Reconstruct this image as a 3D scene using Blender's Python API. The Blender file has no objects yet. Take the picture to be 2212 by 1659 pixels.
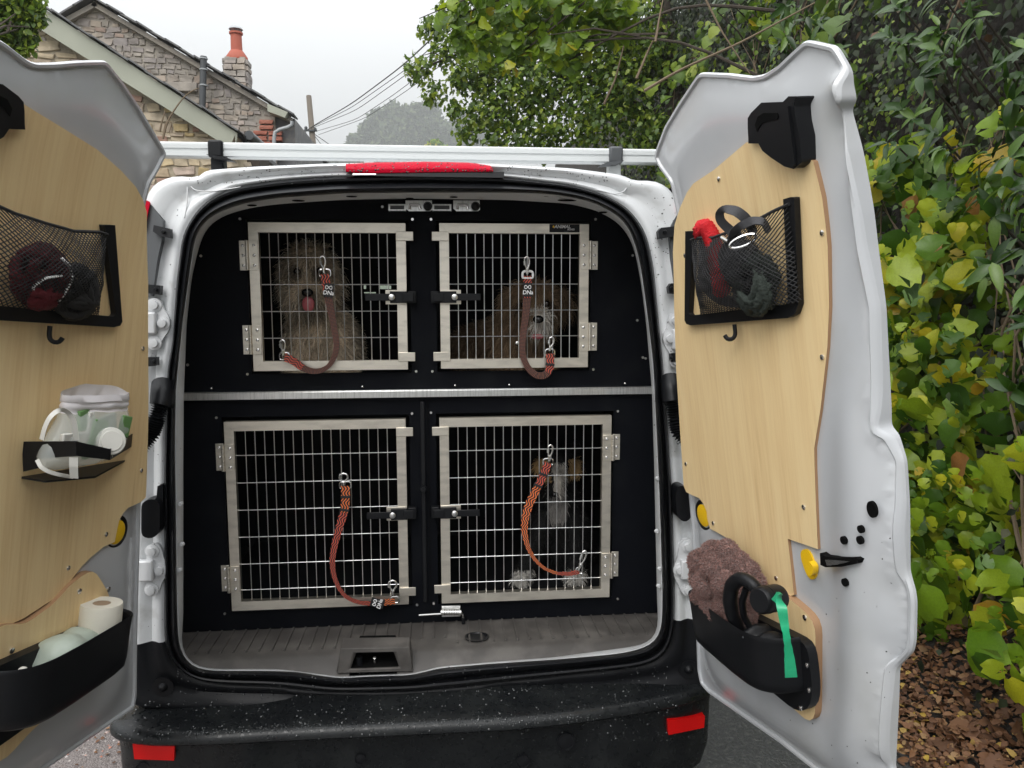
import bpy, bmesh, math, random
import numpy as np
from math import radians, sin, cos, pi
from mathutils import Vector, Matrix, noise, geometry
random.seed(7); rng = np.random.default_rng(11)
SC = bpy.context.scene
COL = SC.collection

# ------------------------------------------------------------------ camera
CAMZ = 1.50
CY = -1.95
FPX, CU, CV = 1651.0, 1106.0, 829.5
cam_d = bpy.data.cameras.new('camera'); cam = bpy.data.objects.new('camera', cam_d); COL.objects.link(cam)
cam_d.sensor_width = 36.0; cam_d.lens = 36.0 * FPX / 2212.0
cam_d.clip_start = 0.05; cam_d.clip_end = 1500
CM = (Matrix.Rotation(radians(-5.348), 3, 'Z') @ Matrix.Rotation(radians(90 - 6.369), 3, 'X') @ Matrix.Rotation(radians(-0.1426), 3, 'Z'))
cam.matrix_world = Matrix.Translation((0, CY, CAMZ)) @ CM.to_4x4()
SC.camera = cam
CAM = Vector((0, CY, CAMZ))

# ------------------------------------------------------------------ sky, sun, exposure
SUN_EL, SUN_AZ = radians(48), radians(208)      # azimuth clockwise from +Y
w = bpy.data.worlds.new('World'); SC.world = w; w.use_nodes = True
nt = w.node_tree; nt.nodes.clear()
sky = nt.nodes.new('ShaderNodeTexSky'); sky.sky_type = 'NISHITA'; sky.sun_disc = False
sky.sun_elevation = SUN_EL; sky.sun_rotation = SUN_AZ
sky.air_density = 1.0; sky.dust_density = 6.0; sky.ozone_density = 1.0
hs = nt.nodes.new('ShaderNodeHueSaturation'); hs.inputs['Saturation'].default_value = 0.16
mx = nt.nodes.new('ShaderNodeMix'); mx.data_type = 'RGBA'; mx.inputs[0].default_value = 0.97
mx.inputs[7].default_value = (9.9, 10.1, 10.3, 1)          # the even grey-white of a rain cloud layer
bg = nt.nodes.new('ShaderNodeBackground'); bg.inputs['Strength'].default_value = 0.10
wo = nt.nodes.new('ShaderNodeOutputWorld')
nt.links.new(sky.outputs[0], hs.inputs['Color']); nt.links.new(hs.outputs[0], mx.inputs[6])
# an overcast sky is brighter overhead than at the horizon
ge = nt.nodes.new('ShaderNodeNewGeometry'); sx = nt.nodes.new('ShaderNodeSeparateXYZ'); mr = nt.nodes.new('ShaderNodeMapRange')
mr.inputs[1].default_value = 0; mr.inputs[2].default_value = -1; mr.inputs[3].default_value = .27; mr.inputs[4].default_value = 1.65
nt.links.new(ge.outputs['Incoming'], sx.inputs[0]); nt.links.new(sx.outputs[2], mr.inputs[0])
mu = nt.nodes.new('ShaderNodeMath'); mu.operation = 'MULTIPLY'; mu.inputs[1].default_value = .10; nt.links.new(mr.outputs[0], mu.inputs[0]); nt.links.new(mu.outputs[0], bg.inputs['Strength'])
nt.links.new(mx.outputs[2], bg.inputs[0]); nt.links.new(bg.outputs[0], wo.inputs[0])
sl = bpy.data.lights.new('sun', 'SUN'); sl.energy = 0.9; sl.angle = radians(35); sl.color = (1, .97, .93)
so = bpy.data.objects.new('sun', sl); COL.objects.link(so)
sd = Vector((sin(SUN_AZ) * cos(SUN_EL), cos(SUN_AZ) * cos(SUN_EL), sin(SUN_EL)))
so.rotation_euler = sd.to_track_quat('Z', 'Y').to_euler()
SC.view_settings.view_transform = 'Standard'; SC.view_settings.look = 'None'
SC.view_settings.exposure = 0.95; SC.view_settings.gamma = 1.0
SC.view_settings.use_curve_mapping = False
SC.render.engine = 'CYCLES'
SC.cycles.volume_bounces = 1; SC.cycles.max_bounces = 8; SC.cycles.diffuse_bounces = 4
SC.cycles.transparent_max_bounces = 12; SC.cycles.sample_clamp_indirect = 6
SC.cycles.use_denoising = True

# ------------------------------------------------------------------ measuring helpers: a sight line meets a real surface
def ray(u, v):
    return CM @ Vector(((u - CU) / FPX, -(v - CV) / FPX, -1.0))
def onY(u, v, Y):
    r = ray(u, v); return CAM + r * ((Y - CY) / r.y)
def onZ(u, v, Z):
    r = ray(u, v); return CAM + r * ((Z - CAMZ) / r.z)
def onX(u, v, X):
    r = ray(u, v); return CAM + r * (X / r.x)
def atD(u, v, D):
    return CAM + ray(u, v) * D
def ring_y(z):                       # lean of the van's rear face
    q = z - CAMZ
    return -0.02 + 0.07 * max(q, -0.25) + 0.35 * max(0, q - 0.05) ** 2
def onRing(u, v, off=0.0):
    Y = 0.0
    for _ in range(7):
        p = onY(u, v, Y); Y = ring_y(p.z) + off
    return onY(u, v, Y)
# the two rear doors hang on leaning hinge axes and stand open
def door_frame(sd_, hx, th):
    al, be = radians(3.98), radians(6.98)
    a = Vector((-sd_ * sin(be), sin(al), 1)).normalized()
    d0 = Vector((-sd_, 0, 0)); d0 = (d0 - a * d0.dot(a)).normalized()
    n0 = a.cross(d0) * (-sd_)
    Rm = Matrix.Rotation(radians(th) * sd_, 3, a)
    return Vector((hx, -0.02, CAMZ)), Rm @ d0, a, Rm @ n0
DF = {1: door_frame(1, 0.5496, 101.98), -1: door_frame(-1, -0.6428, 105.75)}
def lean(w): return 0.04 * (max(0.0, w) / 0.4) ** 2
def DP(sd_, s, w, t=0.0):
    O, d, a, n = DF[sd_]
    return O + d * s + a * w + n * (t + lean(w))
def onDoor(sd_, u, v, t=0.0):
    O, d, a, n = DF[sd_]; r = ray(u, v); w = 0.0
    for _ in range(6):
        k = ((O - CAM).dot(n) + t + lean(w)) / r.dot(n); p = CAM + r * k - O; w = p.dot(a)
    return (p.dot(d), w)
def onW(sd_, u, v, w):               # on a level shelf of the door: returns s, t
    O, d, a, n = DF[sd_]; r = ray(u, v)
    k = ((O - CAM).dot(a) + w) / r.dot(a); p = CAM + r * k - O
    return (p.dot(d), p.dot(n) - lean(w))

# ------------------------------------------------------------------ materials
def mat(name, col, rough=0.5, metal=0.0, spec=0.5, coat=0.0, bump=None, var=None, **k):
    m = bpy.data.materials.new(name); m.use_nodes = True
    N, L = m.node_tree.nodes, m.node_tree.links
    b = N['Principled BSDF']
    b.inputs['Base Color'].default_value = (*col, 1); b.inputs['Roughness'].default_value = rough
    b.inputs['Metallic'].default_value = metal; b.inputs['Specular IOR Level'].default_value = spec
    b.inputs['Coat Weight'].default_value = coat; b.inputs['Coat Roughness'].default_value = 0.12
    for kk, vv in k.items():
        b.inputs[kk.replace('_', ' ')].default_value = vv
    tc = N.new('ShaderNodeTexCoord')
    if var:                                       # (scale, other colour, low, high, stretch)
        sc, c2, lo, hi, st = var
        mp = N.new('ShaderNodeMapping'); mp.inputs['Scale'].default_value = st
        no = N.new('ShaderNodeTexNoise'); no.inputs['Scale'].default_value = sc; no.inputs['Detail'].default_value = 6
        rp = N.new('ShaderNodeMapRange'); rp.inputs[1].default_value = lo; rp.inputs[2].default_value = hi
        mi = N.new('ShaderNodeMix'); mi.data_type = 'RGBA'
        mi.inputs[6].default_value = (*col, 1); mi.inputs[7].default_value = (*c2, 1)
        L.new(tc.outputs['Object'], mp.inputs[0]); L.new(mp.outputs[0], no.inputs['Vector'])
        L.new(no.outputs[0], rp.inputs[0]); L.new(rp.outputs[0], mi.inputs[0]); L.new(mi.outputs[2], b.inputs['Base Color'])
    if bump:                                      # (scale, strength, distance)
        no2 = N.new('ShaderNodeTexNoise'); no2.inputs['Scale'].default_value = bump[0]; no2.inputs['Detail'].default_value = 5
        bp = N.new('ShaderNodeBump'); bp.inputs['Strength'].default_value = bump[1]; bp.inputs['Distance'].default_value = bump[2]
        L.new(tc.outputs['Object'], no2.inputs['Vector']); L.new(no2.outputs[0], bp.inputs['Height']); L.new(bp.outputs[0], b.inputs['Normal'])
    return m
def ramp_mat(name, stops, src='attr', rough=0.4, trans=0.3, spec=0.5, bump=None):
    """leaf colour picked per leaf from a set of real leaf colours"""
    m = bpy.data.materials.new(name); m.use_nodes = True
    N, L = m.node_tree.nodes, m.node_tree.links
    b = N['Principled BSDF']; b.inputs['Roughness'].default_value = rough; b.inputs['Specular IOR Level'].default_value = spec
    if src == 'attr':
        a = N.new('ShaderNodeAttribute'); a.attribute_name = 'tone'; o = a.outputs['Fac']
    else:
        a = N.new('ShaderNodeObjectInfo'); o = a.outputs['Random']
    r = N.new('ShaderNodeValToRGB'); e = r.color_ramp.elements
    while len(e) < len(stops): e.new(0.5)
    for k, (p, c) in enumerate(stops): e[k].position = p; e[k].color = (*c, 1)
    L.new(o, r.inputs[0])
    tc = N.new('ShaderNodeTexCoord'); no = N.new('ShaderNodeTexNoise'); no.inputs['Scale'].default_value = 30 if src == 'attr' else 18
    mr = N.new('ShaderNodeMapRange'); mr.inputs[3].default_value = 0.75; mr.inputs[4].default_value = 1.25
    mm = N.new('ShaderNodeMix'); mm.data_type = 'RGBA'; mm.blend_type = 'MULTIPLY'; mm.inputs[0].default_value = 1
    L.new(tc.outputs['Object'], no.inputs['Vector']); L.new(no.outputs[0], mr.inputs[0])
    L.new(r.outputs[0], mm.inputs[6]); L.new(mr.outputs[0], mm.inputs[7]); L.new(mm.outputs[2], b.inputs['Base Color'])
    if trans:
        t = N.new('ShaderNodeBsdfTranslucent'); ms = N.new('ShaderNodeMixShader'); ms.inputs[0].default_value = trans
        L.new(mm.outputs[2], t.inputs[0]); L.new(b.outputs[0], ms.inputs[1]); L.new(t.outputs[0], ms.inputs[2])
        L.new(ms.outputs[0], N['Material Output'].inputs[0])
    return m
M = {}
M['white'] = mat('white_paint', (.53, .545, .565), .25, coat=.5, var=(5, (.47, .475, .47), .52, .82, (1, 1, 1)))
def two_tone(name, c1, c2, ysplit=None):
    m = mat(name, c1, .33, coat=.25, bump=(60, .12, .002)); N, L = m.node_tree.nodes, m.node_tree.links; b = N['Principled BSDF']
    g = N.new('ShaderNodeNewGeometry'); s = N.new('ShaderNodeSeparateXYZ'); L.new(g.outputs['Position'], s.inputs[0])
    a = N.new('ShaderNodeMath'); a.operation = 'LESS_THAN'; a.inputs[1].default_value = ZSPLIT; L.new(s.outputs[2], a.inputs[0]); o = a.outputs[0]
    if ysplit:
        a2 = N.new('ShaderNodeMath'); a2.operation = 'LESS_THAN'; a2.inputs[1].default_value = ysplit; L.new(s.outputs[1], a2.inputs[0])
        a3 = N.new('ShaderNodeMath'); a3.operation = 'MULTIPLY'; L.new(o, a3.inputs[0]); L.new(a2.outputs[0], a3.inputs[1]); o = a3.outputs[0]
    no = N.new('ShaderNodeTexNoise'); no.inputs['Scale'].default_value = 15; no.inputs['Detail'].default_value = 6; rp = N.new('ShaderNodeMapRange'); rp.inputs[1].default_value = .58; rp.inputs[2].default_value = .85
    L.new(g.outputs['Position'], no.inputs['Vector']); L.new(no.outputs[0], rp.inputs[0])
    d = N.new('ShaderNodeMix'); d.data_type = 'RGBA'; d.inputs[6].default_value = (*c1, 1); d.inputs[7].default_value = (c1[0] * .5, c1[1] * .48, c1[2] * .44, 1); L.new(rp.outputs[0], d.inputs[0])
    mi = N.new('ShaderNodeMix'); mi.data_type = 'RGBA'; mi.inputs[7].default_value = (*c2, 1); L.new(d.outputs[2], mi.inputs[6]); L.new(o, mi.inputs[0]); L.new(mi.outputs[2], b.inputs['Base Color'])
    b.inputs['Coat Weight'].default_value = 0; sp_ = N.new('ShaderNodeMapRange'); sp_.inputs[3].default_value = .55; sp_.inputs[4].default_value = .14; L.new(o, sp_.inputs[0]); L.new(sp_.outputs[0], b.inputs['Specular IOR Level'])
    return m
ZSPLIT = onRing(330, 1388).z
M['whitejamb'] = mat('white_paint_dirty', (.62, .635, .645), .35, coat=.25, var=(14, (.40, .39, .36), .60, .86, (1, 1, 1)), bump=(60, .12, .002))
M['frame2'] = two_tone('white_frame_black_corners', (.62, .635, .645), (.009, .0095, .011))
M['body2'] = two_tone('white_body_black_corners', (.62, .635, .645), (.009, .0095, .011))
M['blackp'] = mat('black_plastic', (.007, .0075, .009), .42, spec=.25, bump=(300, .12, .001))
M['blackp_wet'] = mat('black_plastic_wet', (.007, .008, .009), .34, spec=.30, coat=.06, bump=(160, .25, .0015), var=(12, (.013, .0145, .015), .45, .65, (1, 1, 1)))
def wetten(m):
    N, L = m.node_tree.nodes, m.node_tree.links; tc = N.new('ShaderNodeTexCoord'); no = N.new('ShaderNodeTexNoise'); no.inputs['Scale'].default_value = 75; no.inputs['Detail'].default_value = 3
    rp = N.new('ShaderNodeMapRange'); rp.inputs[1].default_value = .54; rp.inputs[2].default_value = .60; rp.inputs[3].default_value = .40; rp.inputs[4].default_value = .16
    L.new(tc.outputs['Object'], no.inputs['Vector']); L.new(no.outputs[0], rp.inputs[0]); L.new(rp.outputs[0], N['Principled BSDF'].inputs['Roughness'])
wetten(M['blackp_wet'])
M['rubber'] = mat('black_rubber', (.006, .0065, .008), .36, spec=.26, bump=(200, .05, .001))
M['panel'] = mat('black_panel', (.0030, .0036, .0056), .6, spec=.07, bump=(420, .3, .0008), var=(9, (.006, .0068, .0085), .5, .7, (1, 1, 1)))
M['dark'] = mat('dark_void', (.003, .003, .003), .9, spec=.1)  # near-black, also puts the shade inside holes and slots into colour
M['cageint'] = mat('cage_lining', (.005, .0055, .0065), .7, spec=.15)
M['steel'] = mat('brushed_steel', (.76, .71, .62), .42, metal=1.0, bump=(60, .05, .001), var=(14, (.60, .56, .49), .45, .7, (1, 1, 4)))
M['alu'] = mat('aluminium', (.80, .80, .79), .30, metal=1.0, var=(22, (.62, .62, .61), .45, .7, (12, 1, 1)))
M['chrome'] = mat('polished_metal', (.75, .74, .72), .14, metal=1.0)
M['red'] = mat('red_lens', (.46, .003, .022), .5, spec=.06, bump=(220, .5, .003))
M['redrefl'] = mat('red_reflector', (.62, .004, .004), .3, spec=.3, bump=(260, .2, .001))
M['yellow'] = mat('yellow_plastic', (.85, .52, .01), .38)
M['mat_floor'] = mat('grey_brown_trim', (.060, .055, .051), .5, bump=(240, .25, .0012), var=(16, (.105, .097, .089), .45, .72, (1, 1, 1)))
M['netcord'] = mat('black_cord', (.012, .012, .013), .7)
M['greyclip'] = mat('grey_bracket', (.07, .075, .08), .5)
M['bolt'] = mat('painted_bolt', (.58, .59, .60), .3, coat=.4)
M['rail'] = mat('white_roof_bar', (.60, .62, .62), .32, coat=.3, bump=(30, .04, .002))
M['bag'] = mat('clear_plastic_bag', (.80, .84, .80), .25, spec=.6, Alpha=.38)
M['bagtop'] = mat('frosted_bag_rim', (.78, .75, .77), .35, spec=.5, Alpha=.88)
M['whitep'] = mat('white_plastic', (.66, .65, .60), .4)
M['tissue'] = mat('tissue_paper', (.70, .67, .58), .9, spec=.1, bump=(80, .25, .002))
M['card'] = mat('cardboard_core', (.33, .24, .16), .8)
M['sage'] = mat('sage_plastic', (.42, .48, .41), .45, bump=(14, .35, .01))
M['greenp'] = mat('green_bag_film', (.02, .36, .17), .28, spec=.6, bump=(40, .5, .004))
M['redrope'] = mat('red_rope', (.52, .012, .02), .85, bump=(160, .8, .004))
M['darkrope'] = mat('dark_green_rope', (.022, .03, .024), .85, bump=(160, .8, .004))
M['webbing'] = mat('grey_webbing', (.045, .045, .05), .7, bump=(300, .5, .001))
M['towel'] = mat('mauve_towelling', (.245, .135, .115), .95, spec=.1, bump=(420, .9, .003), Sheen_Weight=.4)
M['blue'] = mat('green_carton', (.13, .27, .09), .6)
M['white_print'] = mat('white_print', (.8, .8, .8), .5)
M['asph'] = mat('wet_asphalt', (.045, .046, .047), .38, spec=.5, bump=(110, .8, .008), var=(60, (.11, .11, .105), .5, .72, (1, 1, 1)))
M['gravel'] = mat('pale_gravel', (.24, .21, .20), .75, bump=(150, 1, .01), var=(230, (.10, .085, .08), .45, .6, (1, 1, 1)))
M['soil'] = mat('dark_soil', (.018, .014, .010), .9, bump=(20, .8, .03))
M['grass'] = mat('verge_ground', (.05, .065, .025), .9, bump=(20, .6, .03))
M['mortar'] = mat('lime_mortar', (.46, .39, .28), .95, bump=(30, .6, .02), var=(3, (.24, .21, .17), .4, .7, (1, 1, 1)))
M['mortar2'] = mat('grey_mortar', (.36, .325, .28), .95, bump=(20, .6, .03), var=(2.2, (.24, .22, .20), .4, .7, (1, 1, 1)))
M['slate'] = mat('roof_slate', (.11, .11, .115), .55, bump=(12, .5, .01), var=(6, (.2, .19, .17), .5, .7, (1, 1, 1)))
M['fascia'] = mat('sage_bargeboard', (.36, .37, .30), .55, var=(2, (.31, .32, .26), .4, .7, (1, 1, 1)))
M['pipe'] = mat('grey_pipe', (.06, .065, .07), .4)
M['lpipe'] = mat('pale_pipe', (.34, .36, .37), .4)
M['terra'] = mat('terracotta', (.40, .10, .06), .7, bump=(20, .3, .01))
M['bark'] = mat('bark', (.055, .043, .032), .9, bump=(40, .8, .01))
M['twig'] = mat('dry_twig', (.17, .125, .08), .85)
M['pole'] = mat('weathered_pole', (.20, .17, .14), .85, bump=(10, .5, .02))
M['wire'] = mat('dark_wire', (.03, .03, .03), .5)
M['glass'] = mat('dark_glass', (.03, .035, .04), .08, spec=.6)
M['drop'] = mat('water_drop', (.022, .025, .027), .08, spec=.9)
def stone_mat(name, stops, sc=9):
    m = bpy.data.materials.new(name); m.use_nodes = True
    N, L = m.node_tree.nodes, m.node_tree.links; b = N['Principled BSDF']; b.inputs['Roughness'].default_value = .85
    a = N.new('ShaderNodeObjectInfo'); r = N.new('ShaderNodeValToRGB'); e = r.color_ramp.elements
    while len(e) < len(stops): e.new(.5)
    for k, (p, c) in enumerate(stops): e[k].position = p; e[k].color = (*c, 1)
    tc = N.new('ShaderNodeTexCoord'); no = N.new('ShaderNodeTexNoise'); no.inputs['Scale'].default_value = sc; no.inputs['Detail'].default_value = 8
    ge = N.new('ShaderNodeNewGeometry'); L.new(ge.outputs['Position'], no.inputs['Vector'])
    mr = N.new('ShaderNodeMapRange'); mr.inputs[1].default_value = .3; mr.inputs[2].default_value = .7; mr.inputs[3].default_value = .72; mr.inputs[4].default_value = 1.22
    mm = N.new('ShaderNodeMix'); mm.data_type = 'RGBA'; mm.blend_type = 'MULTIPLY'; mm.inputs[0].default_value = 1
    L.new(a.outputs['Random'], r.inputs[0]); L.new(r.outputs[0], mm.inputs[6]); L.new(no.outputs[0], mr.inputs[0]); L.new(mr.outputs[0], mm.inputs[7])
    L.new(mm.outputs[2], b.inputs['Base Color'])
    bp = N.new('ShaderNodeBump'); bp.inputs['Strength'].default_value = .8; bp.inputs['Distance'].default_value = .03
    L.new(no.outputs[0], bp.inputs['Height']); L.new(bp.outputs[0], b.inputs['Normal'])
    return m
M['stone_w'] = stone_mat('warm_stone', [(0, (.42, .34, .23)), (.25, (.52, .44, .33)), (.5, (.36, .28, .22)), (.62, (.50, .38, .19)), (.8, (.46, .41, .38)), (.93, (.36, .20, .14)), (1, (.58, .52, .44))])
M['stone_g'] = stone_mat('grey_stone', [(0, (.27, .245, .22)), (.3, (.34, .305, .265)), (.55, (.29, .26, .25)), (.8, (.38, .325, .265)), (.95, (.33, .24, .20)), (1, (.55, .53, .50))], 5)
M['brick'] = stone_mat('red_brick', [(0, (.36, .12, .08)), (1, (.42, .17, .12))], 8)
# plywood with fine upright grain
def ply():
    m = bpy.data.materials.new('plywood_veneer'); m.use_nodes = True
    N, L = m.node_tree.nodes, m.node_tree.links; b = N['Principled BSDF']; b.inputs['Roughness'].default_value = .42
    b.inputs['Coat Weight'].default_value = .25; b.inputs['Coat Roughness'].default_value = .3
    uv = N.new('ShaderNodeUVMap'); mp = N.new('ShaderNodeMapping'); mp.inputs['Scale'].default_value = (150, 5, 1)
    no = N.new('ShaderNodeTexNoise'); no.inputs['Scale'].default_value = 1; no.inputs['Detail'].default_value = 7; no.inputs['Roughness'].default_value = .65; no.inputs['Distortion'].default_value = .35
    mp2 = N.new('ShaderNodeMapping'); mp2.inputs['Scale'].default_value = (22, 1.2, 1)
    n2 = N.new('ShaderNodeTexNoise'); n2.inputs['Scale'].default_value = 1; n2.inputs['Detail'].default_value = 3; n2.inputs['Distortion'].default_value = .6
    r = N.new('ShaderNodeValToRGB'); e = r.color_ramp.elements
    for _ in range(2): e.new(.5)
    for k, (p, c) in enumerate([(.30, (.66, .46, .23)), (.42, (.79, .57, .295)), (.55, (.85, .64, .345)), (.75, (.89, .695, .40))]): e[k].position = p; e[k].color = (*c, 1)
    mi = N.new('ShaderNodeMix'); mi.data_type = 'FLOAT'; mi.inputs[0].default_value = .45
    L.new(uv.outputs[0], mp.inputs[0]); L.new(uv.outputs[0], mp2.inputs[0]); L.new(mp.outputs[0], no.inputs['Vector']); L.new(mp2.outputs[0], n2.inputs['Vector'])
    L.new(no.outputs[0], mi.inputs[2]); L.new(n2.outputs[0], mi.inputs[3]); L.new(mi.outputs[0], r.inputs[0]); L.new(r.outputs[0], b.inputs['Base Color'])
    bp = N.new('ShaderNodeBump'); bp.inputs['Strength'].default_value = .12; bp.inputs['Distance'].default_value = .001
    L.new(no.outputs[0], bp.inputs['Height']); L.new(bp.outputs[0], b.inputs['Normal'])
    return m
M['ply'] = ply()
M['plyedge'] = mat('plywood_edge', (.36, .21, .11), .6, bump=(200, .4, .001))
# woven lead: wavy orange lines on black, along the strap's own length
def leadmat(name, c, mode):
    m = bpy.data.materials.new(name); m.use_nodes = True
    N, L = m.node_tree.nodes, m.node_tree.links; b = N['Principled BSDF']; b.inputs['Roughness'].default_value = .7
    uv = N.new('ShaderNodeUVMap'); sp = N.new('ShaderNodeSeparateXYZ'); L.new(uv.outputs[0], sp.inputs[0])
    def mth(op, a, b_=None):
        n = N.new('ShaderNodeMath'); n.operation = op
        for k, x in enumerate((a, b_)):
            if x is None: continue
            if isinstance(x, (int, float)): n.inputs[k].default_value = x
            else: L.new(x, n.inputs[k])
        return n.outputs[0]
    if mode == 'wave':
        s = mth('SINE', mth('MULTIPLY', sp.outputs[1], 230.0)); x = mth('ADD', mth('MULTIPLY', sp.outputs[0], 3.0), mth('MULTIPLY', s, .5))
        g = mth('GREATER_THAN', mth('FRACT', x), .60)
    else:
        g = mth('MULTIPLY', mth('GREATER_THAN', mth('FRACT', mth('MULTIPLY', sp.outputs[1], 260.0)), .5), mth('GREATER_THAN', mth('FRACT', mth('MULTIPLY', sp.outputs[0], 5.0)), .3))
    mi = N.new('ShaderNodeMix'); mi.data_type = 'RGBA'; mi.inputs[6].default_value = (.012, .010, .012, 1); mi.inputs[7].default_value = (*c, 1)
    L.new(g, mi.inputs[0]); L.new(mi.outputs[2], b.inputs['Base Color'])
    return m
M['lead1'] = leadmat('lead_red_wave', (.55, .09, .05), 'wave')
M['lead2'] = leadmat('lead_orange_wave', (.72, .17, .04), 'wave')
M['lead3'] = leadmat('lead_brown_weave', (.20, .07, .04), 'weave')
M['leadb'] = mat('lead_black_end', (.012, .012, .013), .7)

# ------------------------------------------------------------------ mesh builder
class MB:
    def __init__(s): s.v = []; s.f = []; s.m = []; s.uv = {}
    def add(s, vs, fs, mi=0):
        o = len(s.v); s.v += [tuple(p) for p in vs]
        for f in fs: s.f.append([o + i for i in f]); s.m.append(mi)
    def frame_box(s, c, ex, ey, ez, mi=0):       # centre and three half vectors
        c, ex, ey, ez = Vector(c), Vector(ex), Vector(ey), Vector(ez)
        vs = [c + ex * a + ey * b + ez * d for a in (-1, 1) for b in (-1, 1) for d in (-1, 1)]
        s.add(vs, [(0, 1, 3, 2), (4, 6, 7, 5), (0, 4, 5, 1), (2, 3, 7, 6), (0, 2, 6, 4), (1, 5, 7, 3)], mi)
    def box(s, x0, x1, y0, y1, z0, z1, mi=0):
        s.frame_box(((x0 + x1) / 2, (y0 + y1) / 2, (z0 + z1) / 2), ((x1 - x0) / 2, 0, 0), (0, (y1 - y0) / 2, 0), (0, 0, (z1 - z0) / 2), mi)
    def tube(s, path, r, n=8, closed=False, mi=0):
        P = [Vector(p) for p in path]; K = len(P); rs = r if isinstance(r, (list, tuple)) else [r] * K
        up = None; rings = []
        for i in range(K):
            if closed: t = P[(i + 1) % K] - P[i - 1]
            else: t = P[min(i + 1, K - 1)] - P[max(i - 1, 0)]
            if t.length < 1e-9: t = Vector((0, 0, 1))
            t.normalize()
            if up is None: up = t.orthogonal()
            up = up - t * up.dot(t)
            if up.length < 1e-6: up = t.orthogonal()
            up.normalize(); q = t.cross(up)
            rings.append([P[i] + (up * cos(2 * pi * k / n) + q * sin(2 * pi * k / n)) * rs[i] for k in range(n)])
        vs = [p for rg in rings for p in rg]; fs = []
        for i in range(K if closed else K - 1):
            j = (i + 1) % K
            for k in range(n): fs.append((i * n + k, i * n + (k + 1) % n, j * n + (k + 1) % n, j * n + k))
        if not closed: fs += [tuple(range(n))[::-1], tuple((K - 1) * n + k for k in range(n))]
        s.add(vs, fs, mi)
    def prism(s, poly, off, mi=0, mside=None):
        n = len(poly); off = Vector(off); vs = [Vector(p) for p in poly] + [Vector(p) + off for p in poly]
        s.add(vs, [tuple(range(n)), tuple(range(2 * n - 1, n - 1, -1))], mi)
        s.add(vs, [(i, i + n, (i + 1) % n + n, (i + 1) % n) for i in range(n)], mi if mside is None else mside)
    def lathe(s, prof, o, ax, n=16, mi=0):
        ax = Vector(ax).normalized(); e = ax.orthogonal().normalized(); q = ax.cross(e); o = Vector(o)
        vs = [o + ax * h + (e * cos(2 * pi * k / n) + q * sin(2 * pi * k / n)) * r for r, h in prof for k in range(n)]
        K = len(prof)
        fs = [(i * n + k, i * n + (k + 1) % n, (i + 1) * n + (k + 1) % n, (i + 1) * n + k) for i in range(K - 1) for k in range(n)]
        fs += [tuple(range(n))[::-1], tuple((K - 1) * n + k for k in range(n))]
        s.add(vs, fs, mi)
    def loft(s, rows, closed=False, mi=0):       # rows of equal length
        n = len(rows[0]); vs = [p for r in rows for p in r]; fs = []
        for i in range(len(rows) - 1):
            for k in range(n if closed else n - 1):
                j = (k + 1) % n; fs.append((i * n + k, i * n + j, (i + 1) * n + j, (i + 1) * n + k))
        s.add(vs, fs, mi)
    def sphere(s, c, r, mi=0, n=10, sq=(1, 1, 1)):
        c = Vector(c); pr = []
        K = n // 2 + 1
        vs = []; fs = []
        for i in range(K):
            th = pi * (i + .0001) / (K - 1 + .0002)
            for k in range(n): vs.append(c + Vector((sin(th) * cos(2 * pi * k / n) * sq[0], sin(th) * sin(2 * pi * k / n) * sq[1], cos(th) * sq[2])) * r)
        for i in range(K - 1):
            for k in range(n): fs.append((i * n + k, i * n + (k + 1) % n, (i + 1) * n + (k + 1) % n, (i + 1) * n + k))
        s.add(vs, fs, mi)
    def mesh(s, name, mats, smooth=40, recalc=True):
        me = bpy.data.meshes.new(name); me.from_pydata(s.v, [], s.f)
        for m in (mats if isinstance(mats, (list, tuple)) else [mats]): me.materials.append(m)
        me.polygons.foreach_set('material_index', s.m)
        if recalc:
            bm = bmesh.new(); bm.from_mesh(me); bmesh.ops.recalc_face_normals(bm, faces=bm.faces); bm.to_mesh(me); bm.free()
        if smooth:
            me.polygons.foreach_set('use_smooth', [True] * len(me.polygons)); me.set_sharp_from_angle(angle=radians(smooth))
        me.update(); return me
    def build(s, name, mats, parent=None, smooth=40, bevel=0, seg=2, recalc=True, subsurf=0):
        o = bpy.data.objects.new(name, s.mesh(name, mats, smooth, recalc)); COL.objects.link(o)
        if bevel:
            b = o.modifiers.new('bevel', 'BEVEL'); b.width = bevel; b.segments = seg; b.limit_method = 'ANGLE'; b.angle_limit = radians(40); b.harden_normals = False
        if subsurf:
            b = o.modifiers.new('sub', 'SUBSURF'); b.levels = subsurf; b.render_levels = subsurf
        if parent: keep(o, parent)
        return o
def wmat(o): return o.matrix_basis.copy() if not o.parent else wmat(o.parent) @ o.matrix_parent_inverse @ o.matrix_basis
def keep(o, parent):
    o.parent = parent; o.matrix_parent_inverse = wmat(parent).inverted()
def thing(name, label, cat, loc=(0, 0, 0), group=None, kind=None):
    o = bpy.data.objects.new(name, None); COL.objects.link(o); o.location = loc; o.empty_display_size = .05
    tag(o, label, cat, group, kind); return o
def tag(o, label=None, cat=None, group=None, kind=None):
    if label: o['label'] = label
    if cat: o['category'] = cat
    if group: o['group'] = group
    if kind: o['kind'] = kind
    return o
def put(mesh, name, parent=None, mw=None):
    o = bpy.data.objects.new(name, mesh); COL.objects.link(o)
    if mw is not None: o.matrix_basis = mw
    if parent: keep(o, parent)
    return o
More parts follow.
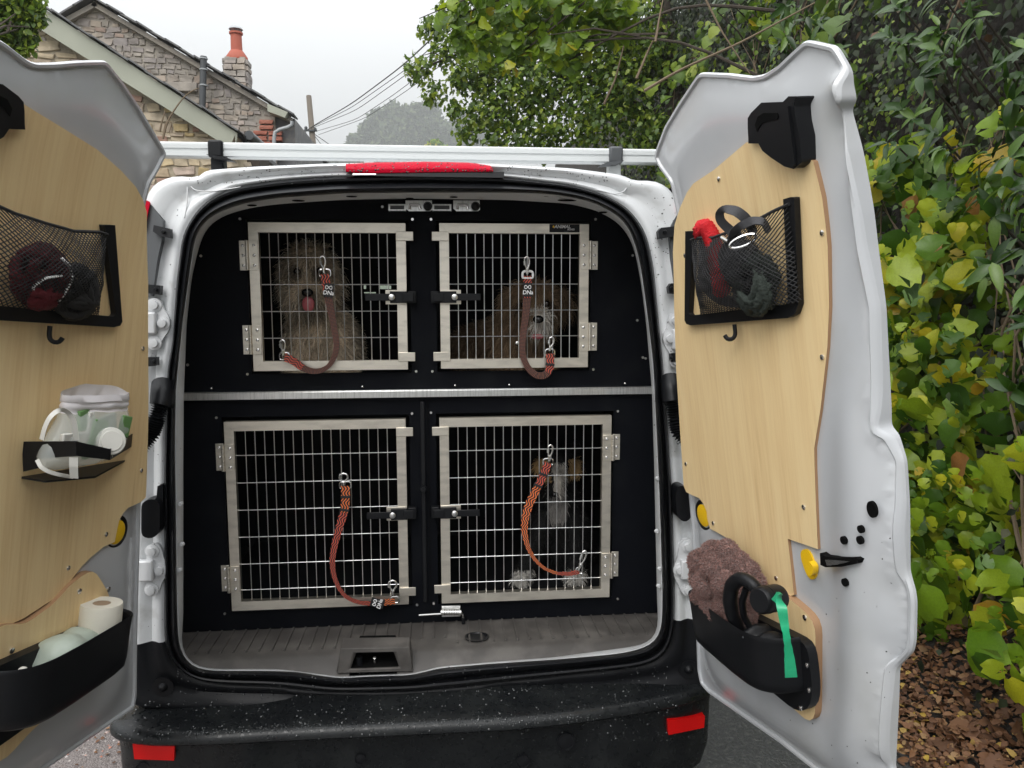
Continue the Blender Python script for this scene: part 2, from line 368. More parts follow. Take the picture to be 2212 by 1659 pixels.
def smooth_closed(pts, n, rounds=2):
    P = [Vector((p[0], p[1], 0)) for p in pts]; L = [0]
    for i in range(len(P)): L.append(L[-1] + (P[(i + 1) % len(P)] - P[i]).length)
    out = []
    for k in range(n):
        d = L[-1] * k / n; i = 0
        while L[i + 1] < d: i += 1
        f = (d - L[i]) / max(1e-9, L[i + 1] - L[i]); out.append(P[i].lerp(P[(i + 1) % len(P)], f))
    for _ in range(rounds): out = [(out[i - 1] + out[i] * 2 + out[(i + 1) % n]) / 4 for i in range(n)]
    return [(p.x, p.y) for p in out]
def smooth_open(pts, n, rounds=2):
    P = [Vector(p) for p in pts]; L = [0]
    for i in range(len(P) - 1): L.append(L[-1] + (P[i + 1] - P[i]).length)
    out = []
    for k in range(n):
        d = L[-1] * k / (n - 1); i = 0
        while i < len(P) - 2 and L[i + 1] < d: i += 1
        f = min(1, (d - L[i]) / max(1e-9, L[i + 1] - L[i])); out.append(P[i].lerp(P[i + 1], f))
    for _ in range(rounds): out = [out[0]] + [(out[i - 1] + out[i] * 2 + out[i + 1]) / 4 for i in range(1, n - 1)] + [out[-1]]
    return out
def star(poly, c, th):               # where a ray from c at angle th leaves the polygon
    dx, dy = cos(th), sin(th); best = 0
    for i in range(len(poly)):
        x1, y1 = poly[i][0] - c[0], poly[i][1] - c[1]; x2, y2 = poly[(i + 1) % len(poly)][0] - c[0], poly[(i + 1) % len(poly)][1] - c[1]
        den = dx * (y2 - y1) - dy * (x2 - x1)
        if abs(den) < 1e-12: continue
        t = (x1 * (y2 - y1) - y1 * (x2 - x1)) / den; q = (x1 * dy - y1 * dx) / den
        if t > 0 and -1e-9 <= q <= 1 + 1e-9: best = max(best, t)
    return (c[0] + dx * best, c[1] + dy * best)
def seg_dist(P, poly):               # numpy: distance of points to a closed polygon's edge
    A = np.array(poly); B = np.roll(A, -1, 0); d = np.full(len(P), 1e9)
    for a, b in zip(A, B):
        ab = b - a; L2 = max(1e-12, (ab ** 2).sum()); t = np.clip(((P - a) @ ab) / L2, 0, 1)
        q = P - (a + t[:, None] * ab); d = np.minimum(d, np.sqrt((q ** 2).sum(1)))
    return d
def inside(P, poly):
    A = np.array(poly); x, y = P[:, 0], P[:, 1]; c = np.zeros(len(P), bool); j = len(A) - 1
    for i in range(len(A)):
        xi, yi = A[i]; xj, yj = A[j]
        m = ((yi > y) != (yj > y)); den = (yj - yi) if yj != yi else 1e-12
        c ^= m & (x < (xj - xi) * (y - yi) / den + xi); j = i
    return c
def sst(x, a, b):
    t = np.clip((x - a) / (b - a), 0, 1); return t * t * (3 - 2 * t)

# ================================================================== THE PLACE
def sheet(name, pts, faces, m, label=None):
    me = bpy.data.meshes.new(name); me.from_pydata([tuple(p) for p in pts], [], faces); me.materials.append(m)
    o = bpy.data.objects.new(name, me); COL.objects.link(o); tag(o, kind='structure'); return o
sheet('ground', [(-300, -58, -.012), (300, -58, -.012), (300, 610, -.012), (-300, 610, -.012)], [(0, 1, 2, 3)], M['grass'])
sheet('road', [(-4.2, -14, 0), (1.75, -14, 0), (1.75, 4, 0), (1.2, 40, 0), (-3.0, 40, 0), (-4.2, 4, 0)], [(0, 1, 2, 3, 4, 5)], M['asph'])
sheet('gravel_verge', [(-4.4, -9, .005), (-.66, -9, .005), (-.60, 1.0, .005), (-1.0, 6, .005), (-4.4, 6, .005)], [(0, 1, 2, 3, 4)], M['gravel'])
# earth bank behind the hedge
def bank():
    mb = MB(); rows = []
    prof = [(1.62, 0.004), (1.9, .10), (2.15, .30), (2.45, .75), (2.62, 1.4), (2.75, 2.4), (2.85, 3.6), (3.1, 5.3), (4.5, 6.2), (7, 6.4)]
    ys = [-9 + .7 * i for i in range(44)]
    for y in ys:
        r = []
        for x, z in prof:
            n = 0 if x < 1.7 else noise.noise(Vector((x * .8, y * .55, z * .9))) * .22 * min(1, z * 1.5); hz = 1.0
            r.append((x + n + max(0, y - 5) * .02, y, z * hz * (1 + .12 * noise.noise(Vector((3, y * .2, 0)))) ))
        rows.append(r)
    mb.loft(rows); o = mb.build('bank', M['soil'], smooth=180, recalc=False); tag(o, kind='structure')
bank()
# far hill rising into the mist
def hill():
    mb = MB(); rows = []
    for i in range(26):
        y = 90 + i * 20; r = []
        for j in range(30):
            x = -290 + j * 20
            h = 80 * math.exp(-((y - 490) / 180) ** 2) * (1 / (1 + math.exp(-(x + 42) / 17))) + 1.2 * noise.noise(Vector((x * .03, y * .03, 0)))
            r.append((x, y, h * min(1, i / 4) - .3))
        rows.append(r)
    mb.loft(rows); o = mb.build('hill', M['grass'], smooth=180, recalc=False); tag(o, kind='structure')
hill()

# ------------------------------------------------------------------ foliage helpers
def leaf_shape(rows, width, serr=0.0, fold=.18, curl=.25, lobes=0, seed=0, tip=1.0):
    """leaf of length 1 along +y, pointing away from its stalk, folded along the midrib"""
    rr = random.Random(seed); vs = [(0, 0, 0)]; prev = None; fs = []
    for i in range(1, rows + 1):
        y = i / (rows + .0); u = y ** tip
        wd = width * (math.sin(pi * min(.999, u ** .75)) ** .7 if i < rows else 0)
        if lobes: wd *= 1 + .28 * (1 if (i % 2) else -1) * (i < rows)
        wd *= 1 + serr * rr.uniform(-1, 1)
        z = -curl * y * y
        if i < rows:
            k = len(vs); vs += [(-wd, y + rr.uniform(-.3, .3) * serr, z + fold * wd), (0, y, z), (wd, y + rr.uniform(-.3, .3) * serr, z + fold * wd)]
            if prev is None: fs += [(0, k + 1, k), (0, k + 2, k + 1)]
            else: fs += [(prev, prev + 1, k + 1), (prev, k + 1, k), (prev + 1, prev + 2, k + 2), (prev + 1, k + 2, k + 1)]
            prev = k
        else:
            k = len(vs); vs.append((0, y, z)); fs += [(prev, prev + 1, k), (prev + 1, prev + 2, k)]
    return np.array(vs), np.array(fs)
def broad_leaf(seed):
    """rounded, toothed, slightly lobed leaf; 17 rim points fanned about a midrib"""
    rr = random.Random(seed); rim = []; n = 18
    for k in range(n + 1):
        th = -pi * .5 + (k / n) * 2 * pi
        # heart-ish outline, 1 long
        x = .50 * sin(2 * pi * k / n) ; y = .5 - .5 * cos(2 * pi * k / n)
        f = 1 + (.17 if k % 2 else -.09) + rr.uniform(-.05, .05)
        if 0 < k < n: x *= f * (1.08 if .1 < y < .75 else .9); y = .5 + (y - .5) * (1 + .05 * rr.uniform(-1, 1))
        rim.append((x, y))
    vs = [(0, 0, 0), (0, .35, -.03), (0, .7, -.08), (0, 1.04, -.2)]; fs = []
    base = len(vs); sgn = rr.uniform(.7, 1.3)
    for k in range(1, n):
        x, y = rim[k]
        vs.append((x, y, .34 * abs(x) * sgn - .30 * y * y - .30 * x * x + rr.uniform(-.05, .05)))
    def mid(y): return 1 if y < .5 else 2
    for k in range(1, n - 1):
        a, b = base + k - 1, base + k; m_ = mid((rim[k][1] + rim[k + 1][1]) / 2)
        fs.append((m_, a, b))
    fs += [(0, base, 1), (0, 1, base + n - 2), (1, base + 3, 2), (2, base + n - 5, 1)]
    return np.array(vs), np.array(fs)
def np_mesh(name, V, T, mats, tone=None, smooth=False):
    me = bpy.data.meshes.new(name); me.vertices.add(len(V)); me.vertices.foreach_set('co', V.astype(np.float32).ravel())
    nt_ = len(T); me.loops.add(nt_ * 3); me.loops.foreach_set('vertex_index', T.astype(np.int32).ravel())
    me.polygons.add(nt_); me.polygons.foreach_set('loop_start', np.arange(0, nt_ * 3, 3, dtype=np.int32))
    for m in (mats if isinstance(mats, (list, tuple)) else [mats]): me.materials.append(m)
    if tone is not None:
        a = me.attributes.new('tone', 'FLOAT', 'POINT'); a.data.foreach_set('value', tone.astype(np.float32))
    if smooth: me.polygons.foreach_set('use_smooth', np.ones(nt_, bool))
    me.update(calc_edges=True); return me
def norm(a): return a / np.maximum(1e-9, np.linalg.norm(a, axis=1, keepdims=True))
def scatter(tmpls, pos, ydir, nrm, size, tone):
    """many leaves as one mesh; returns V, T, tone"""
    N_ = len(pos); y = norm(ydir); z = nrm - (nrm * y).sum(1, keepdims=True) * y; z = norm(z); x = np.cross(y, z)
    Vs, Ts, To = [], [], []; off = 0; pick = rng.integers(0, len(tmpls), N_)
    for k, (tv, tf) in enumerate(tmpls):
        ix = np.where(pick == k)[0]
        if not len(ix): continue
        sz = size[ix][:, None, None]
        V = pos[ix][:, None, :] + sz * (tv[None, :, 0:1] * x[ix][:, None, :] + tv[None, :, 1:2] * y[ix][:, None, :] + tv[None, :, 2:3] * z[ix][:, None, :])
        T = tf[None] + (np.arange(len(ix)) * len(tv))[:, None, None] + off
        Vs.append(V.reshape(-1, 3)); Ts.append(T.reshape(-1, 3)); To.append(np.repeat(tone[ix], len(tv))); off += len(ix) * len(tv)
    return np.concatenate(Vs), np.concatenate(Ts), np.concatenate(To)
def leaf_stuff(name, tmpls, pos, ydir, nrm, size, m, parent=None, label=None, cat=None, tone=None):
    tone = rng.random(len(pos)) if tone is None else tone
    V, T, To = scatter(tmpls, pos, ydir, nrm, size, tone)
    o = bpy.data.objects.new(name, np_mesh(name, V, T, m, To)); COL.objects.link(o); o['kind'] = 'stuff'
    if parent: keep(o, parent)
    else: tag(o, label, cat)
    return o
def leaf_objects(name, tmpls, pos, ydir, nrm, size, m, parent):
    mes = [np_mesh(name, tv, tf, m, smooth=False) for tv, tf in tmpls]
    for i in range(len(pos)):
        y = Vector(ydir[i]).normalized(); z = Vector(nrm[i]); z = (z - y * z.dot(y)).normalized(); x = y.cross(z)
        mw = Matrix((x, y, z)).transposed().to_4x4(); mw = Matrix.Translation(Vector(pos[i])) @ mw @ Matrix.Scale(float(size[i]), 4)
        put(mes[i % len(mes)], name, parent, mw)
def split_leaves(obj_name, bulk_name, tm_hi, tm_lo, pos, yd, nr, size, m_obj, m_bulk, parent, nmax=290):
    d = np.linalg.norm(pos - np.array(CAM), axis=1) / size; o = np.argsort(d)
    a, b = o[:nmax], o[nmax:]
    leaf_objects(obj_name, tm_hi, pos[a], yd[a], nr[a], size[a], m_obj, parent)
    if len(b): leaf_stuff(bulk_name, tm_lo, pos[b], yd[b], nr[b], size[b], m_bulk, parent)
def rnd(n, s=1.0): return rng.normal(0, s, (n, 3))
BROAD = [broad_leaf(s) for s in range(6)]
OVAL = [leaf_shape(5, .27, .03, .25, .3, seed=s) for s in range(3)]
LONG = [leaf_shape(5, .17, .04, .35, .3, seed=s) for s in range(4)]
SMALL = [leaf_shape(3, .36, .1, .2, .2, seed=s) for s in range(3)]
OAK = [leaf_shape(6, .30, .06, .15, .2, lobes=1, seed=s) for s in range(4)]
G_bright = [(0, (.03, .085, .006)), (.25, (.09, .19, .010)), (.55, (.21, .33, .014)), (.84, (.38, .44, .02)), (.95, (.56, .46, .015)), (.985, (.40, .22, .02)), (1, (.28, .11, .03))]
G_lime = [(0, (.08, .15, .014)), (.5, (.15, .25, .016)), (.85, (.24, .34, .014)), (.97, (.36, .38, .014)), (1, (.42, .30, .02))]
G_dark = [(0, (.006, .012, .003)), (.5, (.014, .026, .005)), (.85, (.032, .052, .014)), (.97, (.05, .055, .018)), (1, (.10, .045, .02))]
G_oak = [(0, (.04, .08, .016)), (.4, (.11, .19, .024)), (.75, (.20, .29, .03)), (1, (.32, .38, .04))]
G_laurel = [(0, (.014, .042, .004)), (.5, (.03, .078, .007)), (.85, (.07, .14, .012)), (1, (.12, .20, .025))]
G_brown = [(0, (.07, .03, .012)), (.4, (.13, .055, .022)), (.75, (.20, .095, .04)), (.93, (.28, .17, .08)), (1, (.42, .28, .02))]
G_far = [(0, (.015, .03, .012)), (.5, (.05, .08, .03)), (1, (.12, .15, .05))]
LM = {}
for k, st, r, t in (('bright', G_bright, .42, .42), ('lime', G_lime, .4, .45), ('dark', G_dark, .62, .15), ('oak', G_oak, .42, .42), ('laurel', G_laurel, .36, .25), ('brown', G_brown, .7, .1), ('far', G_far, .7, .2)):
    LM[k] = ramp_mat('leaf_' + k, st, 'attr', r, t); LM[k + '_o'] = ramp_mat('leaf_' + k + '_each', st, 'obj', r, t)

# ------------------------------------------------------------------ hedge wall along the right of the lane
def wallx(y, z):                     # where the leaf face of the hedge stands
    return 2.05 + .10 * z + .16 * noise.noise(Vector((y * .9, z * .9, 1.7))) + max(0, y - 5) * .03 - .16 * max(0, 1 - z / .8)
def wall_points(n, y0, y1, z0, z1, inn=.0, spread=.12, clump=None):
    y = rng.uniform(y0, y1, n * 3); z = rng.uniform(z0, z1, n * 3)
    if clump:
        k = np.array([noise.noise(Vector((a * clump, b * clump, 5.5))) for a, b in zip(y, z)]); ok = k > rng.uniform(-.22, .22, len(k)); y, z = y[ok][:n], z[ok][:n]
    else: y, z = y[:n], z[:n]
    x = np.array([wallx(a, b) for a, b in zip(y, z)]) + inn + rng.normal(0, spread, len(y))
    return np.stack([x, y, z], 1)
def wall_dirs(n, down=.9):
    yd = np.array([-.35, 0, -down]) + rnd(n, .42); nr = np.array([-.8, -.35, .55]) + rnd(n, .38); return yd, nr
# dark ivy that clothes the whole bank
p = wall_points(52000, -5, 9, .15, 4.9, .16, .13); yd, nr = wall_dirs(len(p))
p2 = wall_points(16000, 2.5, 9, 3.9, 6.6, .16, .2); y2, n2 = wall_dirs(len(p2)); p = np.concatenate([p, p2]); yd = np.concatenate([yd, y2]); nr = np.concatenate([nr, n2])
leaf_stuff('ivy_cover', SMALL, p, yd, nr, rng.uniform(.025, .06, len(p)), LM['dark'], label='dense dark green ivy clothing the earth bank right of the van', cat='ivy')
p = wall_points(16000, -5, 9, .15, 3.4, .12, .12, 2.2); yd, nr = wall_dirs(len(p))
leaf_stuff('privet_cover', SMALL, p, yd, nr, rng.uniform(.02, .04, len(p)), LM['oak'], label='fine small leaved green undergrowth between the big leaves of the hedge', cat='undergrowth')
def climber(name, label, y0, y1, z0, z1, n, sz, mat_k='bright', tm=BROAD, cl=1.3, cat='shrub', group=None, nst=18, inn=-.06, sp=.10):
    t = thing(name, label, cat, (wallx((y0 + y1) / 2, 0) + .1, (y0 + y1) / 2, 0.1), group)
    p = wall_points(n, y0, y1, z0, z1, inn, sp, cl); yd, nr = wall_dirs(len(p))
    size = sz * (.55 + 1.15 * rng.random(len(p)) ** 2.2)
    k_ = (np.linalg.norm(p - np.array(CAM), axis=1) > 2.15) | (size < .05); p, yd, nr, size = p[k_], yd[k_], nr[k_], size[k_]
    split_leaves('leaf', 'leaf_mass', tm, tm, p, yd, nr, size, LM[mat_k + '_o'], LM[mat_k], t)
    for k in range(nst):
        y = random.uniform(y0, y1); zz = random.uniform(z0, z0 + .4); path = []; rr = random.uniform(.004, .008)
        for i in range(12):
            f = i / 11; z = zz + (z1 - zz) * f; yy = y + (.3 + .7 * (k % 3)) * f * (1 if k % 2 else -1) + .2 * sin(f * 3 + k) + .1 * noise.noise(Vector((k, f * 5, 0)))
            path.append((wallx(yy, z) + .0 + .09 * noise.noise(Vector((k, f * 4, 3))), yy, z))
        mb = MB(); mb.tube(path, [rr * (1.2 - .8 * i / 11) for i in range(12)], 6); mb.build('stem', M['twig'], t)
    return t
climber('vine_shrub', 'broad toothed green and yellow leaves right of the open door, nearest the camera', .0, 2.1, .22, 2.25, 1500, .080, cl=2.6)
climber('vine_shrub', 'broad leaved shrub low on the bank among the leaf litter', -1.2, 1.6, .06, .9, 850, .066, nst=4, inn=-.10, sp=.10, cl=2.2)
climber('vine_shrub', 'shadier broad leaves hanging high behind the top of the right door', 2.0, 6.0, 1.6, 3.9, 700, .085, 'oak', cl=1.7)
# cherry laurel: long glossy leaves in whorls at the upper right
def laurel(label, cs, yy):
    t = thing('cherry_laurel', label, 'laurel bush', (2.5, yy, .5))
    P, YD, NR, S = [], [], [], []
    for (u, v, X, n) in cs:
        c = np.array(onX(u, v, X)); ax = np.array([-.7, -.3, .2]) + rng.normal(0, .3, 3); ax /= np.linalg.norm(ax)
        for k in range(n):
            d = rng.normal(0, 1, 3); d -= ax * (d @ ax); d /= np.linalg.norm(d); d = d + ax * rng.uniform(.1, .9) + np.array([0, 0, -.25])
            P.append(c + ax * rng.uniform(-.05, .02)); YD.append(d); NR.append(ax + np.array([0, 0, .6]) + rng.normal(0, .2, 3)); S.append(rng.uniform(.065, .12))
        mb = MB(); e = Vector(c) - Vector(ax) * .05; mb.tube([e, e + Vector((.2, .1, -.1)), e + Vector((.45, .2, -.35))], [.004, .006, .008], 6); mb.build('stem', M['bark'], t)
    P, YD, NR, S = map(np.array, (P, YD, NR, S))
    split_leaves('leaf', 'leaf_mass', LONG, LONG, P, YD, NR, S, LM['laurel_o'], LM['laurel'], t)
cs = []
for k in range(24):
    cs.append((random.uniform(1915, 2230), random.uniform(-20, 300) + random.uniform(0, 50), random.uniform(1.95, 2.2), 8))
laurel('glossy dark cherry laurel with long leaves, top right above the vine leaves', cs, 1.6)
cs = [(random.uniform(2110, 2240), random.uniform(330, 900), random.uniform(1.85, 2.0), 8) for k in range(15)]
laurel('cherry laurel shoots with long bright leaves at the far right edge', cs, .9)
cs = [(random.uniform(1520, 1840), random.uniform(-20, 110), random.uniform(2.0, 2.3), 7) for k in range(12)]
laurel('laurel sprays hanging above the right door', cs, 3.5)
# lime-green hazel boughs at the top, in front of the oak
def bough_tree(name, label, cat, clumps, D0, tm, mk, n, sz, trunk, parent_loc, nmax=290, bark='bark', flat=(1, 1, 1), tm_lo=None):
    t = thing(name, label, cat, parent_loc)
    P = []; tot = sum(c[2] ** 2 for c in clumps); cent = []
    for (u, v, r, *dd) in clumps:
        D = dd[0] if dd else D0; c = np.array(atD(u, v, D)); rad = r * D / FPX; cent.append((c, rad))
        k = int(n * r * r / tot); q = rng.normal(0, 1, (k, 3)); q /= np.linalg.norm(q, axis=1, keepdims=True)
        q *= (rng.random((k, 1)) ** .45) * rad * np.array(flat); P.append(c + q)
    P = np.concatenate(P); size = rng.uniform(sz * .65, sz * 1.2, len(P))
    yd = np.array([-.2, -.1, -.45]) + rnd(len(P), .6); nr = np.array([-.2, -.45, .75]) + rnd(len(P), .5)
    split_leaves('leaf', 'leaf_mass', tm, tm_lo or tm, P, yd, nr, size, LM[mk + '_o'], LM[mk], t, nmax)
    if trunk:
        T0, T1, r0 = Vector(trunk[0]), Vector(trunk[1]), trunk[2]
        mb = MB(); mb.tube(smooth_open([T0, T0.lerp(T1, .4) + Vector((.1, 0, 0)), T1], 10), [r0 * (1 - .06 * i) for i in range(10)], 10); mb.build('trunk', M[bark], t)
        for i, (c, rad) in enumerate(cent[::3]):
            st = T0.lerp(T1, random.uniform(.45, 1)); e = Vector(c); m_ = st.lerp(e, .5) + Vector((0, 0, .25))
            mb = MB(); mb.tube(smooth_open([st, m_, e], 9), [r0 * .16 * (1 - .1 * k) + .004 for k in range(9)], 6); mb.build('branch', M[bark], t)
            for q in range(2):
                a = m_.lerp(e, random.random()); b = e + Vector(rng.normal(0, rad * .6, 3))
                mb = MB(); mb.tube([a, a.lerp(b, .5) + Vector((0, 0, .05)), b], [.010, .007, .003], 5); mb.build('branch', M[bark], t)
    return t
oakc = [(905, 150, 34), (940, 200, 30), (985, 235, 26), (960, 110, 36), (1000, 170, 40), (975, 30, 42), (1040, 60, 60), (1010, 285, 34), (1050, 240, 46),
        (1045, 150, 60), (1110, 200, 70), (1120, 90, 70), (1090, 290, 50), (1170, 290, 60), (1190, 180, 75), (1200, 60, 80), (1280, 120, 90), (1270, 260, 80), (1340, 200, 80), (1350, 60, 90), (1400, 300, 70), (1420, 120, 80), (930, 60, 30), (1000, -40, 60), (1100, -40, 80)]
bough_tree('oak_tree', 'oak tree reaching over the lane behind the roof bar', 'tree', oakc, 8.2, OAK, 'oak', 15500, .068, ((2.9, 6.6, 1.0), (2.3, 6.4, 5.2), .17), (2.9, 6.6, 1.0))
hz = [(990, 35, 45), (1060, 10, 60), (1120, 55, 55), (1180, 10, 70), (1040, 90, 44), (1260, 20, 70), (1190, 95, 44), (1260, 90, 40), (1340, 15, 60), (1120, 120, 34), (1000, 85, 36), (1330, 70, 40), (1230, 130, 26), (1700, 60, 36), (1650, 30, 36)]
bough_tree('hazel_tree', 'lime green hazel boughs hanging at the top in front of the oak', 'tree', hz, 5.6, BROAD, 'lime', 900, .082, ((2.7, 3.4, 1.3), (2.3, 3.2, 4.4), .06), (2.7, 3.4, 1.3))
# far trees in the rain mist
def far_tree(label, clumps, D, n, sz, trunk_u, mk='far'):
    P = []; t = thing('far_tree', label, 'tree', (atD(trunk_u, 600, D).x, atD(trunk_u, 600, D).y, 0), 'trees fading into the mist beyond the roof')
    for (u, v, r) in clumps:
        c = np.array(atD(u, v, D)); rad = r * D / FPX; k = int(n * r * r / sum(q[2] ** 2 for q in clumps))
        q = rng.normal(0, 1, (k, 3)); q /= np.linalg.norm(q, axis=1, keepdims=True); P.append(c + q * (rng.random((k, 1)) ** .35) * rad)
    P = np.concatenate(P)
    leaf_stuff('crown', SMALL, P, rnd(len(P)), np.array([0, -.4, .7]) + rnd(len(P), .5), rng.uniform(sz * .6, sz * 1.3, len(P)), LM[mk], t)
    b = t.location; mb = MB(); top = Vector(P.mean(0)); mb.tube([b, b.lerp(top, .5), top], [2.2, 1.6, .5], 8); mb.build('trunk', M['bark'], t)
far_tree('big round misty tree left of the oak boughs', [(800, 285, 24), (820, 262, 24), (850, 250, 26), (835, 290, 34), (880, 270, 40), (905, 245, 22), (930, 240, 20), (860, 320, 60), (930, 290, 42), (965, 300, 34), (770, 310, 20)], 450, 16000, 2.9, 870)
far_tree('pale misty tree showing between oak boughs', [(1000, 270, 26), (1030, 300, 40), (990, 320, 40)], 500, 5000, 3.4, 1010)
far_tree('small yellowish bush at the foot of the misty trees', [(940, 322, 18), (925, 335, 18), (960, 335, 20)], 200, 2500, 1.0, 942, 'bright')
far_tree('low misty bush beside the utility pole', [(655, 345, 14), (690, 348, 14), (740, 352, 16), (770, 350, 14), (715, 352, 10)], 380, 2500, 2.1, 700)
# holly at the upper left, beside the gable
hc = [(20, 20, 40), (60, 10, 36), (10, 70, 40), (50, 60, 34), (35, 100, 26), (80, 40, 18), (-30, 40, 60), (60, 95, 16)]
bough_tree('holly_bush', 'dark holly bush in front of the cottage gable at the upper left', 'bush', hc, 5.2, SMALL, 'oak', 3600, .05, ((-3.0, 2.6, 0), (-2.9, 2.7, 3.0), .05), (-3.0, 2.6, 0))
# leaf litter, wood chips and stray leaves
n = 20000; y = rng.uniform(-2.2, 2.5, n); x = 1.46 + rng.gamma(1.7, .20, n); ok = x < 2.4; x, y = x[ok], y[ok]
z = .012 + np.interp(x, [1.62, 1.9, 2.15, 2.45, 2.62], [0, .11, .32, .76, 1.2]) + rng.uniform(0, .03, len(x)); p = np.stack([x, y, z], 1)
leaf_stuff('leaf_litter', SMALL + OVAL, p, rnd(len(p)) * np.array([1, 1, .25]), np.array([-.3, -.2, 1]) + rnd(len(p), .45), rng.uniform(.010, .036, len(p)), LM['brown'], label='brown fallen leaves and chippings along the foot of the bank', cat='leaf litter')
n = 260; y = rng.uniform(-1.6, 1.5, n); x = rng.uniform(1.6, 2.25, n); z = .03 + np.interp(x, [1.62, 1.9, 2.15, 2.45], [0, .11, .32, .76])
p = np.stack([x, y, z], 1)
leaf_stuff('dry_leaves', BROAD, p, rnd(n) * np.array([1, 1, .3]), np.array([-.4, -.3, 1]) + rnd(n, .5), rng.uniform(.035, .075, n), LM['brown'], label='larger curled dry leaves lying on the litter', cat='fallen leaves')
n = 2600; x = rng.uniform(-2.4, -.6, n); y = rng.uniform(-1.2, 1.6, n)
leaf_stuff('leaf_scraps', SMALL, np.stack([x, y, np.full(n, .011)], 1), rnd(n) * np.array([1, 1, .1]), np.array([0, 0, 1]) + rnd(n, .25), rng.uniform(.006, .02, n), LM['brown'], label='tiny scraps of leaf and grit on the wet asphalt left of the bumper', cat='leaf scraps')
n = 9000; x = rng.uniform(-2.6, -.66, n); y = rng.uniform(-1.4, 1.4, n)
leaf_stuff('gravel_chips', [(np.array([(-.5, 0, 0), (.5, .1, 0), (.3, .9, .1), (-.4, .8, 0), (0, .45, .5)]), np.array([(0, 1, 4), (1, 2, 4), (2, 3, 4), (3, 0, 4)]))], np.stack([x, y, np.full(n, .005)], 1), rnd(n) * np.array([1, 1, .1]), np.array([0, 0, 1]) + rnd(n, .2), rng.uniform(.004, .012, n), ramp_mat('chip', [(0, (.12, .10, .09)), (.5, (.30, .26, .24)), (.9, (.45, .42, .40)), (1, (.42, .16, .10))], 'attr', .7, 0), label='pale stone chips strewn on the verge left of the bumper', cat='stone chips')
def stray(u, v, L, ang, col, lab, shape):
    m_ = mat('fallen_leaf', col, .45); p = onZ(u, v, .012); d = (cos(ang), sin(ang), 0)
    me = np_mesh('fallen_leaf', *shape, m_); y_ = Vector(d); z_ = Vector((-.1, -.2, 1)); z_ = (z_ - y_ * z_.dot(y_)).normalized(); x_ = y_.cross(z_)
    o = put(me, 'fallen_leaf', None, Matrix.Translation(p + Vector((0, 0, .012))) @ Matrix((x_, y_, z_)).transposed().to_4x4() @ Matrix.Scale(L, 4)); tag(o, lab, 'leaf')
stray(1953, 1582, .075, -.1, (.40, .30, .015), 'yellow fallen leaf on dark asphalt beside the door', LONG[0])
stray(2130, 1607, .13, -.75, (.16, .27, .02), 'long green fallen leaf at the bottom right corner', LONG[1])
stray(2160, 1518, .07, -.2, (.60, .40, .012), 'bright yellow fallen leaf on the brown litter', OVAL[1])
stray(2150, 1590, .06, 1.4, (.26, .14, .05), 'small tan curled leaf near the bottom right corner', OVAL[1])
# bare stems that lean out of the hedge
def stem(label, pts, r):
    mb = MB(); mb.tube(smooth_open([atD(*q) for q in pts], 20), [r * (1 - .03 * i) for i in range(20)], 6)
    o = mb.build('bare_stem', M['twig']); tag(o, label, 'stem')
stem('long thin bare stem slanting across the hedge left of the right door top', [(1392, 196, 3.9), (1470, 150, 3.9), (1600, 92, 3.8), (1760, 6, 3.7)], .008)
stem('dead grass stalk hanging in the dark hedge near the top centre', [(1416, 90, 3.6), (1424, 40, 3.6), (1434, -10, 3.6)], .006)
stem('thin curved stem crossing above the right door', [(1520, -10, 3.5), (1560, 70, 3.5), (1620, 160, 3.5)], .005)
stem('grey bare branch hanging inside the oak', [(1375, 170, 6.5), (1400, 110, 6.5), (1425, 60, 6.4)], .013)
stem('pale hanging branch in the shade behind the oak', [(1305, 225, 6.3), (1330, 170, 6.3), (1350, 90, 6.2)], .011)

# ------------------------------------------------------------------ stone cottages
def stone_meshes(m, n=7, seed=3):
    out = []; rr = random.Random(seed)
    for k in range(n):
        bm = bmesh.new(); bmesh.ops.create_cube(bm, size=1.0)
        for v_ in bm.verts:
            v_.co.x *= 1 + rr.uniform(-.14, .06); v_.co.z *= 1 + rr.uniform(-.2, .08)
            v_.co += Vector((rr.uniform(-.03, .03), rr.uniform(-.04, .04), rr.uniform(-.04, .04)))
        for e_ in list(bm.edges):
            pass
        bmesh.ops.subdivide_edges(bm, edges=[e_ for e_ in bm.edges if abs(e_.verts[0].co.y - e_.verts[1].co.y) < .3], cuts=1, use_grid_fill=True)
        for v_ in bm.verts: v_.co += Vector((rr.uniform(-.05, .05), rr.uniform(-.06, .06), rr.uniform(-.07, .07)))
        bmesh.ops.bevel(bm, geom=list(bm.edges), offset=.035, segments=1, affect='EDGES')
        me = bpy.data.meshes.new('stone'); bm.to_mesh(me); bm.free(); me.materials.append(m); out.append(me)
    return out
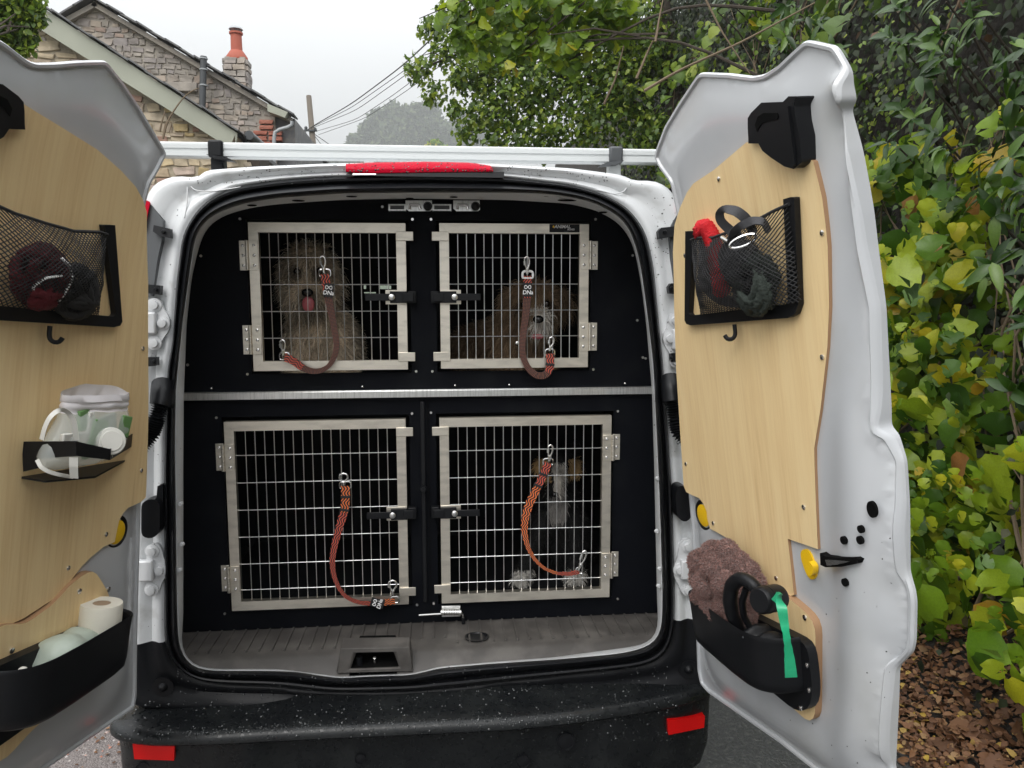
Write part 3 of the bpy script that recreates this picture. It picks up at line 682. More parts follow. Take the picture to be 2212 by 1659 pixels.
def stones(parent, Y, poly, meshes, hmin, hmax, wmin, wmax, nmax=300, skip=None, name='stone', depth=.10, jit=.01):
    xs = [p[0] for p in poly]; zs = [p[1] for p in poly]; z = min(zs); cnt = 0; bulk = MB(); cell = []
    while z < max(zs):
        h = random.uniform(hmin, hmax) * random.choice((.7, 1, 1.1)); x = min(xs) - random.uniform(0, wmax)
        while x < max(xs):
            wd = random.uniform(wmin, wmax) * (h / hmax) ** .3; c = np.array([[x + wd / 2, z + h / 2]])
            q = np.array([[x + wd * .12, z + h * .9], [x + wd * .88, z + h * .9]])
            if inside(c, poly)[0] and inside(q, poly).all() and not (skip and skip(x + wd / 2, z + h / 2)): cell.append((x, z, wd, h))
            elif inside(c, poly)[0] and not (skip and skip(x + wd / 2, z + h / 2)): cell.append((x + wd * .2, z, wd * .6, h * .6))
            x += wd
        z += h
    cell.sort(key=lambda q: (onto(q[0], Y, q[1])))
    for i, (x, z, wd, h) in enumerate(cell):
        r = Matrix.Rotation(random.uniform(-.05, .05), 4, 'Y')
        r = Matrix.Rotation(random.uniform(-.16, .16), 4, 'Y'); mw = Matrix.Translation((x + wd / 2, Y + depth * .36 - random.uniform(0, jit) * .5, z + h / 2 + random.uniform(-.12, .12) * h)) @ r @ Matrix.Diagonal((wd * random.uniform(.8, .98), depth, h * random.uniform(.72, 1.02), 1))
        if i < nmax: put(random.choice(meshes), name, parent, mw)
        else:
            me = random.choice(meshes); bulk.add([mw @ v_.co for v_ in me.vertices], [tuple(p_.vertices) for p_ in me.polygons])
    if bulk.v: o = bulk.build(name + '_mass', meshes[0].materials[0], parent, recalc=False); o['kind'] = 'stuff'
def onto(x, y, z):                    # how far off the middle of the open view a stone lies
    q = CM.transposed() @ (Vector((x, y, z)) - CAM); u = CU - FPX * q.x / q.z; v_ = CV + FPX * q.y / q.z
    return 0 if (60 < u < 650 and v_ < 400) else 1
def wpoly(pts, Y): return [(onY(u, v, Y).x, onY(u, v, Y).z) for u, v in pts]
def cottage_near():
    Y = 6.6
    t = thing('stone_cottage', 'nearer cottage gable of warm honey stone with a wide sage bargeboard', 'cottage', (onY(300, 600, Y).x, Y, 0))
    rake = [(60, 45), (520, 332)]                               # underside of the bargeboard
    a, b = onY(*rake[0], Y), onY(*rake[1], Y); sl_ = (b.z - a.z) / (b.x - a.x)
    x0 = a.x - 2.2; zt = a.z - sl_ * 2.2 * 1
    x1 = onY(540, 320, Y).x
    mb = MB(); mb.prism([(x0, Y, 0), (x1 - .04, Y, 0), (x1 - .04, Y, b.z - .05), (a.x, Y, a.z + .03), (x0, Y, a.z + .03 - sl_ * 2.2)], (0, 2.6, 0)); mb.build('wall', M['mortar'], t)
    ms = stone_meshes(M['stone_w'], 8, 5)
    zlow = onY(300, 470, Y).z
    poly = [(x0 + 1.2, zlow), (x1, zlow), (x1, b.z + .02), (b.x, b.z + .02), (a.x, a.z), (x0 + 1.2, a.z - sl_ * 1.0)]
    stones(t, Y, poly, ms, .06, .125, .12, .34, nmax=290)
    # bargeboard, verge slates and roof
    def rk(u, v): return onY(u, v, Y - .16)
    A0, B0, B1, A1 = rk(85, 12), rk(512, 287), rk(520, 305), rk(60, 45)
    A0 = rk(60, -4); 
    d = (B0 - A0).normalized(); up = Vector((-d.z, 0, d.x))
    if up.z < 0: up = -up
    ext = A0 - d * 1.6; wdt = .215
    mb = MB(); mb.prism([ext, B0, B0 - Vector((.0, 0, wdt * .95)) - d * .03, ext - up * wdt], (0, .035, 0)); mb.build('bargeboard', M['fascia'], t, bevel=.004)
    mb = MB(); mb.prism([B0 - Vector((.02, 0, .02)), B0 - Vector((.02, 0, .2)), B0 + Vector((-.12, 0, -.235))], (0, .3, 0)); mb.build('soffit_end', M['twig'], t)
    L = (B0 - ext).length; n = int(L / .2)
    for i in range(n):
        c = ext + d * (i + .5) * (L / n) + up * (.022 + .008 * (i % 2)) + Vector((0, .22, 0))
        mb = MB(); mb.frame_box((0, 0, 0), d * (L / n * .56), (0, .27, 0), up * .008); o = mb.build('slate', M['slate'], t, bevel=.002)
        o.location = c; o.rotation_euler = (0, random.uniform(-.03, .03), 0)
    mb = MB(); mb.prism([ext + Vector((0, .45, .02)), B0 + Vector((0, .45, .02)), B0 + Vector((0, .45, -.03)), ext + Vector((0, .45, -.03))], (0, 2.2, 0)); mb.build('roof', M['slate'], t)
    # gutter end at the eave
    g = onY(538, 292, Y + .1)
    mb = MB(); mb.tube([g, g + Vector((.0, 1.2, 0))], .05, 10); mb.build('gutter', M['pipe'], t)
    mb = MB(); e = onY(516, 400, Y - .02); mb.box(onY(516, 400, Y).x, onY(562, 400, Y).x, Y + .02, Y + .5, onY(540, 372, Y).z - .4, onY(540, 318, Y).z); mb.build('timber_end', M['bark'], t)
    return t
cottage_near()
def slim_stem(pts, lab):
    mb = MB(); mb.tube(smooth_open([onY(u, v, 6.3) for u, v in pts], 14), [.011 * (1 - .04 * i) for i in range(14)], 6); o = mb.build('dead_stem', M['twig']); tag(o, lab, 'stem')
slim_stem([(352, 300), (362, 260), (385, 225), (405, 200), (430, 190)], 'tall dead stem forking in front of the cottage bargeboard')
slim_stem([(345, 285), (350, 262), (357, 240)], 'short upright dead stem beside the cottage wall')
slim_stem([(352, 300), (358, 262), (372, 262), (366, 285)], 'bent dead stem loop by the warm stone wall')
def cottage_far():
    Y = 11.0
    t = thing('stone_cottage', 'farther grey rubble cottage with a soil pipe and a red chimney pot', 'cottage', (onY(400, 600, Y).x, Y, 0))
    W = lambda u, v, y=Y: onY(u, v, y)
    ap, le, ri = W(203, 4), W(60, 75), W(585, 235)
    rr_ = W(594, 245)
    poly3 = [Vector((le.x, Y, 0)), Vector((rr_.x, Y, 0)), Vector((rr_.x, Y, rr_.z)), Vector((ap.x, Y, ap.z)), Vector((le.x, Y, le.z))]
    mb = MB(); mb.prism(poly3, (0, 5, 0)); mb.build('wall', M['mortar2'], t)
    ms = stone_meshes(M['stone_g'], 8, 9)
    win = wpoly([(360, 200), (398, 200), (398, 240), (360, 240)], Y); wx0, wx1 = win[0][0], win[1][0]; wz0, wz1 = win[2][1], win[0][1]
    poly = [(W(110, 60).x, W(110, 100).z - 1.2), (rr_.x, W(500, 340).z), (rr_.x, rr_.z - .04), (ap.x, ap.z - .04), (W(125, 44).x, W(125, 44).z)]
    def rakefoot(x, z):      # hidden by the nearer roof, or taken by the window and the brick quoins
        lim = W(100, 30).z + (x - W(100, 30).x) * (W(520, 300).z - W(100, 30).z) / (W(520, 300).x - W(100, 30).x)
        br = x > W(548, 260).x and z < W(570, 252).z
        return z < lim - .25 or (wx0 - .1 < x < wx1 + .1 and wz0 - .05 < z < wz1 + .16) or br
    stones(t, Y, poly, ms, .07, .13, .10, .26, nmax=290, skip=rakefoot, depth=.09, jit=.02)
    bm_ = stone_meshes(M['brick'], 3, 2); 
    for me in bm_: me.name = 'brick'
    z = W(560, 330).z
    bricks = [(x, zz) for zz in np.arange(W(570, 335).z, W(570, 254).z, .085) for x in np.arange(W(550, 300).x + (.1 if int(zz * 100) % 2 else 0), rr_.x - .02, .235)]
    for x, zz in bricks: put(random.choice(bm_), 'brick', t, Matrix.Translation((x + .1, Y - .01, zz)) @ Matrix.Diagonal((.21, .09, .07, 1)))
    # lintel and little window
    mb = MB(); mb.box(W(338, 190).x, W(428, 190).x, Y - .07, Y + .05, wz1 + .01, wz1 + .15); mb.build('lintel', M['stone_g'], t, bevel=.012)
    mb = MB(); mb.box(wx0, wx1, Y - .01, Y + .01, wz0, wz1); wn = mb.build('window', M['twig'], t)
    mb = MB(); mb.box(wx0 + .05, wx1 - .05, Y - .02, Y - .012, wz0 + .05, wz1 - .05); mb.build('pane', M['glass'], wn)
    # verge of slates along both rakes
    for a, b in ((W(60, 78, Y - .1), W(203, 0, Y - .1)), (W(203, 0, Y - .1), W(632, 252, Y - .1))):
        d = (b - a).normalized(); up = Vector((-d.z, 0, d.x)); L = (b - a).length; n = int(L / .24)
        for i in range(n):
            c = a + d * (i + .5) * L / n + up * (.02 + .012 * (i % 2))
            mb = MB(); mb.frame_box((0, 0, 0), d * (L / n * .55), (0, .2, 0), up * .012); o = mb.build('slate', M['slate'], t); o.location = c + Vector((0, .1, 0)); o.rotation_euler = (0, random.uniform(-.05, .05), 0)
        mb = MB(); mb.prism([a + Vector((0, .2, -.05)), b + Vector((0, .2, -.05)), b + Vector((0, .2, 0)), a + Vector((0, .2, 0))], (0, 5, 0)); mb.build('roof', M['slate'], t)
        mb = MB(); mb.prism([a - up * .02, b - up * .02, b - up * .09, a - up * .09], (0, .1, 0)); mb.build('mortar_fillet', M['mortar2'], t)
    # eave return and dark lean-to with the swan-neck downpipe
    a, b, c, d = W(585, 232), W(628, 250), W(622, 262), W(585, 248)
    mb = MB(); mb.prism([p - Vector((0, .25, 0)) for p in (a, b, c, d)], (0, .3, 0)); mb.build('bargeboard', M['fascia'], t)
    p0, p1 = W(586, 250), W(635, 252)
    mb = MB(); mb.box(p0.x, p1.x, Y + .05, Y + 3, 0, p1.z - .02); mb.build('lean_to', M['slate'], t)
    q = lambda u, v: W(u, v, Y - .2)
    mb = MB(); mb.tube([q(*s) for s in ((631, 262), (630, 270), (622, 275), (604, 280), (594, 286), (592, 300), (592, 330), (592, 420))], .03, 10); mb.build('downpipe', M['lpipe'], t)
    mb = MB(); mb.tube([q(437, 232), q(440, 122)], .05, 12); mb.build('soil_pipe', M['pipe'], t)
    for v in (128, 152, 186): mb = MB(); mb.tube([q(440, v), q(440, v - 3)], .062, 12); mb.build('pipe_collar', M['lpipe'], t)
    # chimney
    Yc = Y + 1.2; C0 = W(489, 128, Yc); C1 = W(535, 128, Yc); zb = W(510, 200, Yc).z; cx = (C0.x + C1.x) / 2; hw = (C1.x - C0.x) / 2
    mb = MB(); mb.box(cx - hw * .93, cx + hw * .93, Yc - hw * .9, Yc + hw * .9, zb - .5, C0.z); ch = mb.build('chimney', M['mortar2'], t)
    z = zb - .2; k = 0
    while z < C0.z - .03:
        x = cx - hw
        while x < cx + hw - .05:
            wd = min(random.uniform(.14, .26), cx + hw - x); put(random.choice(ms), 'stone', ch, Matrix.Translation((x + wd / 2, Yc - hw * .93, z + .05)) @ Matrix.Diagonal((wd * .95, .09, .095, 1))); x += wd
        for sx in (-1, 1): put(random.choice(ms), 'stone', ch, Matrix.Translation((cx + sx * hw * .93, Yc, z + .05)) @ Matrix.Diagonal((.09, hw * 1.8, .095, 1)))
        z += .105
    zt = W(510, 122, Yc).z
    mb = MB(); mb.lathe([(hw * 1.02, 0), (hw * 1.02, .05), (hw * .6, .16)], (cx, Yc, C0.z - .02), (0, 0, 1), 16); mb.build('chimney_cap', M['terra'], ch)
    hp = W(510, 78, Yc).z - C0.z
    mb = MB(); mb.lathe([(.100, 0), (.095, hp * .6), (.092, hp), (.115, hp + .01), (.115, hp + .04), (.09, hp + .04)], (cx, Yc, C0.z + .02), (0, 0, 1), 20); mb.build('chimney_pot', M['terra'], ch)
    zc = W(510, 64, Yc).z
    mb = MB(); mb.lathe([(.118, 0), (.10, .03), (.04, .055), (.005, .06)], (cx, Yc, zc), (0, 0, 1), 20); mb.build('cowl', M['lpipe'], ch)
    mb = MB()
    for k in range(4): an = k * pi / 2 + .4; mb.tube([(cx + .08 * cos(an), Yc + .08 * sin(an), C0.z + .04 + hp), (cx + .1 * cos(an), Yc + .1 * sin(an), zc + .01)], .006, 5)
    mb.build('cowl_leg', M['pipe'], ch)
cottage_far()
# utility pole and its lines
def pole():
    D = 24; t0 = atD(667, 207, D); b0 = atD(678, 330, D); dirv = (t0 - b0); base = b0 - dirv * (b0.z / dirv.z)
    t = thing('utility_pole', 'leaning wooden utility pole beyond the roof bar', 'utility pole', base)
    mb = MB(); mb.tube([base, b0, t0], [.12, .095, .08], 10); mb.build('post', M['pole'], t)
    for u, v in ((661, 281), (681, 284)):
        mb = MB(); mb.lathe([(.02, 0), (.05, .03), (.05, .09), (.02, .12)], atD(u, v, D - .1), (0, 0, 1), 8); mb.build('insulator', M['pipe'], t)
    mb = MB(); mb.frame_box(atD(671, 282, D - .12), (.2, 0, 0), (0, .03, 0), (0, 0, .025)); mb.build('bracket', M['pipe'], t)
    return t0
pole()
def wire(pts, lab, r=.014):
    mb = MB(); mb.tube(smooth_open([atD(*q) for q in pts], 24), r, 5); o = mb.build('overhead_wire', M['wire']); tag(o, lab, 'wire')
wire([(640, 297, 24), (671, 275, 24), (760, 224, 20), (870, 142, 16), (970, 48, 12), (1040, -20, 10)], 'thickest overhead wire from the pole up into the oak', .014)
wire([(671, 276, 24), (760, 232, 20), (880, 148, 16), (985, 55, 12)], 'second overhead wire just below the thickest', .008)
wire([(671, 278, 24), (770, 238, 20), (890, 152, 16), (1000, 60, 12)], 'third overhead wire from the pole to the oak', .008)
wire([(678, 285, 24), (770, 258, 20), (850, 205, 17), (950, 130, 13)], 'fourth overhead wire sagging towards the oak', .007)
wire([(688, 291, 24), (790, 255, 20), (880, 195, 17), (960, 135, 13)], 'lowest overhead wire sagging towards the oak', .007)
wire([(674, 286, 24), (730, 325, 26), (775, 350, 28)], 'wire falling from the pole to the lower right', .011)
wire([(674, 286, 24), (700, 320, 26), (730, 352, 28)], 'steep wire falling right of the pole', .011)
wire([(672, 286, 24), (684, 320, 24), (690, 352, 24)], 'short wire hanging close to the pole', .009)
wire([(661, 284, 24), (657, 320, 24), (654, 350, 24)], 'thin guy wire left of the pole', .008)

# ================================================================== THE VAN
van = thing('white_van', 'white panel van with both rear doors open on a black dog crate', 'van', (-.05, 1.2, 0))
SO = [(355, 1283), (355, 1239), (354, 1036), (359, 876), (362, 796), (373, 738), (381, 610), (394, 508), (403, 490), (425, 454), (461, 422), (512, 403), (608, 389), (708, 382), (915, 377), (1093, 383), (1231, 399), (1301, 418), (1353, 446), (1380, 477), (1398, 508), (1412, 577), (1432, 785), (1452, 1058), (1458, 1281), (1458, 1338), (1452, 1388), (1432, 1422), (1395, 1439), (1306, 1450), (1136, 1467), (983, 1484), (898, 1491), (796, 1494), (721, 1494), (657, 1488), (593, 1481), (497, 1478), (449, 1475), (417, 1469), (388, 1449), (366, 1424), (356, 1398), (354, 1347)]
SI = [(382, 1283), (380, 1100), (378, 950), (380, 840), (385, 785), (394, 699), (406, 612), (416, 543), (423, 505), (441, 478), (475, 456), (527, 439), (597, 428), (735, 418), (885, 416), (1093, 416), (1180, 418), (1231, 425), (1266, 432), (1301, 446), (1336, 466), (1360, 494), (1377, 543), (1387, 595), (1401, 699), (1411, 785), (1417, 908), (1424, 1058), (1431, 1281), (1430, 1351), (1422, 1382), (1391, 1400), (1340, 1412), (1204, 1424), (1068, 1433), (949, 1443), (891, 1458), (796, 1461), (737, 1465), (689, 1459), (641, 1451), (593, 1449), (449, 1449), (417, 1443), (401, 1427), (385, 1395)]
JI = [(396, 1365), (396, 1000), (397, 860), (403, 700), (414, 600), (428, 540), (438, 508), (456, 482), (490, 463), (540, 449), (600, 441), (735, 432), (885, 429), (1100, 432), (1230, 440), (1290, 455), (1335, 480), (1360, 512), (1374, 552), (1386, 620), (1396, 700), (1408, 840), (1413, 1000), (1420, 1325), (1424, 1355), (1412, 1380), (1389, 1394), (1204, 1419), (1068, 1429), (949, 1439), (891, 1453), (735, 1460), (600, 1445), (449, 1445), (417, 1438), (404, 1424), (390, 1392), (388, 1380)]
BO = [(285, 1400), (292, 1100), (294, 800), (300, 560), (306, 480), (315, 432), (333, 400), (362, 387), (394, 381), (413, 390), (437, 384), (440, 371), (544, 363), (708, 356), (915, 353), (1065, 357), (1231, 366), (1349, 381), (1356, 390), (1384, 396), (1398, 391), (1425, 397), (1446, 411), (1464, 440), (1485, 500), (1500, 700), (1515, 1000), (1522, 1330), (1532, 1375), (1538, 1490), (1350, 1514), (915, 1530), (400, 1532), (284, 1528), (282, 1450)]
NTH = 320; C0 = (910, 900); TH = [2 * pi * k / NTH for k in range(NTH)]
so_ = [star(SO, C0, t) for t in TH]; si_ = [star(SI, C0, t) for t in TH]; ji_ = [star(JI, C0, t) for t in TH]; bo_ = [star(BO, C0, t) for t in TH]
def smc(L, r=2):
    for _ in range(r): L = [((L[i - 1][0] + 2 * L[i][0] + L[(i + 1) % len(L)][0]) / 4, (L[i - 1][1] + 2 * L[i][1] + L[(i + 1) % len(L)][1]) / 4) for i in range(len(L))]
    return L
so_, si_, ji_ = smc(so_, 3), smc(si_, 3), smc(ji_, 3); bo_ = smc(bo_, 1)
def lp(a, b, f): return (a[0] + (b[0] - a[0]) * f, a[1] + (b[1] - a[1]) * f)
# rear frame: pressed steel between the seal and the body edge
def bump_face(p):
    n = noise.noise(Vector((p.x * 9, 0, p.z * 9))) * .004 + noise.noise(Vector((p.x * 26, 3, p.z * 26))) * .0012
    return n
rows = []
for f, off in ((-.12, .010), (0, .008), (.06, .0), (.16, -.002), (.3, .006), (.42, .010), (.55, .002), (.7, -.006), (.85, -.010), (.95, -.008), (1.0, .0)):
    r = []
    for k in range(NTH):
        u, v = lp(so_[k], bo_[k], f); p = onRing(u, v, 0); r.append(p + Vector((0, off + bump_face(p) * (1 if .05 < f < .97 else 0), 0)))
    rows.append(r)
ctr = Vector((-.05, 0, 1.0))
def outw(p, k, dy, gx, gz):
    q = p - ctr; return Vector((ctr.x + q.x * gx, p.y + dy, ctr.z + q.z * gz))
last = rows[-1]
rows.append([outw(p, 0, .012, 1.008, 1.006) for p in last]); rows.append([outw(p, 0, .05, 1.016, 1.012) for p in last])
mb = MB(); mb.loft(rows, closed=True); mb.build('rear_frame', M['frame2'], van, smooth=60)
# body shell running forward from that frame
def body():
    mb = MB(); base = [outw(p, 0, .05, 1.016, 1.012) for p in last]; rws = [base]
    for y, g, gz in ((.25, 1.03, 1.02), (.6, 1.05, 1.03), (1.6, 1.09, 1.06), (2.6, 1.09, 1.05), (3.0, 1.06, .98)):
        rws.append([Vector((ctr.x + (p.x - ctr.x) * g, y, max(.28, ctr.z + (p.z - ctr.z) * gz))) for p in base])
    mb.loft(rws, closed=True)
    n = len(base); f = rws[-1]
    # bonnet: everything above the waist sweeps back to the windscreen base
    bon = [Vector((p.x, 3.5, min(p.z, 1.12))) for p in f]; nose = [Vector((ctr.x + (p.x - ctr.x) * .9, 4.2, min(p.z, .98))) for p in f]
    mb.loft([[p if p.z < 1.12 else Vector((p.x, 3.0, 1.12)) for p in f], bon, nose], closed=True)
    mb.add(nose, [tuple(range(n))])
    return mb.build('body', M['body2'], van, smooth=50)
body()
mb = MB(); mb.prism([(-.78, 3.02, 1.13), (.68, 3.02, 1.13), (.58, 3.0, 1.74), (-.68, 3.0, 1.74)], (0, .008, 0)); ws = mb.build('windscreen', mat('clear_glass', (.9, .95, .95), .02, Transmission_Weight=1.0, IOR=1.1), van)
for x in (-.80, .70):
    for y in (.75, 3.3):
        mb = MB(); s_ = 1 if x > 0 else -1
        mb.lathe([(.20, -.08), (.30, -.08), (.32, -.05), (.32, .05), (.30, .08), (.20, .08)], (x, y, .32), (1, 0, 0), 28); wh = mb.build('wheel', M['rubber'], van)
        mb = MB(); mb.lathe([(.205, 0), (.19, .01 * s_), (.06, .03 * s_), (.05, .05 * s_)], (x + .06 * s_, y, .32), (1, 0, 0), 24); mb.build('rim', M['alu'], wh)
mb = MB(); mb.box(-.72, .62, .25, 4.0, .26, .42); mb.build('underbody', M['dark'], van)
# black double-lipped seal
rows = []
prof = [(0, .006), (.04, -.012), (.14, -.020), (.26, -.018), (.36, -.006), (.42, -.001), (.48, -.010), (.58, -.024), (.72, -.030), (.86, -.024), (.96, -.008), (1.0, .012)]
for f, off in prof: rows.append([onRing(*lp(so_[k], si_[k], f), off) for k in range(NTH)])
mb = MB(); mb.loft(rows, closed=True); mb.build('door_seal', M['rubber'], van, smooth=50)
# pale flange inside the seal, then the lining that runs back
rows = [[onRing(*lp(si_[k], ji_[k], -.3), .012) for k in range(NTH)], [onRing(*lp(si_[k], ji_[k], .1), .014) for k in range(NTH)], [onRing(*lp(si_[k], ji_[k], .5), .03) for k in range(NTH)], [onRing(*ji_[k], .055) for k in range(NTH)]]
lastj = rows[-1]
for yy, g_ in ((.13, 1.004), (.205, 1.012)):
    rows.append([CAM + (p - CAM) * ((yy - CY) / (p.y - CY)) + (Vector((p.x, 0, p.z)) - Vector((ctr.x, 0, 1.3))) * (g_ - 1) for p in lastj])
mb = MB(); mb.loft(rows, closed=True); mb.build('inner_flange', M['whitejamb'], van, smooth=50)
# slots and dimples in the header flange
for (u, v, wd, hh) in ((545, 444, 10, 2), (645, 434, 14, 2), (885, 429, 9, 1.6), (980, 426, 9, 1.6), (1183, 424, 10, 1.6), (1225, 433, 22, 2.2), (1302, 459, 10, 2), (760, 425, 12, 1.4)):
    mb = MB(); c = onRing(u, v, .026); sc_ = .00115
    mb.lathe([(1, 0), (1, .004)], (0, 0, 0), (0, -1, 0), 14); o = mb.build('slot', M['dark'], van); o.parent = None; o.location = c; o.scale = (wd * sc_, 1, hh * sc_); keep(o, van)
# bolts and rivets along the jambs
def disc(name, p, r, h, m, parent, ax=(0, -1, 0), n=12, dome=True):
    mb = MB(); mb.lathe([(r, 0), (r, h * .5), (r * .7, h), (r * .05, h)] if dome else [(r, 0), (r, h)], p, ax, n); return mb.build(name, m, parent)
for u, v in ((391, 1088), (394, 1175), (389, 1231), (1420, 1033), (1418, 1147), (1424, 1228), (1422, 1265)): disc('rivet', onRing(u, v, .018), .006, .008, M['bolt'], van)
# hinges: pressed plates with three bolts, painted with the body
def hinge(cu, cv, sgn, pts, armd):
    pl = [onRing(u, v, -.012) for u, v in smooth_closed(pts, 36, 3)]
    mb = MB(); mb.prism(pl, (0, .010, 0)); h = mb.build('hinge', M['bolt'], van, bevel=.003)
    for u, v in armd['b']:
        p = onRing(u, v, -.012); mb = MB(); mb.lathe([(.017, 0), (.017, .003), (.011, .004), (.010, .012), (.002, .013)], p, (0, -1, 0), 6 * 3); mb.build('bolt', M['bolt'], h)
    a, b = armd['arm']; A, B = onRing(*a, -.02), onRing(*b, -.02); 
    mb = MB(); mb.frame_box((A + B) / 2, (B - A) / 2, (0, .010, 0), (0, 0, .026)); mb.build('hinge_arm', M['bolt'], h, bevel=.004)
hinge(345, 695, -1, [(324, 648), (340, 642), (350, 650), (351, 670), (364, 678), (369, 700), (362, 722), (349, 730), (348, 750), (334, 756), (322, 745), (320, 700)], dict(b=[(334, 659), (352, 698), (334, 741)], arm=((306, 698), (338, 698))))
hinge(335, 1228, -1, [(320, 1176), (340, 1170), (350, 1185), (352, 1208), (364, 1220), (362, 1245), (348, 1255), (346, 1280), (330, 1288), (316, 1276), (312, 1235)], dict(b=[(329, 1190), (346, 1231), (328, 1273)], arm=((296, 1232), (332, 1232))))
hinge(1450, 730, 1, [(1462, 675), (1449, 672), (1444, 690), (1446, 705), (1433, 718), (1430, 735), (1438, 752), (1448, 760), (1452, 785), (1466, 792), (1478, 780), (1478, 690)], dict(b=[(1458, 692), (1446, 731), (1460, 780)], arm=((1452, 733), (1490, 733))))
hinge(1478, 1230, 1, [(1475, 1163), (1488, 1158), (1500, 1172), (1500, 1280), (1488, 1292), (1474, 1288), (1468, 1265), (1455, 1248), (1453, 1225), (1466, 1205), (1466, 1180)], dict(b=[(1486, 1180), (1467, 1230), (1486, 1274)], arm=((1470, 1230), (1515, 1230))))
# cable boots between body and doors
def boot(pts, r0):
    path = smooth_open([onRing(u, v, o) for u, v, o in pts], 60, 3)
    rs = [r0 * (1.0 if i < 22 else (.62 + .16 * ((i % 2) * 2 - 1))) for i in range(60)]
    mb = MB(); mb.tube(path, rs, 14); mb.build('cable_boot', M['rubber'], van, smooth=60)
boot([(352, 830, -.01), (350, 850, -.03), (349, 872, -.04), (340, 900, -.05), (326, 940, -.05), (305, 965, -.06)], .026)
boot([(1447, 818, -.01), (1450, 840, -.03), (1453, 870, -.04), (1458, 905, -.05), (1466, 935, -.05), (1490, 958, -.06)], .026)
# door check straps in rubber housings, brackets and lamp backs
def blob(name, pts, off, dep, m, bev=.006):
    mb = MB(); mb.prism([onRing(u, v, off) for u, v in pts], (0, dep, 0)); return mb.build(name, m, van, bevel=bev, seg=3)
blob('door_check', smooth_closed([(305, 1085), (330, 1076), (345, 1085), (345, 1150), (330, 1165), (305, 1160)], 28), -.045, .04, M['rubber'])
blob('door_check', smooth_closed([(1462, 1050), (1480, 1048), (1492, 1062), (1494, 1120), (1480, 1130), (1464, 1120), (1460, 1085)], 28), -.05, .045, M['rubber'])
blob('door_check_arm', [(340, 1050), (352, 1046), (352, 1095), (335, 1110)], -.02, .02, M['rubber'])
blob('door_check_arm', [(1456, 1055), (1466, 1045), (1490, 1075), (1475, 1110), (1458, 1110)], -.02, .02, M['rubber'])
blob('lamp_back', [(312, 476), (324, 440), (330, 446), (352, 476), (349, 520), (340, 560), (332, 620), (330, 640), (308, 640)], -.012, .02, M['greyclip'], .003)
blob('lamp_back', [(1452, 560), (1446, 500), (1455, 478), (1464, 462), (1480, 470), (1490, 640), (1462, 640)], -.012, .02, M['greyclip'], .003)
for pts in ([(332, 486), (367, 494), (367, 514), (345, 510), (330, 500)], [(316, 614), (346, 617), (345, 637), (318, 633)], [(316, 772), (338, 772), (338, 790), (316, 792)], [(1422, 500), (1428, 492), (1465, 488), (1468, 508), (1424, 516)], [(1444, 620), (1450, 612), (1470, 612), (1470, 636), (1446, 634)], [(1450, 764), (1462, 762), (1462, 782), (1450, 782)]):
    b_ = blob('bracket', pts, -.026, .02, M['blackp'], .003)
    c = onRing(sum(p[0] for p in pts) / len(pts) + (5 if pts[0][0] < 900 else -5), sum(p[1] for p in pts) / len(pts), -.03)
    disc('bracket_bolt', c, .005, .004, M['rubber'], van)
for sx, pts in ((-1, [(311, 430), (324, 436), (316, 475), (309, 500), (306, 470)]), (1, [(1463, 440), (1474, 446), (1480, 500), (1472, 500)])):
    mb = MB(); mb.prism([onRing(u, v, -.02) for u, v in pts], (sx * .015, .10, 0)); mb.build('tail_lamp', M['red'], van, bevel=.004)
# high brake light with its black plinth
def bl():
    top = [(747, 353), (800, 351), (915, 349), (1010, 351), (1060, 356), (1065, 367)]
    bot = [(747, 372), (800, 375), (915, 373), (1010, 372), (1060, 372), (1065, 371)]
    rws = []
    for f, off in ((0, .02), (.15, -.022), (.6, -.034), (1, -.030)): rws.append([onRing(*lp(a, b, f), off) for a, b in zip(top, bot)])
    rws.append([onRing(*b, .0) for b in bot]); mb = MB(); mb.loft(rws); 
    n = len(top); mb.add([r[0] for r in rws], [tuple(range(5))]); mb.add([r[-1] for r in rws], [tuple(range(5))])
    b_ = mb.build('brake_light', M['red'], van, smooth=60, bevel=.003)
    mb = MB(); mb.prism([onRing(*q, -.028) for q in ((812, 374), (1089, 371), (1089, 384), (812, 380))], (0, .03, 0)); mb.build('plinth', M['blackp'], b_, bevel=.003)
    mb = MB(); mb.prism([onRing(*q, -.030) for q in ((762, 375), (812, 375), (812, 377.5), (762, 378))], (0, .03, 0)); mb.build('trim_strip', M['alu'], b_)
    return b_
bl()
# strikers and header lamps, upper centre
for u in (907, 1010):
    a = [onY(*q, .16) for q in ((u - 31, 433), (u + 26, 433), (u + 27, 453), (u + 22, 456), (u - 24, 456), (u - 31, 450))]
    mb = MB(); mb.prism(a, (0, .006, 0)); s_ = mb.build('striker', M['alu'], van, bevel=.002)
    c = [onY(*q, .155) for q in ((u - 22, 452), (u - 21, 443), (u - 2, 443), (u + 1, 452))]
    mb = MB(); mb.tube(c, .0045, 8); mb.build('striker_loop', M['chrome'], s_)
    mb = MB(); mb.lathe([(.0, 0), (.010, .002), (.012, .008), (.008, .016), (.001, .018)], onY(u + 17, 446, .155), (0, -1, 0), 14); mb.build('buffer', M['rubber'], s_)
for a, b in ((839, 877), (934, 975)):
    mb = MB(); mb.prism([onY(*q, .17) for q in ((a, 441), (b, 441), (b, 455), (a, 455))], (0, .02, 0)); l_ = mb.build('lamp_lens', M['alu'], van, bevel=.002)
    mb = MB(); mb.prism([onY(*q, .168) for q in ((a + 4, 444), (b - 4, 444), (b - 4, 452), (a + 4, 452))], (0, .004, 0)); mb.build('lens_panel', M['greyclip'], l_)
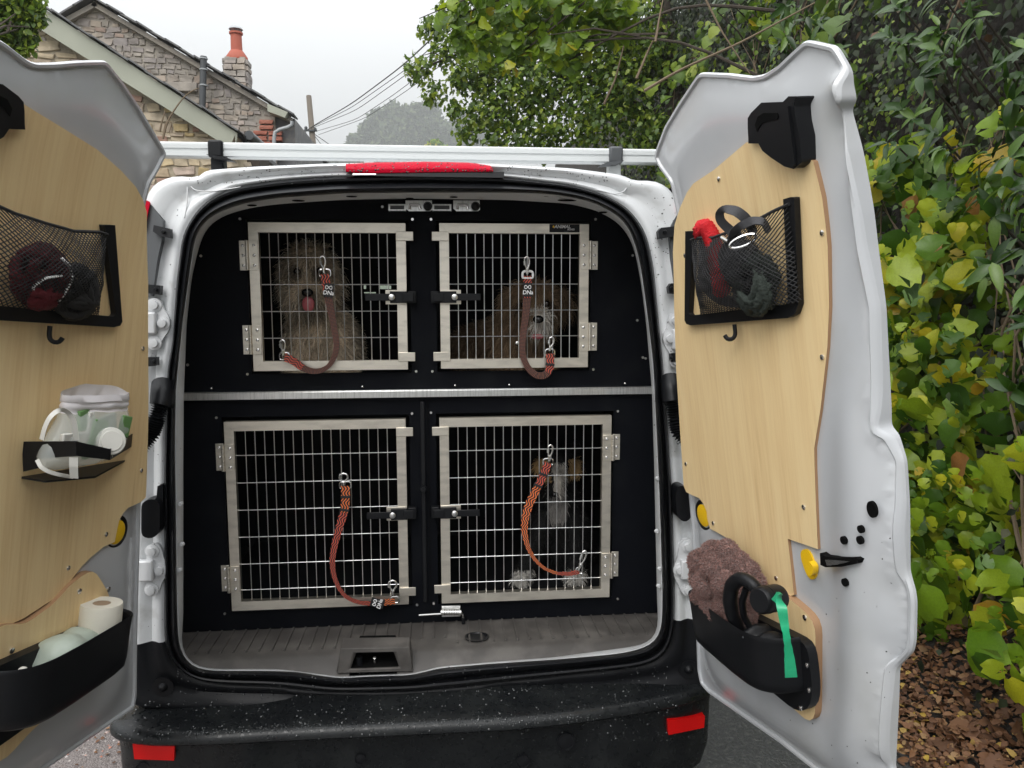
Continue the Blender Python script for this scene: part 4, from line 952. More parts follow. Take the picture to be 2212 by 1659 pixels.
# roof bar and its clamps
rb = thing('roof_bar', 'long white ribbed roof bar across the van roof', 'roof bar', (-.05, .35, 1.8))
YB = .33
def barp(u, top):
    v = (310 + (u - 360) * .0125) if top else (346 + (u - 360) * .004); return onY(u, v, YB)
rws = []
A = onY(300, 327, YB); B = onY(1500, 338, YB); hz_ = (onY(900, 317, YB).z - onY(900, 348, YB).z) / 2
pf = [(-.022, -1), (-.026, -.9), (-.026, -.3), (-.0225, -.24), (-.0225, .05), (-.026, .12), (-.026, .62), (-.023, .68), (-.023, .8), (-.018, 1), (.018, 1), (.022, .9), (.022, -.9), (.018, -1)]
zc = (onY(900, 317, YB).z + onY(900, 348, YB).z) / 2
mb = MB(); mb.loft([[Vector((x, YB + dy, zc + hz_ * f)) for dy, f in pf] for x in (onY(300, 330, YB).x, onY(1460, 330, YB).x)], closed=True)
mb.build('bar', M['rail'], rb, smooth=30)
for u, m_ in ((472, 'blackp'), (1326, 'greyclip')):
    x = onY(u, 330, YB).x
    mb = MB(); mb.box(x - .020, x + .020, YB - .036, YB + .034, zc - hz_ * 1.15, zc + hz_ * 1.2); c_ = mb.build('clamp', M[m_], rb, bevel=.006)
    mb = MB(); mb.box(x - .018, x + .018, YB - .02, YB + .02, zc - hz_ - .075, zc - hz_ * 1.1); mb.build('foot', M[m_] if m_ == 'blackp' else M['rail'], rb, bevel=.004)
    mb = MB(); s_ = 1 if u < 900 else -1
    mb.prism([(x - .02 * s_, YB - .05, zc - hz_ * .9), (x + .03 * s_, YB - .05, zc - hz_ * 1.2), (x + .055 * s_, YB - .05, zc - hz_ * 1.75), (x - .0 * s_, YB - .05, zc - hz_ * 1.5)], (0, .03, 0)); mb.build('clamp_lever', M[m_], c_, bevel=.003)
# load floor with ribs, worn lip and latch well
def floor():
    zf = CAMZ - .945; mb = MB(); xs = np.linspace(-.80, .70, 61); rws = []
    fp = [(.75, 0), (.24, 0), (.10, 0), (.055, -.001), (.04, -.007), (.0, -.035), (-.012, -.045), (-.02, -.07)]
    for y, dz in fp: rws.append([Vector((x, y, zf + dz)) for x in xs])
    mb.loft(rws); ox0, ox1 = onY(760, 1425, .015).x, onY(859, 1425, .015).x
    kp = [i for i, f in enumerate(mb.f) if not (ox0 < sum(mb.v[q][0] for q in f) / 4 < ox1 and sum(mb.v[q][1] for q in f) / 4 < .10)]
    mb.f = [mb.f[i] for i in kp]; mb.m = [mb.m[i] for i in kp]; fl = mb.build('load_floor', M['mat_floor'], van, smooth=35)
    mb = MB(); x = -.70
    while x < .62:
        if not (-.20 < x < .02): mb.frame_box((x, .155, zf + .0008), (.0026, 0, 0), (0, .075, 0), (0, 0, .0034)); mb.lathe([(.004, 0), (.003, .003), (.0005, .004)], (x, .077, zf), (0, 0, 1), 8)
        else: mb.frame_box((x, .17, zf + .0008), (.0026, 0, 0), (0, .055, 0), (0, 0, .0034)); mb.lathe([(.004, 0), (.003, .003), (.0005, .004)], (x, .112, zf), (0, 0, 1), 8)
        x += .0335
    mb.build('rib', M['mat_floor'], fl)
    # raised latch housing: bezel with a real opening
    o_ = [onY(*q, -.010) for q in ((735, 1401), (885, 1399), (892, 1450), (726, 1454))]
    i_ = [onY(*q, -.006) for q in ((770, 1409), (850, 1407), (862, 1440), (757, 1444))]
    ob = [p + Vector((0, .05, .006 if k < 2 else 0)) for k, p in enumerate(o_)]; ib = [p + Vector((0, .09, .004)) for p in i_]
    mb = MB(); mb.loft([ob, o_, [a.lerp(b, .86) + Vector((0, -.006, 0)) for a, b in zip(o_, i_)], i_], closed=True); lw = mb.build('latch_housing', M['mat_floor'], fl, bevel=.003, smooth=30)
    mb = MB(); mb.loft([[p + Vector((0, .0006, 0)) for p in i_], ib], closed=True); mb.add(ib, [(0, 1, 2, 3)]); mb.build('latch_recess', M['dark'], fl)  # well sides and back coloured near-black to stand for inner shade
    mb = MB(); a = onY(810, 1438, .01); mb.tube([a, a + Vector((0, 0, .018)), a + Vector((.0, -.008, .026))], .004, 8); mb.build('latch_pin', M['chrome'], fl)
    mb = MB(); mb.tube([onY(777, 1418, .01), onY(777, 1436, .01)], .008, 8); mb.build('latch_block', M['rubber'], fl)
    c = onZ(1030, 1377, zf + .001); mb = MB(); mb.lathe([(.030, 0), (.031, .003), (.026, .0035), (.024, .0008), (.001, .0006)], (0, 0, 0), (0, 0, 1), 28); o = mb.build('tie_down_cup', M['rubber'], fl); o.parent = None; o.location = c; o.scale = (1.1, 1.0, 1); keep(o, fl)
floor()
# bumper: shelf, lip, face, wrapped ends
def path_on(pts, z=None, Y=None): return [onZ(u, v, z) if z is not None else onY(u, v, Y) for u, v in pts]
zS = CAMZ - 1.035
lip = smooth_open([Vector((-.74, .35, zS)), onZ(236, 1552, zS), onZ(242, 1564, zS), onZ(262, 1576, zS), onZ(330, 1584, zS), onZ(450, 1582, zS), onZ(600, 1574, zS), onZ(885, 1561, zS), onZ(1102, 1551, zS), onZ(1240, 1537, zS), onZ(1374, 1517, zS), onZ(1476, 1499, zS), onZ(1525, 1482, zS), onZ(1552, 1462, zS), Vector((.72, .35, zS))], 90, 2)
def bumper():
    n = len(lip); nx = []
    for i in range(n):
        t = (lip[min(i + 1, n - 1)] - lip[max(i - 1, 0)]); q = Vector((t.y, -t.x, 0)).normalized(); q = q if q.y < 0 or abs(q.x) > .7 else -q
        if abs(q.x) > .7: q = Vector((abs(q.x) * (1 if lip[i].x > -.05 else -1), q.y, 0))
        nx.append(q)
    rws = []
    for k, (off, dz) in enumerate(((-.20, .055), (-.13, .018), (-.11, .006), (-.06, .002), (-.012, 0), (0, -.004), (.008, -.014), (.009, -.026), (.0, -.034), (-.010, -.040), (-.012, -.075), (-.014, -.19), (-.03, -.25), (-.08, -.29))):
        rws.append([lip[i] + nx[i] * off + Vector((0, 0, dz)) for i in range(n)])
    # the shelf's back edge follows the body, not the corner curve
    for j in (0, 1, 2):
        for i in range(n):
            p = rws[j][i]; rws[j][i] = Vector((max(-.72, min(.66, p.x)), max(p.y, -.035 + .0 * j - .012 * j) if j else max(p.y, -.015), p.z))
    # number plate recess: the face steps back between the two end blocks
    for j in (9, 10, 11, 12, 13):
        for i in range(n):
            x = lip[i].x; f = sst(np.array(x), -.47, -.42) * (1 - sst(np.array(x), .36, .43)); rws[j][i] += Vector((0, .028 * float(f), 0))
    mb = MB(); mb.loft(rws); b_ = mb.build('bumper', M['blackp_wet'], van, smooth=35)
    def face(u, v, off=0):
        best = None; Y = -.12
        for _ in range(6):
            p = onY(u, v, Y); i = min(range(n), key=lambda k: abs(lip[k].x - p.x) + (5 if abs(nx[k].x) > .97 else 0)); Y = lip[i].y - nx[i].y * .012 * -1 + off
            Y = (lip[i] + nx[i] * (-.012)).y + off
        return onY(u, v, Y)
    for pts in (((286, 1604), (377, 1612), (376, 1643), (290, 1640)), ((1442, 1556), (1523, 1546), (1521, 1572), (1444, 1588))):
        q = [face(u, v, -.012) for u, v in pts]; mb = MB(); mb.prism(q, (0, .03, 0)); mb.build('reflector', M['redrefl'], b_, bevel=.003)
    for u, v, r in ((311, 1688 - 24, .022), (778, 1669 - 30, .014), (1130, 1645 - 0, .018), (1222, 1602, .024)):
        p = face(u, v, .024 if 500 < u < 1300 else -.0); mb = MB(); mb.lathe([(r, -.002), (r, .004), (r * .85, .004), (r * .8, .001), (r * .5, .002), (.001, .003)], p, (0, -1, 0), 24); mb.build('sensor', M['blackp'], b_)
    return b_
BUMP = bumper()
# studs in the black corners above the bumper
for u, v in ((352, 1484), (1487, 1446)):
    mb = MB(); mb.lathe([(.026, 0), (.026, .002), (.020, .001), (.012, .001), (.010, .006), (.004, .012), (.001, .012)], onRing(u, v, -.008), (0, -1, 0), 20); mb.build('stud', M['blackp'], van)
# seam lines pressed into the white corners
for pts in ([(413, 391), (408, 402), (420, 412), (455, 414), (520, 404)], [(338, 428), (352, 402), (375, 392), (392, 386)], [(1356, 392), (1352, 412), (1330, 420), (1290, 410)], [(1384, 397), (1400, 412), (1440, 420), (1452, 440)], [(405, 400), (404, 440), (398, 470)]):
    mb = MB(); mb.tube(smooth_open([onRing(u, v, -.002 + bump_face(onRing(u, v))) for u, v in pts], 16, 2), .0016, 5); mb.build('seam', M['whitejamb'], van)

# ================================================================== REAR DOORS
OUT_R = [(1415.4, 340.5), (1420, 320), (1439, 270), (1471, 217), (1509, 160), (1518, 156), (1575, 158), (1629.6, 164.5), (1653, 160), (1682, 141), (1710, 114), (1735, 91), (1747, 86), (1803, 98.5), (1811.5, 109), (1836.5, 153), (1838, 185), (1846, 217), (1833.5, 235), (1841, 261), (1858.5, 326), (1882, 455), (1890.7, 531), (1908.4, 662), (1920, 885), (1920, 922), (1936, 937), (1954, 996), (1959.7, 1090), (1961, 1236), (1973, 1277), (1976, 1300), (1974.4, 1384), (1969.6, 1409), (1939, 1441), (1936, 1528), (1929.6, 1659)]
OUT_R2 = [(1755, 1659), (1691, 1608), (1531, 1496), (1515, 1476.7), (1509, 1448), (1505.8, 1364.7), (1495.5, 1128), (1489, 1050), (1478, 950), (1470, 820), (1466, 640), (1464, 540), (1465, 464), (1450.6, 396), (1427, 364)]
outR = [onDoor(1, *q) for q in OUT_R] + [(.69, -.985), (.66, -1.03)] + [onDoor(1, *q) for q in OUT_R2]
OUT_L = [(101, 1659), (288, 1530), (293, 1500), (294, 1385), (298, 1230), (302, 1085), (308, 900), (310, 700), (311, 540), (310, 450), (322, 400), (340, 370), (358, 333), (351, 318), (300, 230), (261, 172), (227, 130), (170, 131), (120, 135), (74, 136), (58, 130), (42, 118), (20, 100), (0, 86)]
exL = [p for p in outR if True]
ol = [onDoor(-1, *q) for q in OUT_L]
iA = OUT_R.index((1735, 91)); tail = outR[iA:len(OUT_R) + 2]
outL = ol + [p for p in tail if p[0] > ol[-1][0] + .01]
PLY_R = [(1763, 348), (1770, 376), (1782, 425.6), (1789.5, 484), (1794, 531), (1797, 662), (1793, 750), (1788, 796), (1778, 884), (1764.6, 966.5), (1765, 1002), (1770.5, 1148), (1772.5, 1185), (1707, 1162.5), (1720.6, 1284), (1704, 1288), (1675, 1268), (1650, 1248), (1621, 1211), (1584, 1166), (1550.5, 1147), (1538.6, 1141), (1533, 1122), (1531, 1104), (1524, 1087), (1515, 1075), (1497.5, 1067.7), (1487, 1062), (1481.4, 1048.6), (1472.6, 913.7), (1465.3, 796), (1461, 662), (1458.5, 544.7), (1462, 486), (1474, 448), (1488.8, 415.6), (1503, 396), (1547, 367), (1618, 307), (1665, 300), (1710, 315)]
plyR = [onDoor(1, u, v, .024) for u, v in PLY_R]
PLY_L = [(35, 218), (70, 240), (128, 275), (205, 323), (256, 368), (288, 403), (304, 432), (312, 458), (315, 610), (315, 770), (316, 850), (315, 930), (311.5, 1050), (310, 1074), (299, 1084), (272, 1096), (261, 1108), (253, 1122), (248, 1143), (243, 1170), (219, 1180), (192, 1202), (171, 1223), (147, 1254), (113, 1291), (46, 1334), (0, 1356)]
pl_ = [onDoor(-1, u, v, .024) for u, v in PLY_L]
rt = [p for p in plyR[:16]][::-1]
def tidy(poly, n=700, k=2): return smooth_closed(poly, n, k)
outR_raw, outL_raw = outR, outL
outR, outL = tidy(outR), tidy(outL)
SOFT = {id(outR): tidy(outR_raw, 260, 60), id(outL): tidy(outL_raw, 260, 60)}
BEAM = [onDoor(1, *q, .03) for q in [(1768, 200), (1800, 215), (1812, 300), (1822, 400), (1838, 531), (1843, 662), (1834, 800), (1822, 900), (1812, 1000), (1812, 1128), (1817, 1300), (1820, 1420), (1818, 1560), (1795, 1659), (1900, 1659), (1906, 1550), (1902, 1420), (1918, 1300), (1926, 1150), (1908, 1000), (1884, 850), (1874, 700), (1862, 560), (1850, 420), (1828, 300), (1822, 200), (1795, 150), (1765, 150)]]
BEAM = smooth_closed(BEAM, 160, 4)
SWAGE = [onDoor(1, *q, .02) for q in [(1530, 1395), (1575, 1440), (1640, 1510), (1720, 1575), (1765, 1600), (1800, 1640), (1800, 1659), (1770, 1655), (1700, 1590), (1600, 1520), (1545, 1470)]]
plyL = pl_ + [p for p in rt if p[0] > pl_[-1][0] + .02] 
def cdt_panel(outline, height, step, extra=()):
    A = np.array(outline); mn, mxx = A.min(0), A.max(0)
    gx, gz = np.meshgrid(np.arange(mn[0] + step / 2, mxx[0], step), np.arange(mn[1] + step / 2, mxx[1], step)); P = np.stack([gx.ravel(), gz.ravel()], 1)
    P[:, 0] += (np.round(P[:, 1] / step) % 2) * step * .5
    P = P[inside(P, outline)]; d = seg_dist(P, outline); P = P[d > step * .55]
    E_ = []                                   # crisp rings that follow the edge
    n = len(outline); cen = A.mean(0)
    fine = []
    for i in range(n):
        a, b = A[i], A[(i + 1) % n]; L = np.linalg.norm(b - a); k = max(1, int(L / step))
        for j in range(k): fine.append(a + (b - a) * j / k)
    fine = np.array(fine)
    allp = [tuple(q) for q in fine]; nb = len(allp)
    rings = []
    for ins in extra:
        nxt = np.roll(fine, -1, 0) - np.roll(fine, 1, 0); nr = np.stack([-nxt[:, 1], nxt[:, 0]], 1); nr /= np.maximum(1e-9, np.linalg.norm(nr, axis=1, keepdims=True))
        for sgn in (1, -1):
            Q = fine + nr * ins * sgn; ok = inside(Q, outline) & (np.abs(seg_dist(Q, outline) - ins) < ins * .15 + .0006); rings.append(Q[ok])
    if rings:
        R_ = np.concatenate(rings); keepm = np.ones(len(P), bool)
        for i0 in range(0, len(P), 400):
            dd = np.sqrt(((P[i0:i0 + 400, None] - R_[None]) ** 2).sum(2)).min(1); keepm[i0:i0 + 400] = dd > step * .45
        P = np.concatenate([P[keepm], R_])
    pts = [Vector(q) for q in allp] + [Vector(q) for q in P]
    r = geometry.delaunay_2d_cdt(pts, [(i, (i + 1) % nb) for i in range(nb)], [], 1, 1e-5)
    V = np.array([tuple(q) for q in r[0]]); H = height(V)
    if extra:                                 # soften the pressing away from its hemmed edge, as drawn steel does
        F_ = np.array([tuple(f) for f in r[2] if len(f) == 3]); ed = np.concatenate([F_[:, [0, 1]], F_[:, [1, 2]], F_[:, [2, 0]]]); ed = np.concatenate([ed, ed[:, ::-1]])
        m_ = sst(seg_dist(V, outline), .013, .022)
        for _ in range(22):
            acc = np.zeros(len(V)); cnt = np.zeros(len(V)); np.add.at(acc, ed[:, 0], H[ed[:, 1]]); np.add.at(cnt, ed[:, 0], 1); H = H * (1 - .6 * m_) + .6 * m_ * acc / np.maximum(cnt, 1)
    return V, H, r[2], fine
def panel_mesh(sd_, name, outline, height, t0, step, mats, parent, thick, extra=(), uv=False, side_mat=0):
    V, H, F, fine = cdt_panel(outline, height, step, extra)
    mb = MB(); vs = [DP(sd_, s, w_, t0 + h) for (s, w_), h in zip(V, H)]; fs = [tuple(f) for f in F]; mb.add(vs, fs, 0)
    hf = height(fine); n = len(fine)
    a = [DP(sd_, s, w_, t0 + h) for (s, w_), h in zip(fine, hf)]; b = [DP(sd_, s, w_, t0 - thick) for s, w_ in fine]
    mb.loft([a, b], closed=True, mi=side_mat); mb.add(b, [tuple(range(n))], side_mat)
    me = mb.mesh(name, mats, 38, recalc=True)
    if uv:
        ul = me.uv_layers.new(name='UVMap'); nv = len(V)
        O, d, a_, n_ = DF[sd_]
        co = [((v_.co - O).dot(d), (v_.co - O).dot(a_)) for v_ in me.vertices]
        for l in me.loops: ul.data[l.index].uv = (co[l.vertex_index][0] + .37 * sd_, co[l.vertex_index][1])
    return put(me, name, parent)
def door(sd_, outline, ply_o):
    dr = bpy.data.objects.new('rear_door', None); COL.objects.link(dr); dr.location = DP(sd_, 0, -1.0); keep(dr, van)
    dr['label'] = 'right rear door swung open, inner face in full view' if sd_ > 0 else 'left rear door swung open, cut off by the picture edge'
    plyA = np.array(ply_o)
    soft = SOFT[id(outline)]
    def relief(V):
        d0 = seg_dist(V, outline); d1 = seg_dist(V, soft) * np.where(inside(V, soft), 1, -1); f = sst(d0, .008, .03); d = np.maximum(d0 * (1 - f) + d1 * f, 0); h = np.zeros(len(V))
        h += .005 * sst(d0, 0, .003) - .005 * sst(d0, .008, .011) + .023 * sst(d, .018, .055)
        # box section down the free edge, pressed ridges at the top and bottom
        s, w_ = V[:, 0], V[:, 1]; db = seg_dist(V, BEAM) * np.where(inside(V, BEAM), 1, -1)
        h += .026 * sst(db, -.012, .014) - .003 * np.exp(-((db - .03) / .01) ** 2)
        d2 = seg_dist(V, SWAGE) * np.where(inside(V, SWAGE), 1, -1); h += .010 * sst(d2, -.012, .012)
        h -= .010 * sst(d, .045, .062) * sst(w_, .12, .22) * sst(.62 - s, 0, .05)
        return h
    panel_mesh(sd_, 'door_shell', outline, relief, 0, .012, [M['white'], M['white']], dr, .006, extra=(.0015, .003, .008, .011, .016))
    panel_mesh(sd_, 'plywood_lining', ply_o, lambda V: np.zeros(len(V)), .030, .05, [M['ply'], M['plyedge']], dr, .014, uv=True, side_mat=1)
    return dr, relief
DR, reliefR = door(1, outR, plyR); DL, reliefL = door(-1, outL, plyL)
def both(fn):
    for sd_, par in ((1, DR), (-1, DL)): fn(sd_, par)
def ddisc(sd_, s, w_, t, r, h, name, m, par, n=16, prof=None):
    O, d, a, nn = DF[sd_]; mb = MB(); mb.lathe(prof or [(r, 0), (r * .95, h * .6), (r * .5, h), (.0005, h)], DP(sd_, s, w_, t), nn, n); return mb.build(name, m, par)
# screws that hold the lining
scr = [(1467, 553), (1555, 431), (1553.6, 386), (1829 - 0, 0)]
SCR = [(1553.5, 386.6), (1476 + 4, 552), (1776.5, 503), (1776.7, 771.5), (1736.6, 1095.5), (1541, 1130), (1482, 1002), (1677, 1249)]
for u, v in SCR: s, w_ = onDoor(1, u, v, .03); ddisc(1, s, w_, .030, .0052, .003, 'screw', M['chrome'], DR)
for u, v in ((308, 753), (305, 1016), (100, 1024), (229, 1154), (147, 1227) ): 
    s, w_ = onDoor(-1, u, v, .03)
    if inside(np.array([[s, w_]]), plyL)[0]: ddisc(-1, s, w_, .030, .0052, .003, 'screw', M['chrome'], DL)
# grab plugs, and near-black caps painting the shade of holes and catch slot
def yplug(sd_, par):
    s, w_ = onDoor(1, 1522, 1113, .02); O, d, a, n = DF[sd_]
    ddisc(sd_, s, w_, .018, .034, .005, 'plug_seal', M['rubber'], par, 28, [(.038, 0), (.038, .004), (.030, .006), (.029, .004)])
    ddisc(sd_, s, w_, .019, .028, .005, 'yellow_plug', M['yellow'], par, 28, [(.027, 0), (.027, .005), (.021, .007), (.001, .006)])
both(yplug)
def dprism(sd_, name, pts, t0, t1, m, par, bev=.0, mside=None, smooth=40, uvm=False):
    O, d, a, n = DF[sd_]; mb = MB(); P = [DP(sd_, s, w_, t0) for s, w_ in pts]; mb.prism(P, n * (t1 - t0)); return mb.build(name, m, par, bevel=bev, seg=3, smooth=smooth)
def dl(pts, t): return [onDoor(1, u, v, t) for u, v in pts]
def top_of(u, v):                    # height of the pressed steel where this sight line meets it
    h = .03
    for _ in range(6): h = float(reliefR(np.array([onDoor(1, u, v, h)]))[0])
    return h
for u, v, r, kv in ((1894, 1098, .0105, 1.35), (1868.7, 1141, .0068, 1), (1823, 1167, .0072, 1), (1857, 1167, .0072, 1), (1825.5, 1258, .0072, 1)):
    s, w_ = onDoor(1, u, v, top_of(u, v)); h = float(reliefR(np.array([[s, w_], [s + r, w_], [s - r, w_]])).max())
    pts = [(s + r * cos(2 * pi * k / 20), w_ + r * kv * sin(2 * pi * k / 20)) for k in range(20)]
    dprism(1, 'hole_shade', pts, h - .004, h + .0012, M['dark'], DR)  # solid near-black cap; the opening's shade is its colour
CS = [(1773, 1194), (1783, 1201), (1808, 1204), (1851, 1204), (1857, 1209), (1854, 1217), (1820, 1224), (1785, 1225), (1774, 1220)]
cs_ = dl(CS, .04)
hh = float(np.max(reliefR(np.array(cs_)))); cs_ = dl(CS, hh); dprism(1, 'catch_slot_shade', cs_, hh - .012, hh + .002, M['dark'], DR, .001)
dprism(1, 'catch_plate', dl([(1786, 1208), (1810, 1209), (1840, 1212), (1812, 1219), (1790, 1221)], hh), hh + .002, hh + .004, M['chrome'], DR)
YH = [(1734, 1187), (1746, 1184), (1755, 1196), (1762, 1215), (1768, 1232), (1766, 1248), (1756, 1253), (1746, 1242), (1737, 1217), (1732, 1200)]
yh = dl(YH, .028); yh = dl(YH, float(reliefR(np.array(yh)).max()))
hy = float(reliefR(np.array(yh)).max()); dprism(1, 'yellow_cap', smooth_closed(yh, 30, 2), hy - .008, hy + .004, M['yellow'], DR, .003)
dprism(1, 'cap_knob', smooth_closed(dl([(1752, 1210), (1762, 1222), (1761, 1240), (1751, 1244), (1747, 1226)], hy + .01), 20, 1), hy + .003, hy + .016, M['yellow'], DR, .004)
# latch covers at the top of both doors
LC = dl([(1644, 221.7), (1691, 220), (1703, 208), (1722, 208), (1714, 223.4), (1720, 261), (1728, 293.6), (1732, 350), (1715, 365.5), (1694, 359.6), (1665, 340.5), (1647, 326), (1637, 308), (1636, 260)], .050)
LC2 = dl([(1616.4, 299.5), (1615, 276), (1615, 255.5), (1622, 244), (1644, 222), (1650, 222), (1650, 308), (1637, 310), (1616.4, 310)], .04)
def latch(sd_, par):
    o = dprism(sd_, 'latch_cover', LC, .012, .050, M['blackp'], par, .006)
    dprism(sd_, 'latch_side', LC2, .012, .040, M['blackp'], par, .004)
    sl = dl([(1650, 244), (1680, 244), (1683, 252), (1680, 258), (1660, 262), (1645, 268), (1636, 285), (1632, 270), (1638, 252)], .050)
    dprism(sd_, 'latch_slot', sl, .048, .0515, M['dark'], par)
    rg = dl([(1700, 230), (1706, 228), (1722, 356), (1714, 360)], .050)
    dprism(sd_, 'latch_rib', rg, .048, .055, M['blackp'], par, .002)
both(latch)
# lower plywood pad on both doors
def lowply():
    A_ = dl([(1707, 1285), (1745.7, 1316.7), (1765, 1336), (1771, 1358), (1770, 1545), (1768, 1550), (1755, 1558), (1723, 1528), (1688, 1496), (1640, 1462)], .03)
    L_ = [onDoor(-1, u, v, .03) for u, v in ((46, 1346), (107, 1303), (147, 1257), (184, 1232), (196, 1230), (208.5, 1251), (221, 1270), (230, 1292), (236, 1330), (236, 1410), (184, 1470), (60, 1575), (0, 1641))]
    right_part = [p for p in A_ if p[0] > L_[-1][0]]
    ptsL = L_ + [p for p in A_[::-1] if p[0] > L_[-1][0] + .03]
    # same pad for the right door: hinge side as on the left one
    wR = A_[0][1]
    ptsR = A_ + [(.20, A_[-1][1] + .04)] + [(p[0], p[1]) for p in (L_[9], L_[8], L_[7], L_[5], L_[3], L_[1])]
    for sd_, pts, par in ((1, ptsR, DR), (-1, ptsL, DL)):
        pts = smooth_closed(pts, 70, 1)
        panel_mesh(sd_, 'plywood_pad', pts, lambda V: np.zeros(len(V)), .040, .05, [M['ply'], M['plyedge']], par, .028, uv=True, side_mat=1)
lowply()
for u, v in ((171, 1277), (234, 1273), (25, 1405)): s, w_ = onDoor(-1, u, v, .04); ddisc(-1, s, w_, .040, .006, .003, 'screw', M['chrome'], DL)
s, w_ = onDoor(1, 1739, 1334, .04); ddisc(1, s, w_, .040, .006, .003, 'screw', M['chrome'], DR)

# ================================================================== DOG CRATE
YP = .21
crate = thing('dog_crate', 'black two-tier dog crate with four steel barred doors filling the van', 'dog crate', (-.05, .6, CAMZ - .945))
ZS_ = CAMZ - .268                                        # the shelf between the tiers
def rect(tl, tr, br, bl, Y=YP):
    q = [onY(*p, Y) for p in (tl, tr, br, bl)]
    return ((q[0].x + q[3].x) / 2, (q[1].x + q[2].x) / 2, (q[2].z + q[3].z) / 2, (q[0].z + q[1].z) / 2)
RC = {'UL': rect((537, 482), (875, 482), (882.5, 796), (551, 802)), 'UR': rect((948, 484), (1270.6, 484), (1267.8, 792), (953.4, 795.7)),
      'LL': rect((485, 910), (875.4, 903.4), (884, 1301), (504.3, 1317)), 'LR': rect((949.4, 902), (1318.6, 895.2), (1315.2, 1286), (953.9, 1300.3))}
def holed(name, x0, x1, z0, z1, holes, y0, y1, m, parent, ceil=None):
    xs = sorted({x0, x1} | {h[i] for h in holes for i in (0, 1)}); zs = sorted({z0, z1} | {h[i] for h in holes for i in (2, 3)})
    mb = MB(); ids = {}
    solid = {}
    for i in range(len(xs) - 1):
        for j in range(len(zs) - 1):
            cx, cz = (xs[i] + xs[i + 1]) / 2, (zs[j] + zs[j + 1]) / 2; solid[i, j] = not any(h[0] < cx < h[1] and h[2] < cz < h[3] for h in holes)
    def V(i, j, k):
        key = (i, j, k)
        if key not in ids: ids[key] = len(mb.v); mb.v.append((xs[i], y0 if k == 0 else y1, zs[j]))
        return ids[key]
    for (i, j), s in solid.items():
        if not s: continue
        for k in (0, 1): mb.f.append([V(i, j, k), V(i + 1, j, k), V(i + 1, j + 1, k), V(i, j + 1, k)]); mb.m.append(0)
        for di, dj, e in ((-1, 0, ((0, 0), (0, 1))), (1, 0, ((1, 0), (1, 1))), (0, -1, ((0, 0), (1, 0))), (0, 1, ((0, 1), (1, 1)))):
            if not solid.get((i + di, j + dj), False):
                (a, b), (c, d) = e; mb.f.append([V(i + a, j + b, 0), V(i + c, j + d, 0), V(i + c, j + d, 1), V(i + a, j + b, 1)]); mb.m.append(0)
    return mb.build(name, m, parent, smooth=0)
g = .010
hol = {k: (r[0] - g, r[1] + g, r[2] - g, r[3] + g) for k, r in RC.items()}
top_z = CAMZ + .31
holed('upper_panel', -.73, .66, ZS_ + .012, top_z, [hol['UL'], hol['UR']], YP + .006, YP + .022, M['panel'], crate)
holed('lower_panel', -.74, .66, CAMZ - .943, ZS_ - .012, [hol['LL'], hol['LR']], YP + .006, YP + .022, M['panel'], crate)
# carcass
XM = -.048
for nm, b in (('side_wall', (-.735, -.72, YP + .02, 1.0, CAMZ - .943, top_z)), ('side_wall', (.645, .66, YP + .02, 1.0, CAMZ - .943, top_z)), ('dividing_wall', (XM - .008, XM + .008, YP + .022, 1.0, CAMZ - .943, top_z)),
              ('crate_floor', (-.72, .645, YP + .02, 1.0, CAMZ - .943, CAMZ - .93)), ('shelf', (-.72, .645, YP + .022, 1.0, ZS_ - .010, ZS_ + .012)), ('roof_panel', (-.72, .645, YP + .02, 1.0, top_z - .012, top_z))):
    mb = MB(); mb.box(*b); mb.build(nm, M['cageint'], crate, smooth=0)
# back wall with the hand slots that let daylight from the windscreen through
def slotq(a, b, c, d): q0, q1 = onY(a, c, 1.0), onY(b, d, 1.0); return (q0.x, q1.x, q1.z, q0.z)
holed('back_wall', -.735, .66, CAMZ - .943, top_z, [slotq(818, 845, 616.5, 624.5), slotq(785, 791, 616, 624), slotq(786, 812, 631, 633.5)], 1.0, 1.010, M['cageint'], crate)
# aluminium strip on the shelf edge
a, b = onY(398, 858, YP - .004), onY(1411, 845, YP - .004)
zt = ZS_ + .0135; mb = MB(); mb.frame_box(((a.x + b.x) / 2, YP - .004, ZS_ + .002), ((b.x - a.x) / 2, 0, 0), (0, .006, 0), (0, 0, .0095)); mb.frame_box(((a.x + b.x) / 2, YP + .004, ZS_ + .0125), ((b.x - a.x) / 2, 0, 0), (0, .012, 0), (0, 0, .0015)); mb.build('edge_strip', M['alu'], crate, bevel=.001)
for u in (457, 783, 983, 1100, 1350): disc('screw', onY(u, 838 + (640 - u) * .012, YP - .0), .0035, .004, M['chrome'], crate, (0, 0, 1))
# centre locking rod in the lower tier
x = onY(914, 1000, YP).x
mb = MB(); mb.box(x - .006, x + .006, YP - .004, YP + .006, onY(914, 1300, YP).z, onY(914, 868, YP).z); mb.build('lock_rod', M['blackp'], crate, bevel=.002)
mb = MB(); mb.lathe([(.008, 0), (.009, .004), (.009, .02), (.007, .024)], (x, YP - .006, onY(914, 1052, YP).z), (0, -1, 0), 14); mb.build('rod_knob', M['blackp'], crate)
mb = MB(); mb.box(x + .014, x + .0165, YP + .001, YP + .0065, CAMZ - .93, ZS_ - .014); mb.build('panel_seam', M['dark'], crate)
